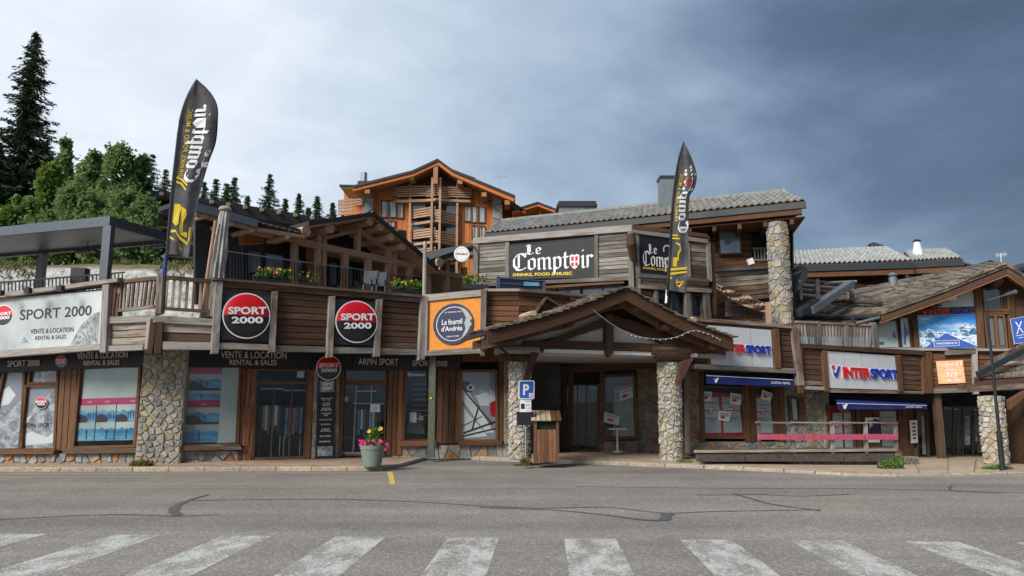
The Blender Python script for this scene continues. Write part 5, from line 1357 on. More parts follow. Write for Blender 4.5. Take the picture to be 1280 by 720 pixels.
solid('bay_wall', HF, [(515, 240), (571, 240), (571, 350), (515, 350)], .04, .05, M['dark_cladding'], ht)
for y0 in (254, 279, 304):
    for x0, x1 in ((516, 532), (558, 570)):
        window(HF, [(x0, y0 - 2), (x1, y0 - 2), (x1, y0 + 14), (x0, y0 + 14)], ht, .8, off=.14, th=.1, mat='wood_red', goff=.1, gm='sky_glass')
def vbalcony(xs, yt, yb, offs, n):
    for (xa, oa), (xb, ob) in zip(list(zip(xs, offs))[:-1], list(zip(xs, offs))[1:]):
        for i in range(n):
            f0 = i / n + .03; f1 = (i + .78) / n
            A = HF.P(xa, lerp(yt, yb, f0), oa); B = HF.P(xb, lerp(yt, yb, f0), ob); C = HF.P(xb, lerp(yt, yb, f1), ob); D = HF.P(xa, lerp(yt, yb, f1), oa)
            B.z = A.z; C.z = D.z
            n_ = (B - A).cross(Vector((0, 0, 1))).normalized() * .08
            meshobj('balcony_slat', [A, B, C, D, A + n_, B + n_, C + n_, D + n_], [(0, 1, 2, 3), (7, 6, 5, 4), (0, 4, 5, 1), (1, 5, 6, 2), (2, 6, 7, 3), (3, 7, 4, 0)], M['wood_tan'], ht)
    for (xa, oa), (xb, ob) in zip(list(zip(xs, offs))[:-1], list(zip(xs, offs))[1:]):
        A = HF.P(xa, yt + .6, oa - .1); B = HF.P(xb, yt + .6, ob - .1); C = HF.P(xb, yb - .5, ob - .1); D = HF.P(xa, yb - .5, oa - .1)
        B.z = A.z; C.z = D.z; n_ = Vector((0, .05, 0))
        G().loft([A, B, C, D], [p + n_ for p in (A, B, C, D)]).build('balcony_panel', M['wood_brown_clean'], ht)
    fl = [HF.P(x, yb, o) for x, o in zip(xs, offs)]
    z = min(p.z for p in fl)
    A = [Vector((p.x, p.y, z)) for p in fl] + [HF.P(xs[-1], yb, 0), HF.P(xs[0], yb, 0)]
    for p in A: p.z = z
    G().loft(A, [p - Vector((0, 0, .18)) for p in A]).build('balcony_floor', M['wood_tan'], ht)
vbalcony([491, 496, 533, 549, 560, 588, 592], 233, 247, [.1, .5, .75, 1.1, .75, .5, .1], 5)
for yy in (262, 288, 312): vbalcony([514, 517, 545, 549, 571, 573], yy, yy + 12, [.1, .3, 1.3, 1.35, .3, .1], 4)
for x in (513.5, 540.5, 550.5, 572):
    o = {513.5: .5, 540.5: 1.4, 550.5: 1.5, 572: .5}[x]
    a = HF.P(x, 222, o); b = Vector((a.x, a.y, 3.5)); G().bar(b, a, .15, .15).build('balcony_post', M['wood_tan'], ht)
a = HF.P(545, 203, 1.7); G().bar(a, a - Vector((0, 0, 1.6)), .32, .32).build('ridge_post', M['wood_warm'], ht)
rf = [(421, 231), (441, 231), (480, 221), (516, 212.5), (547, 198), (566, 212), (600, 226), (645, 245.5)]
solid('roof', HF, [(441, 231.5), (516, 212.5), (547, 198), (547, 201), (516, 215.5), (441, 234.5)], 2.0, 11, M['roof_black'], ht)
solid('roof', HF, [(547, 198), (566, 212), (644, 244), (644, 247), (566, 215), (547, 201)], 2.0, 11, M['roof_black'], ht)
solid('barge_board', HF, [(441, 234.5), (516, 215.5), (547, 201), (547, 206), (516, 220.5), (441, 239)], 1.9, .5, M['wood_orange'], ht)
solid('barge_board', HF, [(547, 201), (566, 215), (644, 247), (642, 252), (566, 220), (547, 206)], 1.9, .5, M['wood_orange'], ht)
solid('soffit', HF, [(443, 238), (516, 219), (547, 205), (547, 206.5), (516, 220.5), (443, 239.5)], 1.5, 9, M['wood_warm'], ht)
solid('soffit', HF, [(547, 205), (566, 219), (641, 250.5), (641, 252), (566, 220.5), (547, 206.5)], 1.5, 9, M['wood_warm'], ht)
solid('roof', HF, [(424, 230.5), (444, 231), (444, 233), (424, 232.5)], .8, 5, M['roof_black'], ht)
solid('soffit', HF, [(425, 232.5), (444, 233), (444, 236), (427, 235)], .7, 4.5, M['wood_warm'], ht)
solid('left_wing', HF, [(430, 238), (456, 238), (456, 340), (430, 340)], -2.5, 6, M['wood_orange'], ht)
for k in range(5):
    solid('balcony_slat', HF, [(422.5, 250 + k * 4), (441, 248 + k * 4), (441, 251 + k * 4), (422.5, 253 + k * 4)], .8, .12, M['wood_tan'], ht)
    if k < 3: solid('balcony_slat', HF, [(441, 249 + k * 3), (453, 247.5 + k * 3), (453, 249.6 + k * 3), (441, 251 + k * 3)], .8, .12, M['wood_tan'], ht)
for x, y in ((465, 226), (514, 218), (575, 224), (605, 240), (634, 250), (459, 236)):
    p = HF.P(x, y + 3, 1.8); G().bar(p, p - HF.n * 1.6, .35, .3).build('purlin', M['wood_warm'], ht)
p = HF.P(454.5, 232, -2); G().tube([p, p + Vector((0, 0, 1.0))], .25, 10).build('flue', M['steel'], ht)
solid('chimney', HF, [(447, 226), (462, 226), (462, 232), (447, 232)], -1.5, 1.0, M['grey_metal_dark'], ht)
# lower wings on the right
solid('right_wing', HF, [(628, 262), (700, 262), (700, 345), (628, 345)], -2.0, 6, M['wood_orange'], ht)
for pts in ([(630, 247), (640, 252), (657, 262)], [(640, 262), (672, 252), (701, 263)]):
    gable(HF, pts, 2, 7, .4, 'roof_black', 'wood_orange', ht, 3.5)
solid('recess_shade', HF, [(648, 266), (672, 257), (697, 266), (697, 278), (648, 278)], -1.9, .1, M['wood_dark'], ht)  # dark sheet stands in for shade behind the truss
for x in (655, 674, 688): solid('truss_post', HF, [(x, 258), (x + 2, 258), (x + 2, 276), (x, 276)], -.2, .2, M['wood_warm'], ht)
g = G(); a = HF.P(625, 236, -3); g.bar(a - Vector((0, 0, .5)), a + Vector((0, 0, 1.2)), .05, .05, (0, 1, 0)); g.bar(a + Vector((-.5, 0, .9)), a + Vector((.5, 0, 1.0)), .04, .04)
tag(g.build('roof_antenna', M['steel'])  , 'thin television antenna on the right roof slope of the orange hotel', 'antenna')

# ================================================================ GREY BAR BUILDING (Le Comptoir)
K1 = Face(592, 24.0, 790, 22.0, 320); KR = Face(790, 22.0, 888, 23.1, 320); K3 = Face(790, 24.6, 1003, 24.0, 320)
bar = thing('bar_building', 'tall weathered timber bar building with a long tiled roof behind the porch', 'building', (K1.b.x, K1.b.y + 2, 0))
solid('wall', K1, [(592, 300), (789, 284), (789, 347), (592, 357)], -.06, .2, M['wood_dark'], bar)
beam(K1, [(591, 297.5), (790, 280.5), (790, 289), (591, 304.5)], .1, .25, M[WG], bar, 'cap_beam')
planks(K1, [(597, 304), (633, 301), (633, 353), (597, 355)], 11, .0, .06, M[WG], bar)
planks(K1, [(747, 293), (787, 289), (787, 345.5), (747, 348)], 11, .0, .06, M[WG], bar)
post(K1, 591.5, 598, 303, 590.5, 597, 357, .07, .14, WG, parent=bar)
post(K1, 631.5, 636.5, 302, 631, 636, 352, .06, .12, WG, parent=bar)
post(K1, 742.5, 747.5, 293, 742.5, 747.5, 349, .06, .12, WG, parent=bar)
post(K1, 784.5, 791, 288, 786, 792.5, 372, .10, .16, WG, parent=bar)
beam(K1, [(596, 354), (790, 345), (790, 350), (596, 358)], .09, .14, M[WG], bar)
beam(K1, [(670, 358), (780, 351), (780, 354), (670, 361)], .06, .14, M['wood_red'], bar)
solid('lower_wall', K1, [(592, 357), (792, 349), (792, 420), (592, 430)], -.5, .2, M['wood_dark'], bar)
w = window(K1, [(640, 362), (725, 358.5), (725, 380), (640, 380)], bar, 1.5, off=-.3, th=.1, mat='wood_red', goff=-.34, gm='sky_glass', mull=(.33, .66))
w = window(K1, [(728, 358.5), (778, 356), (778, 380), (728, 380)], bar, 1.5, off=-.3, th=.1, mat='wood_red', goff=-.34, gm='sky_glass', mull=(.5,))
p = K1.P(789, 305, .3); G().tube([p + Vector((0, 0, .3)), p, p - K1.n * .3 - Vector((0, 0, .5))], [.13, .15, .1], 8).build('beam_end', M['wood_dark'], bar)
# side KR
solid('wall', KR, [(791, 284), (887, 295), (887, 354), (791, 348)], -.06, .2, M['wood_dark'], bar)
beam(KR, [(790, 280.5), (885, 292.5), (885, 297), (790, 286)], .1, .25, M['wood_dark'], bar, 'cap_beam')
beam(KR, [(791, 286), (886, 299), (886, 304), (791, 291)], .09, .14, M[WG], bar)
planks(KR, [(839, 302), (884, 305), (884, 350), (839, 344)], 8, .0, .06, M[WW], bar)
planks(KR, [(798, 345), (886, 353), (886, 360), (800, 356)], 2, .0, .06, M[WW], bar)
post(KR, 793, 798.5, 290, 796, 801.5, 375, .05, .12, WG, parent=bar)
post(KR, 858, 862, 303, 860, 864, 347, .05, .1, WG, parent=bar)
post(KR, 883.5, 888, 303, 886, 890.5, 352, .06, .12, WG, parent=bar)
post(KR, 889, 893, 305, 893, 897, 395, .0, .3, 'wood_dark', parent=bar)
beam(KR, [(798, 341), (886, 349), (886, 353), (798, 346)], .08, .12, M[WG], bar)
beam(KR, [(798, 355), (890, 361), (890, 366), (798, 360)], .06, .14, M[WW], bar)
solid('lower_wall', KR, [(791, 358), (892, 364), (892, 402), (791, 410)], -.35, .2, M['wood_dark'], bar)
window(KR, [(823, 363), (855, 366), (856, 397), (825, 396)], bar, 1.2, off=-.2, th=.1, mat='wood_weathered', goff=-.25, gm='dark_glass', mull=(.5,))
window(KR, [(865, 369), (876, 370), (877, 396), (866, 395)], bar, 1.2, off=-.2, th=.1, mat='wood_weathered', goff=-.25, gm='dark_glass')
planks(KR, [(803, 357), (820, 359), (820, 376), (803, 374)], 3, -.1, .06, M['wood_red'], bar)
post(KR, 818, 822, 357, 819, 823, 378, .02, .12, WG, parent=bar)
post(KR, 857, 863.5, 362, 859, 865.5, 398, .02, .14, WG, parent=bar)
post(KR, 880, 887, 364, 883, 889.5, 398, .02, .14, WG, parent=bar)
# signs
Q = [(636, 306.5), (743, 296.5), (743, 346.5), (636, 348.5)]
t, sh = sheetthing('bar_sign', 'large charcoal Le Comptoir sign with white blackletter and a red cross shield', 'sign', K1, Q, .05, .05, 'fascia_black', 'grey_metal_dark', .6)
def comptoir(sh, t, box_le, box_c, sub=None, w=.008, extra=None):
    """box = (u0, v at ascender line 1.5, u1, v at base line)"""
    def put(word, box, g):
        polys, wd, slots = black_text(word)
        f = lambda x, y: (lerp(box[0], box[2], x / wd), lerp(box[3], box[1], y / 1.5))
        for p in polys: g.add([sh.p(*f(x, y), w) for x, y in p], [tuple(range(4))])
        return f, slots
    g = G(); put('Le', box_le, g); f, slots = put('Compt*ir', box_c, g); o = g.build('lettering', M['letter_white'], t); o['kind'] = 'stuff'
    for sx in slots:
        sh_ = [(sx - .34, 1.02), (sx - .17, 1.10), (sx, 1.03), (sx + .17, 1.10), (sx + .34, 1.02), (sx + .34, .35), (sx + .2, .1), (sx, -.06), (sx - .2, .1), (sx - .34, .35)]
        g = G(); g.add([sh.p(*f(x, y), w) for x, y in sh_], [tuple(range(len(sh_)))]); g.build('shield', M['letter_white'], t)
        for xa, ya, xb, yb in ((sx - .24, .58, sx - .05, .93), (sx + .05, .58, sx + .24, .93), (sx - .24, .16, sx - .05, .46), (sx + .05, .16, sx + .24, .46)):
            g = G(); g.add([sh.p(*f(x, y), w + .003) for x, y in ((xa, ya), (xb, ya), (xb, yb), (xa, yb))], [(0, 1, 2, 3)]); g.build('shield_field', M['red_print'], t)
    if sub:
        ink(sh, t, 'yellow_print', lambda g: sh.text(g, sub[0], *sub[1], w, .03))
comptoir(sh, t, (.185, .04, .385, .33), (.04, .26, .985, .76), ('DRINKS, FOOD & MUSIC', (.05, .845, .74, .945)))
Q = [(799, 293), (838.5, 298.5), (839.5, 344.5), (801, 340.5)]
t, sh = sheetthing('bar_sign', 'narrower black Le Comptoir sign with a faded emblem, partly behind the right flag', 'sign', KR, [(799, 293), (857, 301), (858, 346), (801, 340.5)], .05, .05, 'fascia_black', 'grey_metal_dark', .6)
comptoir(sh, t, (.17, .22, .37, .47), (.045, .40, 1.0, .80), ('DRINKS, FOOD & MUSIC', (.05, .84, .9, .91)))
ink(sh, t, 'print_mist', lambda g: (sh.stroke(g, [(.42, .55), (.62, .75)], .03, .004), sh.stroke(g, [(.62, .5), (.5, .72)], .03, .004), sh.disc(g, .60, .32, .10, .14, .003, 150, 330, inner=.7)), 'emblem')
# small round lit beer sign on a bracket
b = at(577, 317.5, 22.2)
t = thing('round_lightbox', 'small white round light box sign on a bracket left of the grey bar wall', 'sign', b)
bf = Face(560, 22.2, 594, 22.2, 317); sh = Sheet(bf, [(567.5, 308), (586.5, 308), (586.5, 327), (567.5, 327)], 0)
n = 28; A = [sh.p(.5 + .5 * math.cos(2 * math.pi * i / n), .5 + .5 * math.sin(2 * math.pi * i / n), 0) for i in range(n)]
G().loft(A, [p - bf.n * .14 for p in A]).build('case', M['letter_white'], t)
ink(sh, t, 'panel_grey', lambda g: sh.disc(g, .5, .5, .42, .42, .003, inner=.9), 'ring')
ink(sh, t, 'yellow_print', lambda g: sh.disc(g, .5, .42, .14, .14, .003, inner=.72), 'crown_print')
ink(sh, t, 'letter_dark', lambda g: sh.text(g, 'Warsteiner', .12, .42, .88, .56, .006, .02))
g = G(); g.bar(bf.P(586, 309, -.07), K1.P(593, 309, .0), .04, .05); g.build('bracket', M['black_sheet'], t)
# glass wind screen box on the terrace
WF = Face(620, 21.6, 682, 22.1, 355)
t = thing('wind_screen', 'black framed glass wind screen standing on the terrace before the bar', 'screen', WF.P(650, 366))
frame_bars(WF, [(623, 347.5), (680, 352), (680, 363), (623, 361)], 1.6, 0, .1, 'panel_frame_blue', t)
solid('pane', WF, [(623, 347.5), (680, 352), (680, 362), (623, 361)], -.04, .02, M['dark_glass'], t)
solid('price_card', WF, [(655, 352), (674, 353), (674, 357.5), (655, 357)], .0, .02, M['print_blue_lake'], t)
g = G(); g.prism(WF, [(623, 353.3), (680, 356.8), (680, 358), (623, 354.5)], -.01, .05); g.build('mid_rail', M['panel_frame_blue'], t)
g = G(); g.bar(WF.P(623, 345, -.05), WF.P(623, 370, -.05), .08, .08, (0, 1, 0)); g.build('leg', M['panel_frame_blue'], t)
g = G(); g.bar(WF.P(680, 350, -.05), WF.P(680, 372, -.05), .08, .08, (0, 1, 0)); g.build('leg', M['panel_frame_blue'], t)

# upper wall K3
solid('wall', K3, [(800, 268), (988, 252), (990, 400), (800, 400)], -.35, .25, M['wood_dark'], bar)
planks(K3, [(860, 268), (939, 262), (941, 328), (862, 329)], 9, .0, .1, M['wood_brown_clean'], bar)
planks(K3, [(805, 274), (860, 268), (862, 329), (805, 330)], 8, -.02, .1, M['wood_brown_clean'], bar)
KE = Face(606, 26.9, 1007, 22.5, 290)
planks(KE, [(608, 297), (820, 275), (820, 300), (608, 312)], 5, -.3, .1, M['wood_brown_clean'], bar)
planks(K3, [(893, 329), (962, 321), (963, 333), (895, 337)], 2, .25, .1, M['wood_red'], bar)
beam(K3, [(895, 336.5), (964, 332), (964, 335), (895, 339.5)], .3, .2, M['grey_metal'], bar, 'ledge')
planks(K3, [(895, 340), (966, 335.5), (968, 372), (897, 380)], 6, .1, .1, M[WW], bar)
planks(K3, [(897, 380), (968, 372), (970, 405), (899, 410)], 5, -.05, .1, M['wood_dark'], bar)
planks(K3, [(962, 258), (989, 254), (992, 400), (966, 405)], 16, -.04, .1, M['wood_dark'], bar)
solid('loggia_shade', K3, [(939, 274), (964, 272), (964, 318), (940, 320)], .11, .02, M['shade_black'], bar)  # flat black sheet, the opening's shade is painted
window(K3, [(899, 287.5), (924.5, 286.5), (926, 315.5), (901, 316.5)], bar, 2, off=.15, th=.1, mat='wood_dark', goff=.12, gm='sky_glass')
railing(K3, (941, 309.5), (962, 309), (942, 324), (962, 323.5), 5, 'wood_grey', bar, top=2, bot=2, balw=1.8, off=.25)
solid('rear_edge', K3, [(989, 262), (991, 262), (994, 400), (992, 400)], .2, .2, M['black_sheet'], bar)
# round stone column
ca = at(971, 279, 22.7); cb = at(981, 406, 22.7)
cz0, cz1 = cb.z - .25, ca.z; RC = .335
G().lathe(Vector((ca.x, ca.y, 0)), [(RC - .03, cz0), (RC - .03, cz1), (.02, cz1 + .03)], 20).build('column_core', M['mortar'], bar)
def cylmap(c, R_, z0, a0=math.pi):
    def f(s, t, w):
        a = a0 + s / R_
        return Vector((c.x + math.cos(a) * (R_ + w), c.y + math.sin(a) * (R_ + w), z0 + t))
    return f
stones(cylmap(ca, RC - .02, cz0, math.pi * .92), math.pi * 1.16 * RC, cz1 - cz0, 5, 17, .03, M['stone_ochre'], bar, 'column_stone', gap=.018)
# main roof: hung eave, tiled slope
E0 = at(606, 292.5, 26.4); E1 = at(1007, 250.5, 22.0); E0.z = E1.z = (E0.z + E1.z) / 2
R1 = at(983, 240, 25.2); R0 = at(628, 277.5, 29.6); zr = (R0.z + R1.z) / 2; R0.z = R1.z = zr
B1 = R1 + (R1 - E1) * 1.0; B0 = R0 + (R0 - E0) * 1.0
th = Vector((0, 0, .22))
G().loft([E0, E1, R1, R0], [p - th for p in (E0, E1, R1, R0)]).build('roof_deck', M['wood_dark'], bar)
B1.z = B0.z = zr - .9
G().loft([R0, R1, B1, B0], [p - th for p in (R0, R1, B1, B0)]).build('roof_deck', M['roof_tile'], bar)
G().bar(E0 + Vector((0, -.03, -.14)), E1 + Vector((0, -.03, -.14)), .12, .18).build('gutter', M['grey_metal_dark'], bar)
G().bar(E0 + Vector((.05, .1, -.32)), E1 + Vector((-.1, .1, -.32)), .2, .16).build('eave_beam', M['wood_red'], bar)
def tiles(P00, P10, P11, P01, nu, nv, mat, parent, arch=.07, name='roof_tile', lift=.02):
    """P00-P10 along the eave, P01-P11 along the ridge; each pantile its own arched piece"""
    nrm = (P10 - P00).cross(P01 - P00).normalized()
    if nrm.z < 0: nrm = -nrm
    for j in range(nv):
        for i in range(nu):
            u0, u1 = i / nu, (i + 1.0) / nu; v0, v1 = max(0, j / nv - .03), (j + 1) / nv
            vs = []
            for v, hh in ((v0, .05), (v1, .0)):
                for k, a in ((0, 0), (.15, .12), (.5, 1), (.85, .12), (1, 0)):
                    u = lerp(u0, u1, k)
                    vs.append(lerp(lerp(P00, P10, u), lerp(P01, P11, u), v) + nrm * (lift + hh + a * arch))
            vs += [p - nrm * .05 for p in vs[:5]]
            fs = [(k, k + 1, k + 6, k + 5) for k in range(4)] + [(10 + k, 11 + k, k + 1, k) for k in range(4)]
            meshobj(name, vs, fs, mat, parent)
tiles(E0, E1, R1, R0, 52, 5, M['roof_tile'], bar, .055)
G().bar(R0 + Vector((0, 0, .06)), R1 + Vector((0, 0, .06)), .22, .1).build('ridge_cap', M['roof_tile'], bar)
# soffit and gable end under the eave on the right
A = [E0 + Vector((0, .1, -.45)), E1 + Vector((0, .1, -.45)), K3.P(990, 262, -.3), KE.P(640, 300, -.3)]
A[2].z = A[3].z = A[0].z
G().loft(A, [p - Vector((0, 0, .04)) for p in A]).build('soffit', M['wood_brown_clean'], bar)
for k in range(14):
    p = lerp(E0, E1, (k + .5) / 14) + Vector((0, .1, -.58)); G().bar(p, p + Vector((.4, 1.6, 0)), .12, .16).build('rafter', M['wood_dark'], bar)
beam(K3, [(966, 262), (1002, 258), (998, 268), (966, 274)], .9, 1.2, M['wood_dark'], bar, 'bracket_beam')
# chimneys
def chim(px0, px1, yt, yb, d, name, label, m='zinc', cap='grey_metal_dark', parent=None):
    a = at(px0, yb, d); b = at(px1, yb, d); tp = at(px0, yt, d).z; w = (b.x - a.x) / 2
    t = thing(name, label, 'chimney', Vector(((a.x + b.x) / 2, d + w, a.z)))
    c = Vector(((a.x + b.x) / 2, d + w, 0))
    G().box(c + Vector((0, 0, (a.z + tp) / 2)), (w, 0, 0), (0, w, 0), (0, 0, (tp - a.z) / 2)).build('stack', M[m], t)
    G().box(c + Vector((0, 0, tp + .04)), (w * 1.12, 0, 0), (0, w * 1.12, 0), (0, 0, .05)).build('cap', M[cap], t)
    return t
chim(827, 846, 222.5, 262, 25.5, 'chimney', 'square zinc chimney on the tiled roof just left of the right flag')
chim(699, 744, 258, 275, 28.5, 'chimney', 'low wide boarded chimney on the tiled roof with a black cover', 'zinc')
c = at(722, 253, 28.5); G().box(c + Vector((0, .7, .0)), (.75, 0, 0), (0, .6, 0), (0, 0, .09)).build('x', M['roof_black']).name = 'chimney_cover'
o = bpy.data.objects['chimney_cover']; tag(o, 'black flat cover raised above the low boarded chimney', 'chimney cover')
# floodlight, netting
b = K3.P(938, 327, .8)
t = thing('floodlight', 'small white floodlight under the loggia window of the bar', 'lamp', b)
G().box(b, (.09, 0, .03), (0, .05, 0), (-.03, 0, .09)).build('housing', M['lamp_white'], t)
G().bar(b + Vector((.0, 0, .05)), b + Vector((.1, .5, .1)), .03, .03).build('arm', M['grey_metal_dark'], t)
NF = Face(893, 21.6, 964, 22.0, 380)
vs = []; fs = []; nu, nv = 26, 8
for i in range(nu + 1):
    u = i / nu; xt = lerp(896, 962, u); yt = 355 + 27 * u ** .8 - 3 * math.sin(u * 3.1); yb = yt + 6 + 7 * math.sin(u * 3.14) + 3 * u
    for j in range(nv + 1):
        v = j / nv; vs.append(NF.P(xt + random.uniform(-.5, .5), lerp(yt, yb, v) + random.uniform(-.6, .6), .1 * math.sin(v * 9 + u * 20) + random.uniform(-.05, .05)))
for i in range(nu):
    for j in range(nv):
        if random.random() < .93: fs.append((i * (nv + 1) + j, (i + 1) * (nv + 1) + j, (i + 1) * (nv + 1) + j + 1, i * (nv + 1) + j + 1))
tag(meshobj('camouflage_net', vs, fs, M['netting']), 'sagging tan camouflage net strung over the small terrace above the red and blue letters', 'net')
g = G(); a = NF.P(959.5, 378, .1); g.bar(Vector((a.x, a.y, 3.9)), a, .13, .13)
tag(g.build('net_post', M['wood_tan'], None, (0, 0, 1)), 'wooden post holding the low end of the camouflage net', 'post')
planks(NF, [(908, 377), (953, 389), (953, 399), (908, 396)], 3, -.4, .05, M['wood_dark'], bar)
g = G()
for k in range(14):
    a = NF.P(909 + k * 3.3, 379 + k * .8, -.25); b = NF.P(911 + k * 3.3, 396, -.25); g.bar(a, b, .03, .03, (0, 1, 0))
    g.bar(NF.P(909 + k * 3.3, 386, -.24), NF.P(912 + k * 3.3, 382, -.24), .03, .03)
tag(g.build('wire_trellis', M['black_sheet']), 'black wire trellis under the camouflage net', 'trellis', kind='stuff')
# ================================================================ ENTRANCE PORCH
wood('wood_porch', (.035, .018, .011), (.075, .037, .021), (.12, .085, .062), .22, ovar=.2)
WB = 'wood_brown_clean'
O = at(609, 420, 18.0); O.z = 0
a20 = R(20); ex = Vector((math.cos(a20), math.sin(a20), 0)); eb = Vector((-math.sin(a20), math.cos(a20), 0))
PWD, PRX, PEZ, PRZ = 7.15, 3.83, 3.40, 4.66
def pp(a, b, z): return O + ex * a + eb * b + Vector((0, 0, z))
porch = thing('entrance_porch', 'gabled timber entrance porch roofed with stone slates on two stone pillars', 'porch', pp(PRX, 1.5, 0))
def rz(a): return PEZ + (PRZ - PEZ) * (a / PRX if a <= PRX else (PWD - a) / (PWD - PRX)) ** 1.0 - .10 * math.sin(math.pi * (a / PRX if a <= PRX else (PWD - a) / (PWD - PRX)))
def rear(a):  # how far back the roof runs (it dies against the parapets)
    return 1.7 + 4.2 * (a / PRX) if a <= PRX else 5.9 - 1.5 * (a - PRX) / (PWD - PRX)
# deck in strips
for (s0, s1) in ((0, PRX), (PRX, PWD)):
    n = 6; g = G()
    for i in range(n):
        a0, a1 = lerp(s0, s1, i / n), lerp(s0, s1, (i + 1) / n)
        A = [pp(a0, 0, rz(a0)), pp(a1, 0, rz(a1)), pp(a1, rear(a1), rz(a1)), pp(a0, rear(a0), rz(a0))]
        g.loft(A, [p - Vector((0, 0, .08)) for p in A])
    g.build('roof_deck', M['wood_dark'], porch)
# barge boards along the front verge, inner ones behind
for (s0, s1) in ((0, PRX), (PRX, PWD)):
    for off, dz, h, nm, mt in ((-.02, -.20, .30, 'barge_board', 'wood_porch'), (.35, -.34, .22, 'inner_rafter', 'wood_dark'), (1.15, -.30, .22, 'inner_rafter', 'wood_dark')):
        g = G(); n = 5
        for i in range(n):
            a0, a1 = lerp(s0, s1, i / n), lerp(s0, s1, (i + 1) / n)
            A = [pp(a0, off, rz(a0) + dz + h / 2), pp(a1, off, rz(a1) + dz + h / 2), pp(a1, off, rz(a1) + dz - h / 2), pp(a0, off, rz(a0) + dz - h / 2)]
            g.loft(A, [p + eb * .09 for p in A])
        g.build(nm, M[mt], porch, (ex + Vector((0, 0, .3))).normalized())
# purlins with rounded noses
for a, r_ in ((.7, .13), (2.3, .12), (PRX, .16), (5.15, .13), (6.6, .13)):
    z = rz(a) - .38
    g = G(); g.tube([pp(a, .10, z), pp(a, .16, z), pp(a, min(5.0, rear(a)), z)], [r_ * .75, r_, r_], 10); g.build('purlin', M['wood_porch'], porch, eb)
# slates: thick overlapping stones on both slopes
def slate_courses(s0, s1, ncourse, per, parent, mat):
    for j in range(ncourse):
        a0 = lerp(s0, s1, j / ncourse); a1 = lerp(s0, s1, (j + 1.35) / ncourse)
        if (s1 > s0 and a1 > s1) or (s1 < s0 and a1 < s1): a1 = s1
        b = -.12; bm = rear(max(0.0, min(PWD, a0)))
        while b < bm:
            w = random.uniform(.28, .62); b1 = min(b + w, bm)
            l0 = .065 + random.uniform(-.015, .02); l1 = .02
            th_ = random.uniform(.03, .05); jo = random.uniform(-.08, .06) * (1 if s1 > s0 else -1)
            A = [pp(a0 + jo, b + .01, rz(max(0, min(PWD, a0))) + l0), pp(a0 + jo + random.uniform(-.05, .05), b1 - .01, rz(max(0, min(PWD, a0))) + l0 + random.uniform(-.015, .015)), pp(a1, b1 - .01, rz(a1) + l1), pp(a1, b + .01, rz(a1) + l1)]
            vs, fs = [p for p in A] + [p - Vector((0, 0, th_)) for p in A], [(0, 1, 2, 3), (7, 6, 5, 4), (0, 4, 5, 1), (1, 5, 6, 2), (2, 6, 7, 3), (3, 7, 4, 0)]
            meshobj('slate', vs, fs, mat, parent)
            b = b1
slate_courses(-.02, PRX, 20, 0, porch, M['slate_dark'])
slate_courses(PWD + .08, PRX, 18, 0, porch, M['slate_dark'])
# snow log on the left slope with its iron stay
g = G(); g.tube([pp(1.35, .3, rz(1.35) + .15), pp(1.45, 1.5, rz(1.45) + .16)], [.075, .07], 10); g.build('snow_log', M['wood_log'], porch, eb)
g = G(); g.tube([pp(6.0, .1, rz(6.0) + .15), pp(6.0, 1.2, rz(6.0) + .15)], [.08, .075], 10); g.build('snow_log', M['wood_log'], porch, eb)
# triangular dormer boards on the slopes
for a0, a1, b_, mt in ((2.0, 3.15, 2.6, WB), (4.75, 5.9, 1.3, WB)):
    am = (a0 + a1) / 2
    A = [pp(a0, b_, rz(a0) - .1), pp(a1, b_, rz(a1) - .1), pp(am, b_, rz(am) + .42)]
    G().loft(A, [p + eb * .06 for p in A]).build('dormer_board', M[mt], porch)
    g = G(); g.bar(A[0] + Vector((0, 0, .04)), A[2] + Vector((0, 0, .06)), .5, .05, eb.cross(A[2] - A[0])); g.bar(A[1] + Vector((0, 0, .04)), A[2] + Vector((0, 0, .06)), .5, .05, eb.cross(A[1] - A[2])); g.build('dormer_cover', M['slate_dark'], porch)
# truss between the pillars
PT = Face(650, 19.7, 843, 20.6, 440)
beam(PT, [(655, 426), (700, 425.5), (905, 432), (905, 441), (700, 436), (655, 437)], .05, .24, M['wood_porch'], porch, 'tie_beam')
beam(PT, [(757, 392), (767, 392), (767, 441), (762, 447), (757, 441)], .10, .22, M['wood_porch'], porch, 'king_post')
beam(PT, [(757, 397), (757, 408), (700, 427), (682, 427)], .04, .18, M['wood_porch'], porch, 'truss_strut')
beam(PT, [(767, 394), (795, 402), (870, 430), (832, 430), (767, 406)], .04, .18, M['wood_porch'], porch, 'truss_strut')
for pts in ([(757, 400), (757, 427), (690, 427), (700, 412), (735, 396)], [(767, 405), (830, 432), (767, 430)], [(663, 405), (702, 395), (735, 390), (757, 396), (700, 420), (663, 428)], [(640, 412), (663, 405), (663, 442), (640, 442)]):
    solid('plaster_panel', PT, pts, -.16 - .002 * len(pts), .06, M['plaster_bright'], porch)
solid('upper_wall', PT, [(608, 424), (640, 410), (781, 378), (905, 425), (905, 440), (608, 440)], -.30, .08, M['wood_dark'], porch)
solid('white_lintel', PT, [(680, 436), (872, 441.5), (872, 446), (680, 440.5)], -.02, .2, M['white_band'], porch)
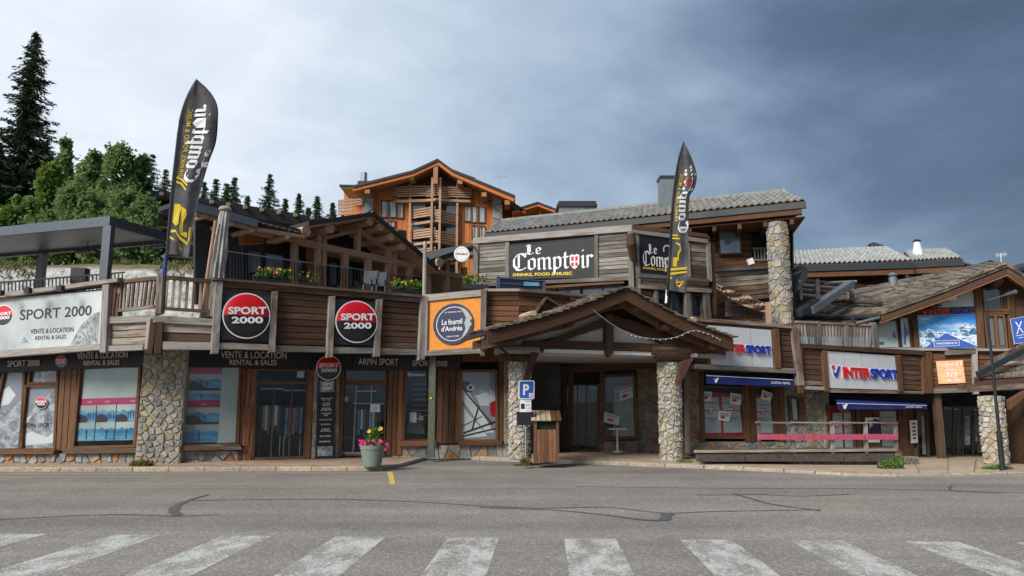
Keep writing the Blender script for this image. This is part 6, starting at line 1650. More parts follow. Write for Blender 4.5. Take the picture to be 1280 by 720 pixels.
# carved beam ends and braces on the pillars
for c_, (px, d) in enumerate(((650, 19.7), (843, 20.6))):
    q = at(px, 440, d)
    for k, (dz, l, r_) in enumerate(((0, .62, .13), (-.17, .50, .12))):
        p = Vector((q.x, q.y, q.z + dz + .04)); g = G(); v = PT.u * l
        pts_ = [p - v * 1.1, p + v * .75, p + v * .88]
        g.tube([pp_ - PT.n * .02 for pp_ in pts_], [r_, r_, r_ * .6], 8); g.build('bolster', M['wood_weathered' if k == 0 else 'wood_porch'], porch, PT.u)
for pts in ([(665, 440), (674, 441), (661, 475), (655, 474)], ):
    beam(PT, pts, .36, .16, M['wood_porch'], porch, 'brace')
beam(PT, [(852, 452), (868, 447), (852, 478), (846, 480)], .36, .16, M['wood_porch'], porch, 'brace')
# the pillars, round and rough
def pillar(px, ybot, ytop, d, rpx, mat, parent, nr, nz_, name='pillar_stone', z0=None, span=1.2, start=.9, taper=1.0):
    b = at(px, ybot, d); t_ = at(px, ytop, d); r_ = rpx / F * d
    z0 = b.z if z0 is None else z0; z1 = t_.z
    c = Vector((b.x, b.y + r_, 0))
    G().lathe(c, [(r_ - .03, z0 - .1), (r_ - .03, z1), (.02, z1 + .02)], 20).build('pillar_core', M['mortar'], parent)
    stones(cylmap(c, r_ - .03, z0 - .05, math.pi * start), math.pi * span * r_, z1 - z0 + .05, nr, nz_, .045, M[mat], parent, name, gap=.016)
    return c, r_
pillar(650, 572.5, 446, 19.8, 14, 'stone_pale', porch, 6, 26)
pillar(843, 574.5, 452, 20.6, 14.5, 'stone_pale', porch, 6, 25)
# ceiling of the porch and the walls inside
z = at(760, 447, 20.1).z
A = [PT.P(648, 440, -.2), PT.P(905, 440, -.2), Vector((9.0, 26, 0)), Vector((-.6, 26.0, 0))]
for p in A: p.z = z + .04
G().loft([p + Vector((0, 0, .12)) for p in A], A).build('ceiling', M['plaster'], porch)
# iron stay under the left eave
g = G(); g.tube([pp(.05, .1, PEZ - .15), PT.P(640, 448, .1)], .035, 6); g.build('stay_rod', M['black_sheet'], porch)
g = G()
for k in range(7): g.bar(pp(.02, .05 + k * .3, PEZ - .06), pp(.02, .32 + k * .3, PEZ - .06), .10, .10)
g.build('gutter', M['grey_metal_dark'], porch)
# string of bulbs
PFc = Face(604, 17.95, 913, 20.4, 420); S0 = PFc.P(741, 387, .05)
pts_ = [PFc.P(x, y, .05) for x, y in smoothline([(741, 387), (763, 404), (784, 416), (800, 421), (825, 424), (846, 421), (867, 413), (885, 417), (900, 424)], 6)]
sl_ = thing('string_lights', 'thin string of little bulbs sagging across the right half of the porch gable', 'string lights', S0)
G().tube(pts_, .006, 4).build('cable', M['panel_grey'], sl_)
for p in pts_[14::2]:
    G().lathe(p - Vector((0, 0, .035)), [(.004, 0), (.016, .012), (.004, .03)], 5).build('bulb', M['lamp_white'], sl_)

# inside walls, part of the bar building
PI = Face(640, 24.2, 880, 23.6, 500)
solid('passage_wall', PI, [(630, 445), (884, 440), (884, 590), (630, 590)], -.5, .2, M['interior_dark'], bar)  # gloom of the passage is in the wall colour
planks(PI, [(662, 464), (718, 462), (716, 566), (662, 567)], 7, .0, .1, M['wood_dark'], bar, 'wall_board', vert=True)
beam(PI, [(662, 460), (880, 446), (880, 457), (662, 469)], .1, .2, M['wood_dark'], bar)
dr = frame_bars(PI, [(706, 482), (748, 482), (747, 562), (706, 563)], 2, .02, .12, 'wood_dark', bar, 'glass_door')
g = G()
for x in (722, 733, 747): g.prism(PI, [(x - .7, 482), (x + .7, 482), (x + .7, 562), (x - .7, 562)], .0, .06)
g.build('door_rail', M['black_sheet'], dr)
solid('pane', PI, [(706, 482), (748, 482), (747, 562), (706, 563)], -.04, .012, M['glass'], dr)
solid('wall_panel', PI, [(750, 458), (756, 458), (753, 562), (748, 562)], .03, .12, M['wood_dark'], bar)
w = window(PI, [(757, 472), (791, 470), (796, 546), (756, 548)], bar, 3, off=.03, mat='wood_brown_clean')
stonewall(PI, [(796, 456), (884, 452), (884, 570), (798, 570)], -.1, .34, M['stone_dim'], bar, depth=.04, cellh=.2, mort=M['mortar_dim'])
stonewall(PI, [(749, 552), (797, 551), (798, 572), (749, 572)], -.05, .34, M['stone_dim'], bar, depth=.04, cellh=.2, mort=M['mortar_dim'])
o = solid('curtain', PI, [(768, 484), (790, 481), (793, 545), (766, 546)], -.3, .05, M['cloth_grey'], bar)
for (x, y, lab) in ((680, 493, 'white ceiling tube glimpsed inside the left part of the porch'), (742, 484, 'white ceiling tube seen through the glass door of the porch'), (753, 487, 'white ceiling tube seen through the porch window')):
    p = PI.P(x, y, -.25); m_ = G().bar(p - PI.u * .13, p + PI.u * .13 - Vector((0, 0, .04)), .04, .03).build('white_bar', M['lamp_white'])
    tag(m_, lab, 'lamp', 'white tubes inside the porch')
for Q, lab, rot in (([(773, 488), (791, 482), (792, 497), (774, 503)], 'tilted white menu card with red logo, the upper one in the porch window', 0), ([(755, 514), (776, 520), (774, 532.5), (754, 528)], 'tilted white menu card with red logo, the lower one in the porch window', 1)):
    t, sh = film(PI, Q, lab, 'tarp', .05, 'menu_card', 'sign', 'tilted menu cards in the porch window')
    ink(sh, t, 'petal_yellow' if 0 else 'leaves_grey', lambda g: [sh.rect(g, *r_, .004) for r_ in ((0, 0, 1, .06), (0, .94, 1, 1), (0, 0, .04, 1), (.96, 0, 1, 1))], 'border')
    ink(sh, t, 'red_print', lambda g: sh.disc(g, .42, .62, .22, .14, .004), 'logo')
    ink(sh, t, 'letter_dark', lambda g: [sh.rect(g, .15, .2 + .1 * k, .85, .24 + .1 * k, .004) for k in range(2)])
TB = at(772, 565, 22.6)
t = thing('side_table', 'small pale high table on one post inside the porch', 'table', TB)
G().lathe(TB, [(.16, 0), (.16, .02), (.03, .04), (.025, .66)], 14).build('pedestal', M['panel_grey'], t)
G().box(TB + Vector((0, 0, .68)), (.27, 0, 0), (0, .2, 0), (0, 0, .015)).build('table_top', M['panel_grey'], t)

# parking sign on the left pillar
SF = Face(630, 19.15, 670, 19.3, 520)
t = thing('parking_sign', 'blue parking sign P with a white payment plate, in front of the left porch pillar', 'sign', SF.P(652, 573))
sh = Sheet(SF, [(648.5, 475.5), (668.3, 475.5), (667.8, 499), (648, 499)], 0)
def rrect(u0, v0, u1, v1, r, ra):
    o = []
    for cu, cv, a0 in ((u1 - r, v0 + ra, -90), (u1 - r, v1 - ra, 0), (u0 + r, v1 - ra, 90), (u0 + r, v0 + ra, 180)):
        for k in range(5): a = R(a0 + k * 22.5); o.append((cu + r * math.cos(a), cv + ra * math.sin(a)))
    return o
A = [sh.p(u, v, 0) for u, v in rrect(0, 0, 1, 1, .12, .1)]
G().loft(A, [p - SF.n * .03 for p in A]).build('plate', M['letter_white'], t)
ink(sh, t, 'blue_print', lambda g: sh.poly(g, rrect(.06, .05, .94, .95, .09, .08), .003), 'field')
ink(sh, t, 'letter_white', lambda g: sh.text(g, 'P', .28, .2, .66, .78, .006, .03), 'letter')
ink(sh, t, 'letter_white', lambda g: sh.rect(g, .66, .68, .9, .9, .006), 'ticket_mark')
ink(sh, t, 'blue_print', lambda g: (sh.rect(g, .72, .73, .76, .8, .008), sh.rect(g, .8, .73, .84, .8, .008), sh.rect(g, .70, .83, .86, .86, .008)), 'ticket_print')
sh = Sheet(SF, [(650, 500), (664, 500), (664, 515), (650, 515)], 0)
A = [sh.p(u, v, 0) for u, v in ((0, 0), (1, 0), (1, 1), (0, 1))]
G().loft(A, [p - SF.n * .02 for p in A]).build('payment_plate', M['letter_white'], t)
ink(sh, t, 'letter_dark', lambda g: (sh.rect(g, .08, .3, .42, .75, .003), sh.text(g, 'PAYANT', .5, .05, .95, .18, .003), sh.text(g, '2h', .5, .35, .9, .5, .003), sh.text(g, '9-18', .5, .62, .95, .75, .003), sh.text(g, 'ici', .6, .82, .9, .95, .003)))
sh = Sheet(SF, [(646.5, 514.5), (667, 514.5), (667, 531.5), (646.5, 531.5)], -.02)
A = [sh.p(u, v, 0) for u, v in ((0, 0), (1, 0), (1, 1), (0, 1))]
G().loft(A, [p - SF.n * .08 for p in A]).build('black_panel', M['black_sheet'], t)
a = SF.P(657, 476, -.08); G().tube([Vector((a.x, a.y, .1)), a], .028, 8).build('sign_post', M['steel'], t)
# wooden litter bin
LB = at(682.5, 573.2, 19.5); LB.z = .125
t = thing('litter_bin', 'tall brown wooden litter bin with a sloping slatted lid beside the left pillar', 'bin', LB)
w2, d2 = .27, .26
for sx in (-1, 1):
    for sy in (-1, 1):
        G().box(LB + Vector((sx * (w2 + .01), sy * d2, .55)), (.035, 0, 0), (0, .035, 0), (0, 0, .55)).build('corner_post', M['wood_brown_clean'], t, (0, 0, 1))
for k in range(5):
    x = -w2 + .06 + k * (2 * w2 - .12) / 4
    for sy in (-1, 1): G().box(LB + Vector((x, sy * d2, .44)), (.055, 0, 0), (0, .015, 0), (0, 0, .40)).build('slat', M['wood_red'], t, (0, 0, 1))
for k in range(4):
    for sx in (-1, 1): G().box(LB + Vector((sx * w2, -d2 + .08 + k * .12, .44)), (.015, 0, 0), (0, .05, 0), (0, 0, .40)).build('slat', M['wood_red'], t, (0, 0, 1))
G().box(LB + Vector((0, 0, .95)), (w2 - .04, 0, 0), (0, d2 - .05, 0), (0, 0, .11)).build('liner', M['bin_slot'], t)
for k in range(6):
    x = -w2 - .06 + k * (2 * w2 + .12) / 5
    p = LB + Vector((x, 0, 1.19)); G().box(p, (.058, 0, 0), (0, .36, .115), (0, -.006, .016)).build('lid_slat', M['wood_log' if k < 4 else 'wood_red'], t, (0, 1, .3))
G().box(LB + Vector((0, -.25, 1.08)), (w2 + .02, 0, 0), (0, .02, 0), (0, 0, .03)).build('front_rail', M['wood_brown_clean'], t)
# flower pot
PB = at(465, 580.6, 18.45); PB.z = .10
t = thing('flower_pot', 'large grey green flower pot with yellow, red and pink flowers on the pavement edge', 'planter', PB)
G().lathe(PB, [(.20, 0), (.22, .02), (.285, .42), (.30, .43), (.305, .52), (.27, .52), (.26, .46)], 28).build('pot', M['pot_green'], t, smooth=False)
G().lathe(PB + Vector((0, 0, .44)), [(.25, 0), (.25, .03), (.02, .04)], 20).build('soil', M['soil'], t)
rr = random.Random(4); gl = G(); gst = G(); fl = {k: G() for k in ('petal_pink', 'petal_red', 'petal_yellow')}
for i in range(420):
    a = rr.uniform(0, 6.28); h = rr.uniform(0, 1); r_ = rr.uniform(0, .30) * (1.1 - h * .75)
    p = PB + Vector((math.cos(a) * r_, math.sin(a) * r_, .5 + h * .42)) + Vector((.04, 0, 0))
    d = Vector((rr.uniform(-1, 1), rr.uniform(-1, 1), rr.uniform(-.2, 1))).normalized() * rr.uniform(.03, .06); s = d.cross(Vector((rr.uniform(-1, 1), rr.uniform(-1, 1), rr.uniform(-1, 1)))).normalized() * .018
    gl.add([p, p + d * .6 + s, p + d * 1.4, p + d * .6 - s], [(0, 1, 2, 3)])
for i in range(20):
    a = rr.uniform(0, 6.28); r_ = rr.uniform(.05, .24); p = PB + Vector((math.cos(a) * r_ * .4, math.sin(a) * r_ * .4, .46)); q = PB + Vector((math.cos(a) * r_, math.sin(a) * r_, rr.uniform(.6, .92))); gst.tube([p, q], .005, 4)
def flower(g, c, s, rr):
    nrm = Vector((rr.uniform(-.5, .5), -1, rr.uniform(.0, .8))).normalized(); u = nrm.cross(Vector((0, 0, 1))).normalized(); v = nrm.cross(u)
    for k in range(6):
        an = k * 1.047; d = u * math.cos(an) + v * math.sin(an); e = u * math.cos(an + 1.57) + v * math.sin(an + 1.57)
        g.add([c, c + d * s * .6 + e * s * .35 + nrm * .01, c + d * s + nrm * .02, c + d * s * .6 - e * s * .35 + nrm * .01], [(0, 1, 2, 3)])
for i in range(34):
    a = rr.uniform(3.0, 6.4); r_ = rr.uniform(.14, .33)
    flower(fl['petal_pink' if i % 3 else 'petal_red'], PB + Vector((math.cos(a) * r_ * 1.05, math.sin(a) * r_, rr.uniform(.46, .64))), rr.uniform(.03, .045), rr)
for i in range(7): flower(fl['petal_pink'], PB + Vector((.36 + rr.uniform(-.03, .04), -.1, rr.uniform(.34, .58))), .04, rr)
for dx, dz in ((-.06, .86), (-.09, .84), (.2, .93), (.22, .92), (.17, .9)): flower(fl['petal_yellow'], PB + Vector((dx, -.12, dz)), .05, rr)
gst.build('stems', M['plant_leaves'], t)['kind'] = 'stuff'; gl.build('leaves', M['plant_leaves'], t)['kind'] = 'stuff'
for k in fl: fl[k].build('flowers', M[k], t)['kind'] = 'stuff'

# ================================================================ SPORTS SHOP WITH BLUE AWNINGS (right)
I1 = Face(868, 21.0, 997, 22.2, 440); I2 = Face(997, 22.2, 1166, 23.6, 460); I3 = Face(1166, 23.6, 1222, 23.3, 460); I4 = Face(1222, 23.3, 1330, 22.8, 460)
J1 = Face(860, 22.2, 1030, 23.4, 520); J2 = Face(1030, 23.3, 1166, 24.6, 520); J3 = Face(1160, 24.9, 1300, 24.3, 520)
sp = thing('awning_shop', 'long timber and stone sports shop with grey panels and blue awnings right of the porch', 'building', I1.P(990, 575))
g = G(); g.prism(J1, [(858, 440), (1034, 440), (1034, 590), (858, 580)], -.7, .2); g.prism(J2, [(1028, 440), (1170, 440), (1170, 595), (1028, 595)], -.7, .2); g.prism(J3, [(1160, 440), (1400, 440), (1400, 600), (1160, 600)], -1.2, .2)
g.build('back_wall', M['interior_dark'], sp)  # dark colour stands for the unlit shop behind the glass
A = [I1.P(868, 440, -.05), I1.P(997, 440, -.05), I2.P(1166, 440, -.05), I3.P(1222, 440, -.05), I4.P(1330, 440, -.05)]
for p in A: p.z = 2.55
A += [Vector((19, 27, 2.55)), Vector((6, 27, 2.55))]
G().loft([p + Vector((0, 0, .18)) for p in A], A).build('floor_slab', M['wood_dark'], sp)
A = [p.copy() for p in A[:5]] + [Vector((19, 27, 0)), Vector((6, 27, 0))]
for p in A: p.z = 3.15; p.y += .25
A2 = [p + Vector((0, 0, .15)) for p in A]; G().loft(A2, A).build('terrace_deck', M['wood_weathered'], sp)
# I1 parapet
beam(I1, [(868, 396.5), (997, 406.5), (997, 411), (868, 401)], .12, .3, M[WW], sp, 'coping')
beam(I1, [(874, 400), (996, 410), (996, 414), (874, 406)], .04, .14, M['wood_dark'], sp)
solid('parapet_lining', I1, [(868, 400), (996, 410), (996, 462), (868, 457)], -.1, .06, M['wood_dark'], sp)
planks(I1, [(976, 412), (993, 413.5), (993, 460), (977, 459)], 7, 0, .07, M['wood_dark'], sp)
planks(I1, [(868, 405), (885, 407), (887, 456), (869, 455)], 7, 0, .07, M['wood_dark'], sp)
beam(I1, [(869, 455), (996, 460.5), (997, 467), (869, 461)], .1, .22, M[WG], sp)
post(I1, 966, 974, 411, 969, 977, 461, .12, .16, WB, parent=sp)
post(I1, 991, 998, 409, 999, 1006, 482, .14, .2, WW, parent=sp)
post(I1, 882, 886, 408, 885, 889, 457, .08, .12, WB, parent=sp)
def gpanels(face, Q, n, off, parent):
    for i in range(n): solid('grey_panel', face, quadfit(Q, i / n + .004, 0, (i + 1) / n - .004, 1), off + (i % 2) * .004, .05, M['panel_grey'], parent)
t = thing('shop_sign', 'light grey panel sign with INTERSPORT in red and blue, partly behind the porch roof', 'sign', I1.P(925, 459, .08))
gpanels(I1, [(885, 406.5), (964, 412.5), (967, 459.5), (888, 455.5)], 3, .08, t)
sh = Sheet(I1, [(885, 406.5), (964, 412.5), (967, 459.5), (888, 455.5)], .09)
def isport(sh, t, u0, v0, u1, v1, us, th=.05, logo=None, sl=0):
    ink(sh, t, 'letter_white', lambda g: (sh.text(g, 'INTER', u0 - .004, v0 - .015, us, v1 + .02, .001, .035, .012), sh.text(g, 'SPORT', us + .002, v0 - .015, u1 + .006, v1 + .02, .001, .035, .012)), 'letter_base')
    ink(sh, t, 'red_letter', lambda g: sh.text(g, 'INTER', u0, v0, us - .006, v1, .02, .018, th), 'letters_inter')
    ink(sh, t, 'blue_letter', lambda g: sh.text(g, 'SPORT', us + .006, v0, u1, v1, .02, .018, th), 'letters_sport')
isport(sh, t, .155, .44, .955, .66, .56)
def logo(sh, t, cu, cv, su, sv):
    ink(sh, t, 'letter_white', lambda g: (sh.disc(g, cu - su * .55, cv - sv * .55, su * .42, sv * .42, .004), sh.poly(g, [(cu - su * .95, cv - sv * .2), (cu - su * .2, cv + sv * .1), (cu + su * .5, cv - sv * .98), (cu + su * 1.0, cv - sv * .8), (cu + su * .1, cv + sv * 1.0), (cu - su * .55, cv + sv * .9)], .004)), 'logo_base')
    ink(sh, t, 'red_letter', lambda g: sh.disc(g, cu - su * .55, cv - sv * .55, su * .3, sv * .3, .03), 'logo_dot')
    ink(sh, t, 'blue_letter', lambda g: sh.poly(g, [(cu - su * .75, cv - sv * .0), (cu - su * .1, cv + sv * .25), (cu + su * .45, cv - sv * .8), (cu + su * .85, cv - sv * .65), (cu + su * .05, cv + sv * .85), (cu - su * .45, cv + sv * .75)], .03), 'logo_swoosh')
# I2 parapet with its sign
beam(I2, [(996, 429), (1157, 438.5), (1157, 444), (996, 434.5)], .12, .3, M['wood_dark'], sp, 'coping')
solid('parapet_lining', I2, [(997, 433), (1166, 442), (1166, 492), (997, 486)], -.1, .06, M['wood_dark'], sp)
planks(I2, [(1003, 436), (1031, 437.5), (1031, 482), (1004, 481)], 7, 0, .07, M['wood_dark'], sp)
planks(I2, [(1124, 443.5), (1156, 446), (1157, 488), (1125, 486.5)], 7, 0, .07, M['wood_dark'], sp)
post(I2, 997, 1003, 430, 999, 1005, 492, .12, .2, WB, parent=sp)
post(I2, 1028, 1033.5, 437, 1032, 1037, 490, .10, .16, WB, parent=sp)
post(I2, 1119.5, 1126, 443.5, 1124, 1130, 490, .10, .16, WB, parent=sp)
post(I2, 1153, 1165, 440, 1155, 1167, 492, .08, .2, WB, parent=sp)
beam(I2, [(1004, 482), (1031, 483.5), (1032, 488), (1005, 486.5)], .08, .2, M[WG], sp)
beam(I2, [(1033, 486), (1157, 489), (1157, 492.5), (1034, 490.5)], .06, .2, M[WW], sp)
Q = [(1032.5, 438.5), (1120, 445), (1126, 487.5), (1037, 485)]
t = thing('shop_sign', 'light grey panel sign with coloured ski logo and INTERSPORT over the right awning', 'sign', I2.P(1080, 487, .08))
gpanels(I2, Q, 4, .05, t); sh = Sheet(I2, Q, .06)
isport(sh, t, .20, .41, .965, .69, .585); logo(sh, t, .11, .54, .075, .20)
# I3, I4 parapets
planks(I3, [(1160, 444), (1216, 441), (1217, 486), (1164, 487)], 8, .0, .08, M['wood_red'], sp)
solid('parapet_lining', I3, [(1158, 442), (1224, 438), (1224, 490), (1160, 492)], -.1, .06, M['wood_dark'], sp)
beam(I3, [(1182, 439), (1220, 437), (1220, 442), (1182, 444)], .14, .16, M[WG], sp)
post(I3, 1215, 1222, 438, 1217, 1224, 493, .12, .18, WG, parent=sp)
beam(I3, [(1164, 486), (1218, 484.5), (1218, 490), (1164, 492)], .1, .2, M[WG], sp)
planks(I4, [(1222, 437), (1300, 437), (1300, 460), (1222, 462)], 4, .0, .08, M['wood_red'], sp)
beam(I4, [(1185, 435), (1300, 436), (1300, 440), (1222, 439)], .12, .3, M['wood_brown_clean'], sp, 'coping')
# balustrade over I2
def pr(x, y): return (x, y)
railing(I2, (996, 401), (1094, 405.5), (999, 430), (1094, 434), 25, 'wood_grey', sp, top=2.2, bot=2.5, balw=1.5, off=.0)
for x in (1024, 1058): post(I2, x - 2, x + 2, 400 + (x - 996) * .04, x - 1, x + 3, 434, .04, .1, WG, parent=sp)
post(I2, 1090, 1096, 403, 1094, 1100, 438, .06, .14, WG, parent=sp)
# orange wooden opening sign 7/7
Q = [(1170, 451.5), (1203.5, 450), (1207, 478.5), (1173.5, 480)]
t, sh = sheetthing('opening_sign', 'square light wood sign in white letters, open 7/7, on the red planked parapet', 'sign', I3, Q, .05, .03, 'warm_panel')
ink(sh, t, 'letter_white', lambda g: (sh.text(g, 'Carrefour', .08, .10, .62, .2, .004, .02), sh.text(g, 'montagne', .2, .22, .6, .28, .004, .01), sh.text(g, 'OUVERT', .28, .37, .7, .46, .004, .01), sh.text(g, '7/7', .30, .52, .76, .72, .004, .04), sh.text(g, '8h-20h', .32, .80, .82, .92, .004, .03), sh.disc(g, .84, .14, .1, .09, .004, 120, 260, inner=.5), sh.disc(g, .84, .14, .1, .09, .004, -60, 60, inner=.5)))

# ground floor J1: stones, windows with posters
SD = 'stone_base'
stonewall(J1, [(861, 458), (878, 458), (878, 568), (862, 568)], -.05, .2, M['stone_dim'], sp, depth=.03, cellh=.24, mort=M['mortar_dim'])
planks(J1, [(874, 460), (880, 460), (882, 553), (876, 553)], 1, .02, .1, M[WB], sp, 'wall_board', vert=True)
window(J1, [(878, 484), (927, 486), (931, 546), (880, 546)], sp, 2.5, off=.04, mat='wood_brown_clean')
planks(J1, [(930, 480), (944, 480), (946, 552), (932, 552)], 2, .02, .1, M[WB], sp, 'wall_board', vert=True)
window(J1, [(945, 485), (966, 485.5), (969, 547), (947, 547)], sp, 2, off=.04, mat='wood_brown_clean')
planks(J1, [(968, 480), (979, 480), (983, 552), (970, 552)], 2, .02, .1, M[WB], sp, 'wall_board', vert=True)
stonewall(J1, [(875, 552), (1030, 552), (1030, 590), (876, 590)], -.05, .27, M[SD], sp, depth=.04, cellh=.16)
stonewall(J1, [(979, 482), (1033, 484), (1033, 554), (983, 552)], -.05, .26, M['stone_ochre'], sp, depth=.04, cellh=.17)
w = window(J1, [(989, 498), (999, 499), (1000, 525), (991, 525)], sp, 3, off=.10, mat='wood_dark', goff=.06)
solid('shutter', J1, [(1000, 497), (1006, 497), (1008, 527), (1001, 527)], .1, .06, M['wood_brown_clean'], sp)
solid('curtain', J1, [(990, 498), (995, 498), (997, 525), (992, 525)], .0, .03, M['paper'], sp)
def awning(face, top, val, label, off0, off1):
    """top = back edge quad at the wall (TL, TR) and front edge (FL, FR); val = front edge and bottom"""
    (tl, tr), (fl, fr), (bl, br) = top, val[0], val[1]
    a, b = face.P(*tl, off0), face.P(*tr, off0); c, d = face.P(*fl, off1), face.P(*fr, off1); e, f = face.P(*bl, off1), face.P(*br, off1)
    t = thing('awning', label, 'awning', face.P(*bl, off0), 'blue shop awnings')
    n = 12; vs = []; fs = []
    for i in range(n + 1):
        u = i / n; s_ = .008 * math.sin(i * 2.1)
        vs += [lerp(a, b, u), lerp(c, d, u), lerp(e, f, u) + face.n * s_ + Vector((0, 0, -.012 * (i % 2)))]
    for i in range(n): k = 3 * i; fs += [(k, k + 3, k + 4, k + 1), (k + 1, k + 4, k + 5, k + 2)]
    meshobj('fabric', vs, fs, M['awning_blue'], t)
    G().bar(c + face.n * .012, d + face.n * .012, .02, .014).build('front_bar', M['letter_white'], t)
    G().tube([a, b], .05, 8).build('roller', M['grey_metal_dark'], t)
    for u in (.08, .92):
        G().bar(lerp(a, b, u) - Vector((0, 0, .05)), lerp(c, d, u) - Vector((0, 0, .02)), .03, .03).build('arm', M['grey_metal_dark'], t)
    return t, Sheet(face, [fl, fr, br, bl], off1 + .03)
t, sh = awning(I1, ((880, 466), (988, 473)), (((883, 469.5), (991, 475)), ((883, 479.5), (993, 483.5))), 'narrow blue awning on the left, over the two red bordered poster windows', -.3, .15)
ink(sh, t, 'letter_white', lambda g: (sh.text(g, 'LOCATION - RENTAL', .74, .35, .96, .68, .004, .012), sh.poly(g, [(.09, .25), (.105, .5), (.125, .2), (.14, .25), (.115, .85), (.1, .85)], .004)))
t, sh = awning(I2, ((1042, 495), (1158, 503)), (((1046, 504), (1158, 507)), ((1047, 511.5), (1160, 511)),), 'deep blue awning on the right, under the grey panel with the ski logo', -.5, .25)
ink(sh, t, 'letter_white', lambda g: (sh.text(g, 'LOCATION - RENTAL', .76, .3, .94, .7, .004, .012), sh.poly(g, [(.06, .05), (.078, .4), (.1, .0), (.12, .1), (.09, .95), (.07, .95)], .004)))
def bons(face, Q, label, off=.0, group=None):
    t, sh = film(face, Q, label, 'tarp', off, group=group)
    ink(sh, t, 'red_print', lambda g: (sh.poly(g, [(.02, .31), (.62, .27), (.66, .36), (.98, .36), (1.0, .44), (.3, .47), (.25, .41), (.0, .40)], .003)), 'red_flash')
    ink(sh, t, 'letter_white', lambda g: (sh.text(g, 'BONS', .06, .30, .6, .37, .006, .05), sh.text(g, 'PLANS', .36, .38, .94, .445, .006, .05)))
    ink(sh, t, 'letter_dark', lambda g: (sh.text(g, 'INTERSPORT', .1, .16, .9, .2, .004), sh.text(g, 'jusqu a', .36, .52, .62, .545, .004, .02), sh.text(g, 'POUR LES ACHATS', .1, .57, .9, .6, .004, .02), sh.text(g, 'DE SKIS DU', .22, .62, .78, .65, .004, .02), sh.text(g, '28 AU 31', .3, .68, .7, .71, .004, .02), sh.text(g, 'conditions en magasin', .08, .8, .92, .82, .004)))
    return t
# red surround behind the posters
for fc, Q, lab in ((J1, [(889, 490), (927, 493), (931, 546), (880, 546)], 'red film border around the two poster panels of the left awning window'), (J1, [(945, 494), (966, 496), (970, 547), (947, 547)], 'red film border beside the poster in the narrow awning window')):
    film(fc, Q, lab, 'red_print', -.07, 'red_film', 'window film')
bons(J1, [(879, 496), (898, 496.5), (902, 541), (881, 541)], 'white and red BONS PLANS poster, left one under the left awning', -.05, 'white and red sale posters')
bons(J1, [(902, 496), (924, 497), (928, 540.5), (905, 541)], 'white and red BONS PLANS poster, second under the left awning', -.05, 'white and red sale posters')
bons(J1, [(945, 498), (963, 499), (967, 541.5), (947, 541)], 'white and red BONS PLANS poster in the narrow window, third under the left awning', -.05, 'white and red sale posters')
for Q, lab in (([(878, 489), (890, 490), (889, 501), (878, 502)], 'small hanging card at the left edge of the left awning window'), ([(913, 491), (928, 493), (926, 507), (912, 504)], 'small tilted card over the second sale poster'), ([(899, 513), (914, 515), (911, 527), (897, 525)], 'small tilted card low between the first two sale posters'), ([(953, 487), (966, 492), (963, 502), (951, 498)], 'small tilted card at the top of the narrow awning window')):
    t, sh = film(J1, Q, lab, 'paper', -.01, 'hanging_card', 'card', 'small tilted cards in the sale windows')
    ink(sh, t, 'red_print', lambda g: sh.disc(g, .4, .65, .22, .14, .004), 'logo')
    ink(sh, t, 'letter_dark', lambda g: [sh.rect(g, .12, .2 + .12 * k, .88, .25 + .12 * k, .004) for k in range(3)])
# J2
stonewall(J2, [(1030, 488), (1036, 488), (1038, 590), (1032, 590)], -.05, .2, M['stone_ochre'], sp, depth=.03, cellh=.2)
window(J2, [(1036, 508), (1066, 508), (1069, 560), (1040, 560)], sp, 2, off=.04, mat='wood_brown_clean')
planks(J2, [(1069, 505), (1097, 505), (1099, 566), (1072, 566)], 4, .02, .1, M[WB], sp, 'wall_board', vert=True)
window(J2, [(1098, 508), (1124, 508), (1127, 560), (1101, 560)], sp, 2, off=.04, mat='wood_brown_clean')
planks(J2, [(1127, 506), (1142, 506), (1144, 577), (1129, 577)], 2, .02, .1, M[WB], sp, 'wall_board', vert=True)
stonewall(J2, [(1034, 560), (1148, 560), (1149, 592), (1034, 592)], -.05, .3, M[SD], sp, depth=.04, cellh=.16)
film(J2, [(1036, 508), (1066, 508), (1069, 560), (1040, 560)], 'pink tinted film filling the left window under the deep awning', 'red_print', -.09, 'red_film', 'window film')
bons(J2, [(1041, 516), (1052, 516), (1054, 560), (1043, 560)], 'white and red sale poster, leftmost under the deep awning', -.05, 'white and red sale posters')
bons(J2, [(1055, 516), (1067, 516), (1069, 560), (1057, 560)], 'white and red sale poster, second under the deep awning', -.05, 'white and red sale posters')
bons(J2, [(1100, 514), (1120, 514), (1122, 558), (1103, 558)], 'white and red sale poster in the right window under the deep awning', -.05, 'white and red sale posters')
film(J2, [(1121, 512), (1124, 512), (1127, 560), (1123, 560)], 'red film strip at the right edge of the deep awning window', 'red_print', -.06, 'red_film', 'window film')
t, sh = film(J2, [(1081.5, 522), (1099, 522), (1100, 553), (1083, 553)], 'white notice with dark blue square between the windows under the deep awning', 'letter_white', .06, 'notice', 'sign')
ink(sh, t, 'navy', lambda g: (sh.rect(g, .12, .12, 1.0, .42, .003), sh.rect(g, .12, .42, 1.0, .86, .003), sh.disc(g, .75, .2, .3, .16, .004)), 'blue_print')
ink(sh, t, 'letter_white', lambda g: sh.text(g, 'P', .28, .22, .5, .42, .006, .03))
t, sh = film(J2, [(1137, 525.5), (1146.5, 525), (1147.5, 553.5), (1139, 554)], 'narrow white price list board beside the right shop entrance', 'letter_white', .07, 'price_list', 'sign')
ink(sh, t, 'letter_dark', lambda g: [sh.rect(g, .3, .12 + k * .16, .75, .19 + k * .16, .003) for k in range(5)])
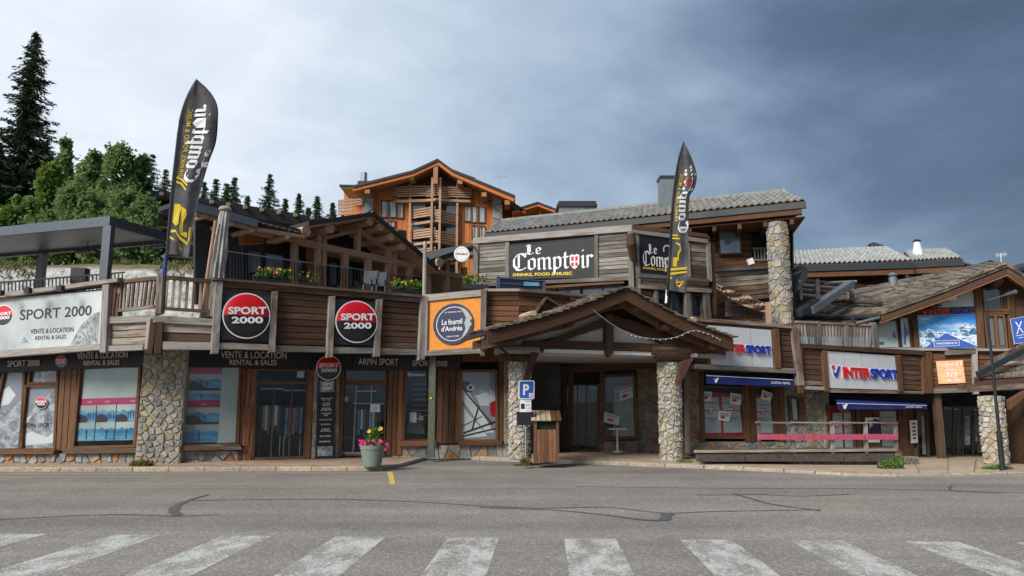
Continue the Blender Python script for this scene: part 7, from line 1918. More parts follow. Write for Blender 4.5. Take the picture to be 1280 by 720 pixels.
# side door and dark entrance J3
dr = frame_bars(J2, [(1147, 514), (1158, 514), (1161, 572), (1149, 572)], 2, .02, .1, 'wood_brown_clean', sp, 'side_door')
solid('pane', J2, [(1147, 514), (1158, 514), (1161, 572), (1149, 572)], -.02, .012, M['glass'], dr)
solid('curtain', J2, [(1152, 520), (1157, 520), (1160, 568), (1154, 568)], -.1, .02, M['print_mist'], dr)
pq = I3.P(1170, 492, -.2); G().bar(Vector((pq.x, pq.y, -.15)), Vector((pq.x, pq.y, 2.5)), .2, .2, (0, 1, 0)).build('entrance_post', M['wood_weathered'], sp, (0, 0, 1))
dr = frame_bars(J3, [(1180, 509), (1240, 509), (1240, 572), (1180, 572)], 2, .02, .1, 'black_sheet', sp, 'glass_door')
g = G()
for x in (1191, 1203, 1216, 1229): g.prism(J3, [(x, 509), (x + 1.3, 509), (x + 1.3, 572), (x, 572)], .0, .06)
g.build('door_rail', M['black_sheet'], dr)
solid('pane', J3, [(1180, 509), (1240, 509), (1240, 572), (1180, 572)], -.03, .012, M['glass'], dr)
for x0, x1, y0, y1, m_ in ((1196, 1201, 515, 568, 'interior_dark'), (1206, 1212, 520, 556, 'print_snow_mountain'), (1219, 1227, 516, 552, 'print_grey_rock'), (1222, 1228, 540, 566, 'bark')):
    solid('display_panel', J3, [(x0, y0), (x1, y0), (x1 + .5, y1), (x0 + .5, y1)], -.5, .03, M[m_], sp)
for (x, y, lab) in ((1180, 510, 'white ceiling tube at the left inside the right entrance'), (1193, 511.5, 'white ceiling tube second from left inside the right entrance'), (1219, 512, 'white ceiling tube at the right inside the right entrance')):
    p = J3.P(x, y, -.25); tag(G().bar(p - J3.u * .12, p + J3.u * .12, .03, .03).build('white_bar', M['lamp_white']), lab, 'lamp', 'white tubes inside the right entrance')
stonewall(J3, [(1232, 500), (1330, 500), (1330, 590), (1234, 590)], .3, .4, M['stone_dim'], sp, depth=.03, cellh=.3, mort=M['mortar_dim'])

# low wooden ramp with handrail
RF = Face(869, 19.3, 1126, 20.3, 560)
t = thing('ramp_fence', 'grey wooden ramp fence with a faded pink board under the awnings', 'fence', RF.P(1000, 573))
beam(RF, [(870, 563), (1122, 561), (1122, 564), (870, 566)], .04, .14, M['wood_weathered'], t, 'edge_board')
for k in range(4): beam(RF, [(871 + k * 62, 567), (871 + k * 62 + 61.4, 566.3), (871 + k * 62 + 61.4, 577), (871 + k * 62, 577)], .0, .06, M['ramp_board'], t, 'skirt_board')
for xt, xb, yt in ((949, 951.5, 526), (991, 993, 526.5), (1041, 1042, 527), (1083, 1084, 528), (1121, 1121.5, 529)):
    beam(RF, [(xt - 1.6, yt), (xt + 1.6, yt), (xb + 2.1, 571), (xb - 2.1, 571)], .0, .08, M[WG], t, 'post')
for a, b in ((945, 991), (991, 1041), (1041, 1083), (1083, 1124)): beam(RF, [(a, 527), (b, 527.8), (b, 529.5), (a, 528.9)], .06, .07, M[WG], t, 'handrail')
for a, b in ((948, 1007), (1007, 1083), (1083, 1124)): beam(RF, [(a, 542.5), (b - .4, 542.8), (b - .4, 549.8), (a, 549.6)], .09, .035, M['pink_paint'], t, 'pink_board')
A = [RF.P(869, 564, -.12), RF.P(1122, 564, -.12), RF.P(1122, 564, -1.6), RF.P(869, 564, -1.6)]
z = RF.P(1000, 564).z
for p in A: p.z = z - .02
G().loft(A, [p - Vector((0, 0, .08)) for p in A]).build('deck', M['wood_weathered'], t)
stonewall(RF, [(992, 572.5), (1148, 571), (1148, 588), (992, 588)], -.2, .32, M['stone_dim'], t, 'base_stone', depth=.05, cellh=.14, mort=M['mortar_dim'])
# weeds
def weeds(px, py, d, w, h, n, label, mats=('plant_leaves',), z=None):
    b = at(px, py, d); P = []; A = []; B = []
    if z is not None: b.z = z
    for i in range(n):
        a = rng.uniform(0, 6.28); r_ = w * math.sqrt(rng.uniform(0, 1)); P.append((b.x + math.cos(a) * r_, b.y + math.sin(a) * r_ * .5, b.z + rng.uniform(0, h) * (1 - .5 * r_ / w)))
    P = np.array(P); B = rdir(n); B[:, 2] = abs(B[:, 2]) + .4; A = np.cross(B, rdir(n)); A /= np.linalg.norm(A, axis=1, keepdims=True)
    t = thing('weed', label, 'plant', b)
    quads_mesh('foliage', P, A * .02, B * .06, M[mats[0]], t, b)['kind'] = 'stuff'
weeds(1119, 578, 18.9, .20, .30, 150, 'leafy green weed at the low stone wall end of the ramp', z=.05)
weeds(1106, 577, 19.0, .2, .16, 120, 'low weed just left of the leafy one by the ramp', z=.05)
weeds(1247, 581, 18.3, .36, .14, 300, 'low green weed around the foot of the street lamp', z=.02)
weeds(178, 577.5, 18.9, .30, .13, 420, 'small green tuft at the foot of the broad stone pillar', ('grass',), z=.09)
weeds(856, 575, 20.0, .22, .06, 160, 'yellowish low tuft at the foot of the right porch pillar', ('leaves_bright',), z=.08)
weeds(657, 573, 19.2, .14, .18, 160, 'green moss and weeds at the foot of the left porch pillar', ('grass',), z=.10)

# ================================================================ GABLED SHOP BUILDING (far right)
GW = Face(1093, 24.2, 1262, 23.0, 400)
gb = thing('gable_building', 'timber building with a big stone slate gable roof at the right', 'building', GW.P(1180, 440))
solid('wall', GW, [(1093, 398), (1160, 372), (1256, 340), (1300, 362), (1400, 380), (1400, 445), (1093, 445)], -.12, .2, M['wood_dark'], gb)
planks(GW, [(1092, 398), (1158, 380), (1158, 400), (1094, 402)], 2, -.05, .05, M['wood_brown_clean'], gb)
planks(GW, [(1139, 396), (1147, 394), (1152, 438), (1143, 438)], 1, .0, .06, M[WB], gb, 'wall_board', vert=True)
window(GW, [(1096, 401.5), (1120.5, 400.5), (1124, 434), (1098, 433.5)], gb, 1.5, off=.04, mat='wood_dark', gm='glass_clear')
window(GW, [(1125.5, 397.5), (1135, 397), (1138.5, 434), (1128, 433.5)], gb, 1.5, off=.04, mat='wood_dark', gm='glass_clear')
t, sh = film(GW, [(1096, 401.5), (1120.5, 400.5), (1124, 434), (1098, 433.5)], 'pale green poster with a tiny climber in the leftmost gable window', 'tarp', -.04)
ink(sh, t, 'grey_metal', lambda g: (sh.poly(g, [(.75, .45), (.82, .38), (.88, .48), (.92, .62), (.8, .68), (.72, .6)], .003), sh.rect(g, .05, .8, .3, .93, .003)), 'print')
t, sh = film(GW, [(1125.5, 397.5), (1135, 397), (1138.5, 434), (1128, 433.5)], 'narrow poster of a skier in blue on white in the gable window', 'tarp', -.04)
ink(sh, t, 'blue_print', lambda g: (sh.poly(g, [(.35, .25), (.5, .15), (.7, .3), (.85, .5), (.8, .65), (.6, .6), (.45, .95), (.2, .9), (.3, .55)], .003), sh.stroke(g, [(.4, .1), (.95, .9)], .06, .004, 3)), 'skier_print')
# attic pale panel, sign and mountain poster
t, sh = film(GW, [(1165, 382), (1216, 361.5), (1218.5, 383), (1166, 385)], 'plain pale grey triangular panel under the gable roof', 'tarp', .0, 'blank_poster', 'panel')
planks(GW, [(1146, 386), (1220, 384), (1221, 393), (1147, 395)], 2, .02, .06, M['wood_red'], gb)
t = thing('gable_lettering', 'weathered INTERSPORT letters in red and blue on the brown board over the mountain picture', 'sign', GW.P(1183, 393, .05))
sh = Sheet(GW, [(1152, 386.5), (1216, 384.5), (1216, 392.5), (1152, 394.5)], .05)
ink(sh, t, 'red_letter', lambda g: sh.text(g, 'INTER', .14, .08, .56, .92, .004, .04, .03), 'letters_inter'); ink(sh, t, 'blue_letter', lambda g: sh.text(g, 'SPORT', .575, .08, 1.0, .92, .004, .04, .03), 'letters_sport')
ink(sh, t, 'red_letter', lambda g: sh.poly(g, [(.0, .1), (.04, .1), (.06, .5), (.11, .0), (.13, .15), (.08, .95), (.05, .95)], .01), 'logo')
Q = [(1147, 394.5), (1220, 392.5), (1225, 434.5), (1150.5, 438)]
t, sh = sheetthing('mountain_sign', 'blue sky and snowy mountain picture with a blue triangle reading www.intersport.fr', 'sign', GW, Q, .05, .04, 'print_blue_sky', 'zinc', .8)
ink(sh, t, 'print_blue_snow', lambda g: sh.poly(g, [(0, .44), (.08, .5), (.17, .36), (.28, .5), (.38, .44), (.5, .52), (.64, .48), (.74, .3), (.82, .24), (.9, .32), (1, .28), (1, 1), (0, 1)], .003), 'mountain_print')
ink(sh, t, 'blue_print', lambda g: sh.poly(g, [(.03, .985), (.45, .53), (.97, .985)], .006), 'triangle')
ink(sh, t, 'letter_white', lambda g: (sh.text(g, 'WWW.INTERSPORT.FR', .27, .80, .63, .86, .009, .02), sh.rect(g, .235, .745, .665, .755, .009), sh.rect(g, .235, .90, .665, .91, .009), sh.rect(g, .235, .745, .243, .91, .009), sh.rect(g, .657, .745, .665, .91, .009)))
beam(GW, [(1217, 352), (1226, 350), (1232, 435), (1222, 436)], .08, .15, M[WB], gb, 'post', grain=(0, 0, 1))
window(GW, [(1229, 362), (1250, 360), (1252, 384), (1231, 386)], gb, 1.5, off=.02, mat='wood_dark', goff=-.03, gm='dark_glass')
window(GW, [(1232, 395), (1242, 395), (1245, 433), (1236, 433)], gb, 2, off=.04, mat='wood_red')
window(GW, [(1246, 395), (1254, 395.5), (1258, 433), (1249, 433)], gb, 2, off=.04, mat='wood_red')
solid('curtain', GW, [(1233, 396), (1241, 396), (1244, 432), (1237, 432)], -.06, .02, M['pot_green'], gb); solid('curtain', GW, [(1247, 396), (1253, 396), (1257, 432), (1250, 432)], -.06, .02, M['pot_green'], gb)
planks(GW, [(1258, 360), (1268, 362), (1270, 436), (1261, 436)], 2, .0, .08, M[WB], gb, 'wall_board', vert=True)
planks(GW, [(1229, 386), (1262, 386), (1262, 393), (1230, 393)], 2, .03, .05, M['wood_red'], gb)
beam(GW, [(1093, 434), (1300, 436), (1300, 439), (1093, 438)], .14, .2, M[WG], gb, 'sill')
t, sh = sheetthing('ski_sign', 'dark blue sign with crossed skis at the right photo edge', 'sign', GW, [(1263, 399), (1300, 392), (1300, 425), (1268, 430)], .15, .04, 'blue_print', 'white_band', .5)
ink(sh, t, 'letter_white', lambda g: (sh.stroke(g, [(.16, .15), (.38, .62)], .035, .004), sh.stroke(g, [(.36, .15), (.15, .62)], .035, .004), sh.rect(g, .1, .68, .45, .70, .004), sh.rect(g, .18, .78, .36, .80, .004)))
# roof: two verge curves joined by slates
def interp(poly, t):
    L_ = [0]
    for a, b in zip(poly, poly[1:]): L_.append(L_[-1] + (b - a).length)
    s = t * L_[-1]
    for i in range(len(poly) - 1):
        if s <= L_[i + 1] or i == len(poly) - 2: return lerp(poly[i], poly[i + 1], (s - L_[i]) / max(1e-6, L_[i + 1] - L_[i]))
FV = [at(1101, 389.5, 23.3), at(1180, 361, 22.8), at(1258, 329.5, 22.2)]
RV = [at(1000, 394.5, 26.2), at(1057, 366, 27.0), at(1128, 350.5, 27.8), at(1247, 328, 28.6)]
def roofpt(u, v): # u along the slope from eave to ridge, v from front to back
    return lerp(interp(FV, u), interp(RV, u), v) + Vector((0, 0, -.18 * math.sin(math.pi * v) * (1 - u)))
g = G(); n = 8
for i in range(n):
    for j in range(6):
        A = [roofpt(i / n, j / 6), roofpt((i + 1) / n, j / 6), roofpt((i + 1) / n, (j + 1) / 6), roofpt(i / n, (j + 1) / 6)]; g.loft(A, [p - Vector((0, 0, .1)) for p in A])
g.build('roof_deck', M['wood_dark'], gb)
nc = 19
for j in range(nc):
    v = -.02
    while v < 1.0:
        w = random.uniform(.045, .10); v1 = min(1.0, v + w); u0 = j / nc - random.uniform(0, .012); u1 = min(1, (j + 1.3) / nc)
        u0 = max(0, u0); lift = random.uniform(.045, .085)
        A = [roofpt(u0, v + .003) + Vector((0, 0, lift)), roofpt(u0, v1 - .003) + Vector((0, 0, lift + random.uniform(-.02, .02))), roofpt(u1, v1 - .003) + Vector((0, 0, .03)), roofpt(u1, v + .003) + Vector((0, 0, .03))]
        meshobj('slate', A + [p - Vector((0, 0, .05)) for p in A], [(0, 1, 2, 3), (7, 6, 5, 4), (0, 4, 5, 1), (1, 5, 6, 2), (2, 6, 7, 3), (3, 7, 4, 0)], M[random.choice(('slate_brown', 'slate_dark'))], gb)
        v = v1
g = G(); g.tube([roofpt(.13, .18) + Vector((0, 0, .16)), roofpt(.13, .9) + Vector((0, 0, .16))], .07, 8); g.build('snow_log', M['wood_log'], gb)
# verge boards and the falling right slope
def vergeb(pts, dz, h, m, name, off=0):
    g = G()
    for a, b in zip(pts, pts[1:]):
        A = [a + Vector((0, 0, dz + h / 2)), b + Vector((0, 0, dz + h / 2)), b + Vector((0, 0, dz - h / 2)), a + Vector((0, 0, dz - h / 2))]; A = [p + Vector((0, off, 0)) for p in A]
        g.loft(A, [p + Vector((0, .12, 0)) for p in A])
    g.build(name, M[m], gb, (pts[-1] - pts[0]))
RS = [at(1258, 329.5, 22.2), at(1290, 351, 22.1), at(1380, 398, 22.0)]
for P_ in (FV, RS):
    vergeb(P_, -.04, .12, 'slate_dark', 'verge_slate', -.06); vergeb(P_, -.20, .20, 'wood_dark', 'barge_board', 0); vergeb(P_, -.34, .07, 'wood_red', 'barge_trim', .02)
A = [RS[0], RS[-1], RS[-1] + Vector((1, 6.5, 0)), RV[-1]]; g.loft(A, [p - Vector((0, 0, .12)) for p in A]); g.build('roof_deck', M['slate_dark'], gb)
A = [FV[0] + Vector((0, .1, -.3)), FV[2] + Vector((0, .1, -.3)), FV[2] + Vector((.1, .9, -.25)), FV[0] + Vector((.1, .9, -.25))]
G().loft(A, [p - Vector((0, 0, .05)) for p in A]).build('soffit', M['wood_brown_clean'], gb)
for (x, y) in ((1176, 374), (1250, 350)):
    p = GW.P(x, y, .7); G().tube([p, p - GW.n * .15, p - GW.n * 1.1 - Vector((0, 0, .1))], [.10, .14, .13], 8).build('purlin', M['wood_weathered'], gb)
g = G(); g.tube([FV[0] + Vector((0, 0, -.15)), RV[0] + Vector((0, 0, -.1))], .08, 8); g.build('gutter', M['grey_metal_dark'], gb)
g = G(); g.tube([at(1064, 396, 22.2), at(1070, 405, 22.2), at(1100, 397, 21.9)], .05, 8); g.build('downpipe', M['grey_metal_dark'], gb)
beam(GW, [(1068, 403), (1101, 394), (1101, 399), (1072, 406)], .8, .2, M[WW], gb, 'eave_plate')
b = GW.P(1189, 372, .5); t = thing('floodlight', 'white floodlight under the gable eave above the pale triangle', 'lamp', b)
G().box(b, (.13, 0, .02), (0, .06, 0), (-.02, 0, .08)).build('housing', M['lamp_white'], t); G().bar(b, b + Vector((-.02, .02, .2)), .04, .04, (0, 1, 0)).build('arm', M['lamp_white'], t)
b = GW.P(1172.5, 380, .4); t = thing('floodlight', 'small black spotlight at the left tip of the pale triangle', 'lamp', b)
G().box(b, (.08, 0, 0), (0, .06, 0), (0, 0, .07)).build('housing', M['black_sheet'], t); G().bar(b, b + Vector((0, .3, .1)), .03, .03).build('arm', M['black_sheet'], t)

# small slate roof and pillar at the right edge
SR = [at(1217, 477, 20.3), at(1300, 472, 20.2)]; SB_ = [at(1236, 452, 22.4), at(1300, 418, 22.4)]
pc = thing('corner_porch', 'small stone slate canopy on a stone pillar at the right photo edge', 'porch', at(1256, 579, 20.0))
A = [SR[0], SR[1], SB_[1], SB_[0]]; G().loft(A, [p - Vector((0, 0, .12)) for p in A]).build('roof_deck', M['wood_dark'], pc)
for j in range(6):
    u = 0
    while u < 1:
        w = random.uniform(.06, .14); u1 = min(1, u + w); v0, v1 = j / 6, min(1, (j + 1.3) / 6)
        f_ = lambda a, b: lerp(lerp(SR[0], SR[1], a), lerp(SB_[0], SB_[1], a), b)
        A = [f_(u + .004, v0) + Vector((0, 0, .10)), f_(u1 - .004, v0) + Vector((0, 0, .10)), f_(u1 - .004, v1) + Vector((0, 0, .03)), f_(u + .004, v1) + Vector((0, 0, .03))]
        meshobj('slate', A + [p - Vector((0, 0, .05)) for p in A], [(0, 1, 2, 3), (7, 6, 5, 4), (0, 4, 5, 1), (1, 5, 6, 2), (2, 6, 7, 3), (3, 7, 4, 0)], M['slate_dark'], pc); u = u1
g = G(); g.bar(SR[0] + Vector((-.1, .1, -.2)), SR[1] + Vector((0, .1, -.2)), .2, .16); g.build('eave_beam', M['wood_weathered'], pc)
g = G(); g.tube([at(1251, 455, 20.9), at(1300, 452.5, 20.9)], .06, 8); g.build('snow_log', M['wood_log'], pc)
g = G(); g.bar(at(1222, 468, 20.2), at(1300, 428, 20.9), .1, .14); g.build('verge_board', M['grey_metal_dark'], pc)
for x in (1238, 1262): p = at(x, 486, 20.6); G().bar(p, p + Vector((0, 1.4, .1)), .14, .16).build('rafter', M['wood_dark'], pc)
pillar(1255, 578.5, 495, 20.0, 14.5, 'stone_pale', pc, 6, 13)
beam(Face(1200, 19.8, 1300, 19.8, 500), [(1262, 500), (1283, 488), (1283, 495), (1264, 512)], 0, .16, M[WB], pc, 'brace')
g = G(); g.bar(at(1272, 500, 20.6), at(1272, 580, 20.6), .1, 1.5, (0, 1, 0)); g.build('side_wall', M['wood_dark'], pc)

# street lamp
lb = at(1253, 583, 18.0); lb.z = .07; ltop = at(1231, 375, 18.0); 
t = thing('street_lamp', 'black street lamp with one slanting arm in front of the gabled building', 'lamp', lb)
G().tube([lb, lb + Vector((0, 0, .9))], .06, 12).build('base_sleeve', M['black_sheet'], t)
tp = Vector((lb.x, lb.y, ltop.z)); G().tube([lb + Vector((0, 0, .85)), tp], [.038, .028], 12).build('pole', M['black_sheet'], t)
ae = at(1262, 367, 18.0); G().tube([tp - Vector((.02, 0, .03)), at(1250, 371, 18.0), ae], [.016, .018, .02], 8).build('arm', M['grey_metal'], t)
hd = at(1271, 364.5, 18.0); G().tube([ae - (hd - ae) * .6, hd - (hd - ae) * .1, hd], [.035, .055, .02], 10).build('lamp_head', M['grey_metal'], t)

# ================================================================ TILED HOUSES BEHIND ON THE RIGHT
TF = Face(988, 33, 1205, 31, 330)
th_ = thing('tiled_house', 'brown timber house with pale tiled roofs behind, right of the tall stone column', 'building', TF.P(1080, 400))
solid('wall', TF, [(980, 336), (1205, 328), (1215, 420), (980, 420)], -.8, .3, M['wood_brown_clean'], th_)
def tiled(px_e0, px_e1, px_r1, px_r0, d0, d1, dback, nu, nv, parent):
    e0, e1 = at(*px_e0, d0), at(*px_e1, d1); e1.z = e0.z = (e0.z + e1.z) / 2
    r1, r0 = at(*px_r1, d1 + dback), at(*px_r0, d0 + dback); r0.z = r1.z = (r0.z + r1.z) / 2
    G().loft([e0, e1, r1, r0], [p - Vector((0, 0, .2)) for p in (e0, e1, r1, r0)]).build('roof_deck', M['wood_dark'], parent)
    tiles(e0, e1, r1, r0, nu, nv, M['roof_tile_pale'], parent, .08)
    G().bar(e0 + Vector((0, -.05, -.18)), e1 + Vector((0, -.05, -.18)), .14, .28).build('gutter', M['grey_metal_dark'], parent)
    G().bar(e0 + Vector((0, .1, -.45)), e1 + Vector((0, .1, -.45)), .3, .22).build('eave_beam', M['wood_red'], parent)
    return e0, e1, r1, r0
tiled((985, 333), (1141, 325), (1107, 307.5), (985, 316.5), 32, 31, 4, 25, 7, th_)
tiled((1141, 327), (1202, 322.5), (1182, 311.5), (1130, 315), 31.6, 31, 3, 12, 6, th_)
for Q in ([(1132, 342), (1142, 342), (1142, 350), (1132, 350)], [(1144.5, 341.5), (1158, 341), (1158, 349), (1144.5, 350)], [(1105, 344), (1112, 344), (1111, 356), (1104, 356)]):
    window(TF, Q, th_, 1, off=-.4, th=.1, mat='wood_dark', goff=-.45, gm='sky_glass')
solid('recess_shade', TF, [(1088, 340), (1120, 338), (1120, 360), (1088, 362)], -.49, .02, M['wood_dark'], th_)  # thin dark sheet gives a recess its shade by colour
solid('gable_end', TF, [(1150, 331), (1176, 330), (1174, 342), (1160, 346)], -.2, .2, M['wood_dark'], th_)
railing(TF, (1100, 352), (1150, 349), (1100, 366), (1150, 363), 9, 'wood_red', th_, top=1.5, bot=1.5, balw=1.2, off=-.1)
chb = at(1147.5, 318, 33); t = thing('chimney', 'tapered pale stone chimney with a dark cap on the tiled house', 'chimney', chb)
G().lathe(chb + Vector((0, 0, -.3)), [(.24, 0), (.23, .3), (.13, .85), (.13, .9)], 10).build('stack', M['white_paint'], t); G().lathe(chb + Vector((0, 0, .58)), [(.15, 0), (.17, .06), (.05, .12)], 10).build('cap', M['black_sheet'], t)
vb = at(1117, 358, 27); t = thing('vent_pipe', 'grey metal vent pipe rising behind the slate roof', 'vent', vb)
G().lathe(vb + Vector((0, 0, -.3)), [(.15, 0), (.15, .6), (.11, .66)], 12).build('pipe', M['zinc'], t); G().lathe(vb + Vector((0, 0, .42)), [(.17, 0), (.17, .04), (.03, .11)], 12).build('cowl', M['steel'], t)
solid('dark_gable', TF, [(1086, 305), (1092, 302.5), (1106, 307), (1104, 310), (1090, 308)], -4, 2, M['grey_metal_dark'], th_)
# log rails and metal slope between column and slate roof
LF = Face(1000, 24.2, 1090, 26.0, 370)
t = thing('log_railing', 'weathered grey log railing on the balcony behind the satellite dish', 'railing', LF.P(1040, 380))
for a, b in (((996, 349), (1066, 357)), ((996, 355), (1062, 362)), ((996, 361), (1056, 367)), ((1030, 354), (1070, 352)), ((1000, 368), (1046, 373))):
    G().tube([LF.P(*a), LF.P(*b)], .055, 7).build('rail', M[WG], t)
for x, y in ((1021, 349), (1064, 352)): G().bar(LF.P(x, y, .06), LF.P(x + 1.5, y + 26, .06), .12, .12, (0, 1, 0)).build('post', M[WG], t)
solid('balcony_back', LF, [(992, 352), (1090, 356), (1090, 400), (992, 400)], -1.2, .1, M['wood_dark'], th_)
g = G(); g.bar(LF.P(1012, 388, .9), LF.P(1063, 355, .3), .3, .22); g.build('roof_flashing', M['zinc'], gb)
g = G(); g.bar(LF.P(997, 392, 1.0), LF.P(1020, 377, .6), .3, .2); g.build('roof_flashing', M['grey_metal_dark'], gb)
# satellite dish
dc = at(1000, 350, 22.9); t = thing('satellite_dish', 'dark satellite dish seen edge on behind the tall stone column', 'dish', dc - Vector((0, 0, .6)))
vs = [dc]; nrm = Vector((-.85, -.3, .3)).normalized(); u = nrm.cross(Vector((0, 0, 1))).normalized(); v = nrm.cross(u)
fs = []
for j in range(1, 5):
    for i in range(20): a = i / 20 * 6.283; rr_ = .46 * j / 4; vs.append(dc + (u * math.cos(a) + v * math.sin(a)) * rr_ + nrm * (.12 * (j / 4) ** 2))
for i in range(20): fs.append((0, 1 + i, 1 + (i + 1) % 20))
for j in range(3):
    for i in range(20): fs.append((1 + j * 20 + i, 1 + (j + 1) * 20 + i, 1 + (j + 1) * 20 + (i + 1) % 20, 1 + j * 20 + (i + 1) % 20))
meshobj('reflector', vs, fs, M['grey_metal_dark'], t); G().tube([dc, dc + Vector((.05, .1, -.6))], .04, 6).build('mount', M['zinc'], t)
G().tube([dc - v * .3, dc + nrm * .4], .015, 5).build('feed_arm', M['zinc'], t)
# far roofs at the right
XF = Face(1180, 40, 1300, 40, 330)
fh = thing('far_house', 'distant house gable with grey metal roof just left of the slate ridge', 'building', at(1205, 345, 40))
solid('wall', XF, [(1177, 342), (1203, 328), (1222, 334), (1222, 350), (1177, 350)], 0, 4, M['wood_brown_clean'], fh)
gable(XF, [(1174, 341), (1203, 327), (1226, 333)], 2, 4.5, .4, 'grey_metal', 'wood_brown_clean', fh, 1.2)
solid('pale_wall', XF, [(1175, 329), (1190, 330), (1186, 340), (1175, 341)], -4, .5, M['panel_grey'], fh)
fh2 = thing('far_house', 'distant dark roof peak below the antenna at the slate ridge', 'building', at(1240, 340, 40))
solid('wall', XF, [(1228, 332), (1238, 327), (1250, 330), (1250, 345), (1228, 345)], .5, 3, M['zinc'], fh2)
gable(XF, [(1226, 332.5), (1238, 325), (1254, 330)], 1.6, 3.5, .9, 'roof_black', 'wood_dark', fh2, .8)
fh3 = thing('far_house', 'distant brown roof corner at the very right photo edge', 'building', at(1290, 345, 38))
solid('wall', XF, [(1272, 340), (1300, 330), (1300, 352), (1276, 352)], 1, 3, M['wood_brown_clean'], fh3); solid('roof', XF, [(1269, 338), (1300, 323), (1300, 328), (1271, 342)], 1.5, 4, M['grey_metal_dark'], fh3)
ab = at(1252, 331, 38); t = thing('roof_antenna', 'thin white television antenna above the slate ridge at the right', 'antenna', ab)
G().bar(ab, ab + Vector((0, 0, .6)), .03, .03, (0, 1, 0)).build('mast', M['white_paint'], t); G().bar(ab + Vector((-.25, 0, .5)), ab + Vector((.35, 0, .58)), .02, .02).build('boom', M['white_paint'], t)
for k in range(6): p = ab + Vector((-.22 + k * .1, 0, .51 + .012 * k)); G().bar(p - Vector((0, 0, .12)), p + Vector((0, 0, .12)), .012, .012, (0, 1, 0)).build('element', M['white_paint'], t)
p0 = at(1258, 318, 38)

# ================================================================ FEATHER FLAGS
def feather(left, right, d, pole, label, text_pts, foot, deco, ripple=.08, seed=0, poleout=None):
    """left / right: edge polylines in pixels (tip first) on a plane facing the road"""
    ff = Face(left[0][0] - 40, d, left[0][0] + 60, d + .6, 250)
    def along(poly, t):
        L_ = [0]
        for a, b in zip(poly, poly[1:]): L_.append(L_[-1] + math.hypot(b[0] - a[0], b[1] - a[1]))
        s = t * L_[-1]
        for i in range(len(poly) - 1):
            if s <= L_[i + 1] + 1e-9 or i == len(poly) - 2:
                k = (s - L_[i]) / max(1e-6, L_[i + 1] - L_[i]); return (lerp(poly[i][0], poly[i + 1][0], k), lerp(poly[i][1], poly[i + 1][1], k))
    lp, rp = smoothline(left, 5), smoothline(right, 5)
    def pt(u, v, w=0):
        a, b = along(lp, v), along(rp, v)
        x, y = lerp(a[0], b[0], u), lerp(a[1], b[1], u)
        wd = b[0] - a[0]
        r_ = ripple * (math.sin(u * 7 + v * 5 + seed) * .6 + math.sin(u * 13 - v * 11 + seed) * .25) * u * min(1, wd / 15 + .1)
        return ff.P(x, y, r_ + w)
    t = thing('feather_flag', label, 'flag', Vector((foot.x, foot.y, foot.z)))
    nu, nv = 14, 50; vs = []; fs = []
    for j in range(nv + 1):
        for i in range(nu + 1): vs.append(pt(i / nu, j / nv))
    for j in range(nv):
        for i in range(nu): k = j * (nu + 1) + i; fs.append((k, k + 1, k + nu + 2, k + nu + 1))
    meshobj('cloth', vs, fs, M['flag_black'], t, smooth=True)
    def patch(g, pts, w=.012): g.add([pt(u, v, w) for u, v in pts], [tuple(range(len(pts)))])
    # dark hem
    g = G()
    for j in range(nv): patch(g, [(0, j / nv), (.09, j / nv), (.09, (j + 1) / nv), (0, (j + 1) / nv)], .006)
    g.build('pole_sleeve', M['black_sheet'], t)
    g = G()
    for j in range(nv): patch(g, [(.965, j / nv), (1.0, j / nv), (1.0, (j + 1) / nv), (.965, (j + 1) / nv)], .006)
    g.build('hem', M['black_sheet'], t)
    # mirrored lettering that climbs the cloth
    (v_start, v_end, u_base, u_top), (lv0, lv1, lu0, lu1), (yv0, yv1, yu0, yu1) = text_pts
    def bt(word, v0, v1, u0, u1, name):   # x along the word: v0 -> v1 (upwards); y (0..1.5): u0 -> u1
        polys, wd, slots = black_text(word, .27)
        g = G(); f = lambda x, y: (lerp(u0, u1, y / 1.5), lerp(v0, v1, x / wd))
        for p in polys: patch(g, [f(x, y) for x, y in p])
        o = g.build(name, M['letter_white'], t); o['kind'] = 'stuff'
        for sx in slots:
            g = G(); patch(g, [f(x, y) for x, y in ((sx - .36, 1.05), (sx + .36, 1.05), (sx + .36, .3), (sx, -.05), (sx - .36, .3))]); g.build('shield', M['letter_white'], t)
            for xa, ya, xb, yb in ((sx - .26, .6, sx - .05, .95), (sx + .05, .6, sx + .26, .95), (sx - .26, .2, sx - .05, .48), (sx + .05, .2, sx + .26, .48)):
                g = G(); patch(g, [f(x, y) for x, y in ((xa, ya), (xb, ya), (xb, yb), (xa, yb))], .016); g.build('shield_field', M['red_print'], t)
    bt('Compt*ir', v_start, v_end, u_base, u_top, 'lettering'); bt('Le', lv0, lv1, lu0, lu1, 'lettering')
    vs2, fs2 = textmesh('DRINKS, FOOD & MUSIC', .01, 0, 1.1)
    g = G(); g.add([pt(lerp(yu1, yu0, 1 - y), lerp(yv0, yv1, x), .012) for x, y, z in [(x, 1 - y, z) for x, y, z in vs2]], fs2); g.build('motto', M['yellow_print'], t)['kind'] = 'stuff'
    g = G()
    for poly_ in deco: patch(g, poly_)
    g.build('emblem', M['yellow_print'], t)['kind'] = 'stuff'
    # pole
    P_ = [ff.P(x - .4, y, -.02) for x, y in lp[::2]] + [ff.P(*lp[-1], -.02)]
    G().tube(P_ + [Vector(pole)], [.012] + [.02] * (len(P_) - 1) + [.028], 6).build('pole', M['black_sheet'], t)
    return t, ff
tip = (246, 99)
left = [tip, (234, 121), (225, 150), (220, 190), (216, 225), (212, 270), (208.5, 317)]
right = [tip, (262, 114), (271.5, 131), (272.5, 150), (270, 178), (261, 203), (252, 235), (243, 275), (236, 322)]
foot = at(204, 392, 17.75)
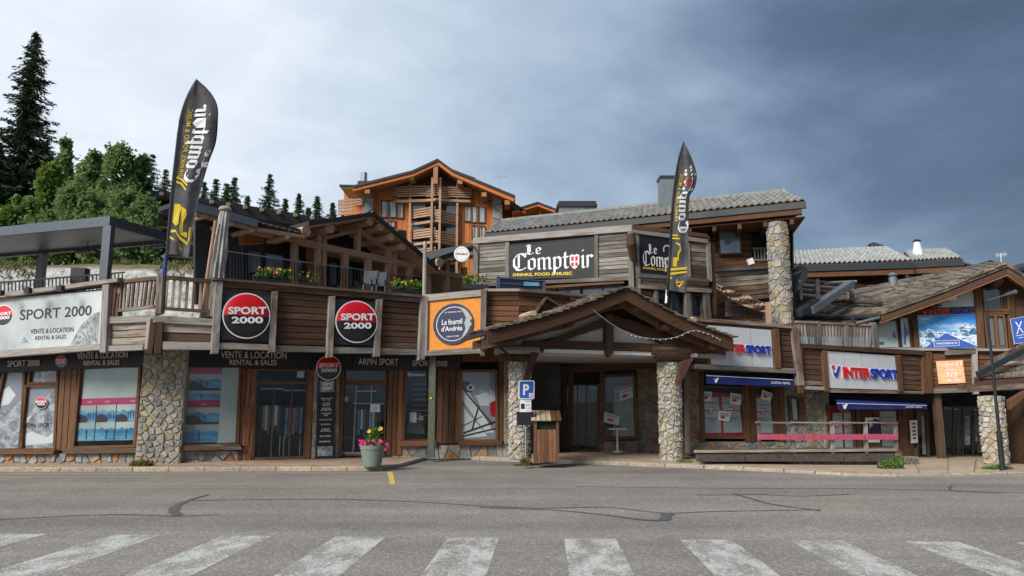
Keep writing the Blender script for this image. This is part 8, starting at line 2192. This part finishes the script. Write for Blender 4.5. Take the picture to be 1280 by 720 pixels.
deco = [[(.12, .565), (.28, .575), (.50, .61), (.50, .62), (.28, .587), (.12, .577)], [(.12, .59), (.3, .60), (.48, .635), (.48, .645), (.3, .612), (.12, .602)],
        [(.15, .72), (.36, .72), (.42, .74), (.38, .78), (.38, .83), (.28, .84), (.14, .82)], [(.42, .73), (.62, .75), (.66, .78), (.56, .82), (.6, .87), (.78, .87), (.8, .9), (.5, .885), (.42, .84), (.46, .79)],
        [(.10, .865), (.3, .862), (.5, .895), (.9, .925), (.88, .94), (.5, .91), (.3, .875), (.1, .88)], [(.08, .90), (.25, .91), (.5, .935), (.66, .965), (.66, .98), (.45, .95), (.2, .92), (.08, .912)], [(.84, .84), (.93, .84), (.93, .91), (.86, .93)]]
feather(left, right, 17.3, Vector((foot.x, foot.y, foot.z)), 'large dark feather flag at the left with mirrored white blackletter and yellow emblem', ((.60, .17, .36, .82), (.53, .41, .80, 1.0), (.565, .19, .15, .30)), Vector((foot.x, foot.y, 3.75)), deco, .10, 1)
p = at(204.5, 344, 17.7); q = at(208, 318, 17.5)
tag(G().tube([p, q], .045, 8).build('flag_bracket', M['blue_print']), 'bright blue bracket at the foot of the left feather flag pole', 'bracket')
tip = (855, 177)
left = [tip, (848, 200), (842.5, 235), (839.5, 270), (838, 305), (836, 335), (834, 362)]
right = [tip, (866, 201), (871, 220), (868, 236), (861.5, 248), (860.5, 290), (860, 330), (858, 366)]
foot2 = at(833.5, 392, 21.4)
deco = [[(.1, .63), (.4, .63), (.4, .64), (.1, .64)], [(.1, .65), (.5, .65), (.5, .66), (.1, .66)], [(.3, .68), (.55, .69), (.62, .73), (.5, .76), (.5, .80), (.42, .80), (.42, .75), (.54, .72), (.5, .70), (.3, .69)], [(.2, .78), (.42, .78), (.42, .84), (.2, .84)],
        [(.1, .855), (.95, .835), (.95, .85), (.1, .872)], [(.1, .885), (.95, .86), (.95, .872), (.1, .90)], [(.1, .91), (.5, .925), (.5, .935), (.1, .925)], [(.4, .94), (.85, .925), (.62, .975), (.48, .965), (.47, .955), (.6, .96), (.72, .938), (.44, .952)]]
feather(left, right, 21.0, Vector((foot2.x, foot2.y, foot2.z)), 'dark feather flag above the porch roof in front of the bar sign', ((.62, .17, .42, 1.0), (.62, .61, .8, .81), (.54, .22, .17, .36)), Vector((foot2.x, foot2.y, foot2.z)), deco, .07, 2)
p = at(832.5, 379, 21.2); q = at(834, 362, 21.2)
tag(G().tube([p, q], .035, 8).build('flag_bracket', M['white_paint']), 'white and green foot piece under the right feather flag', 'bracket')
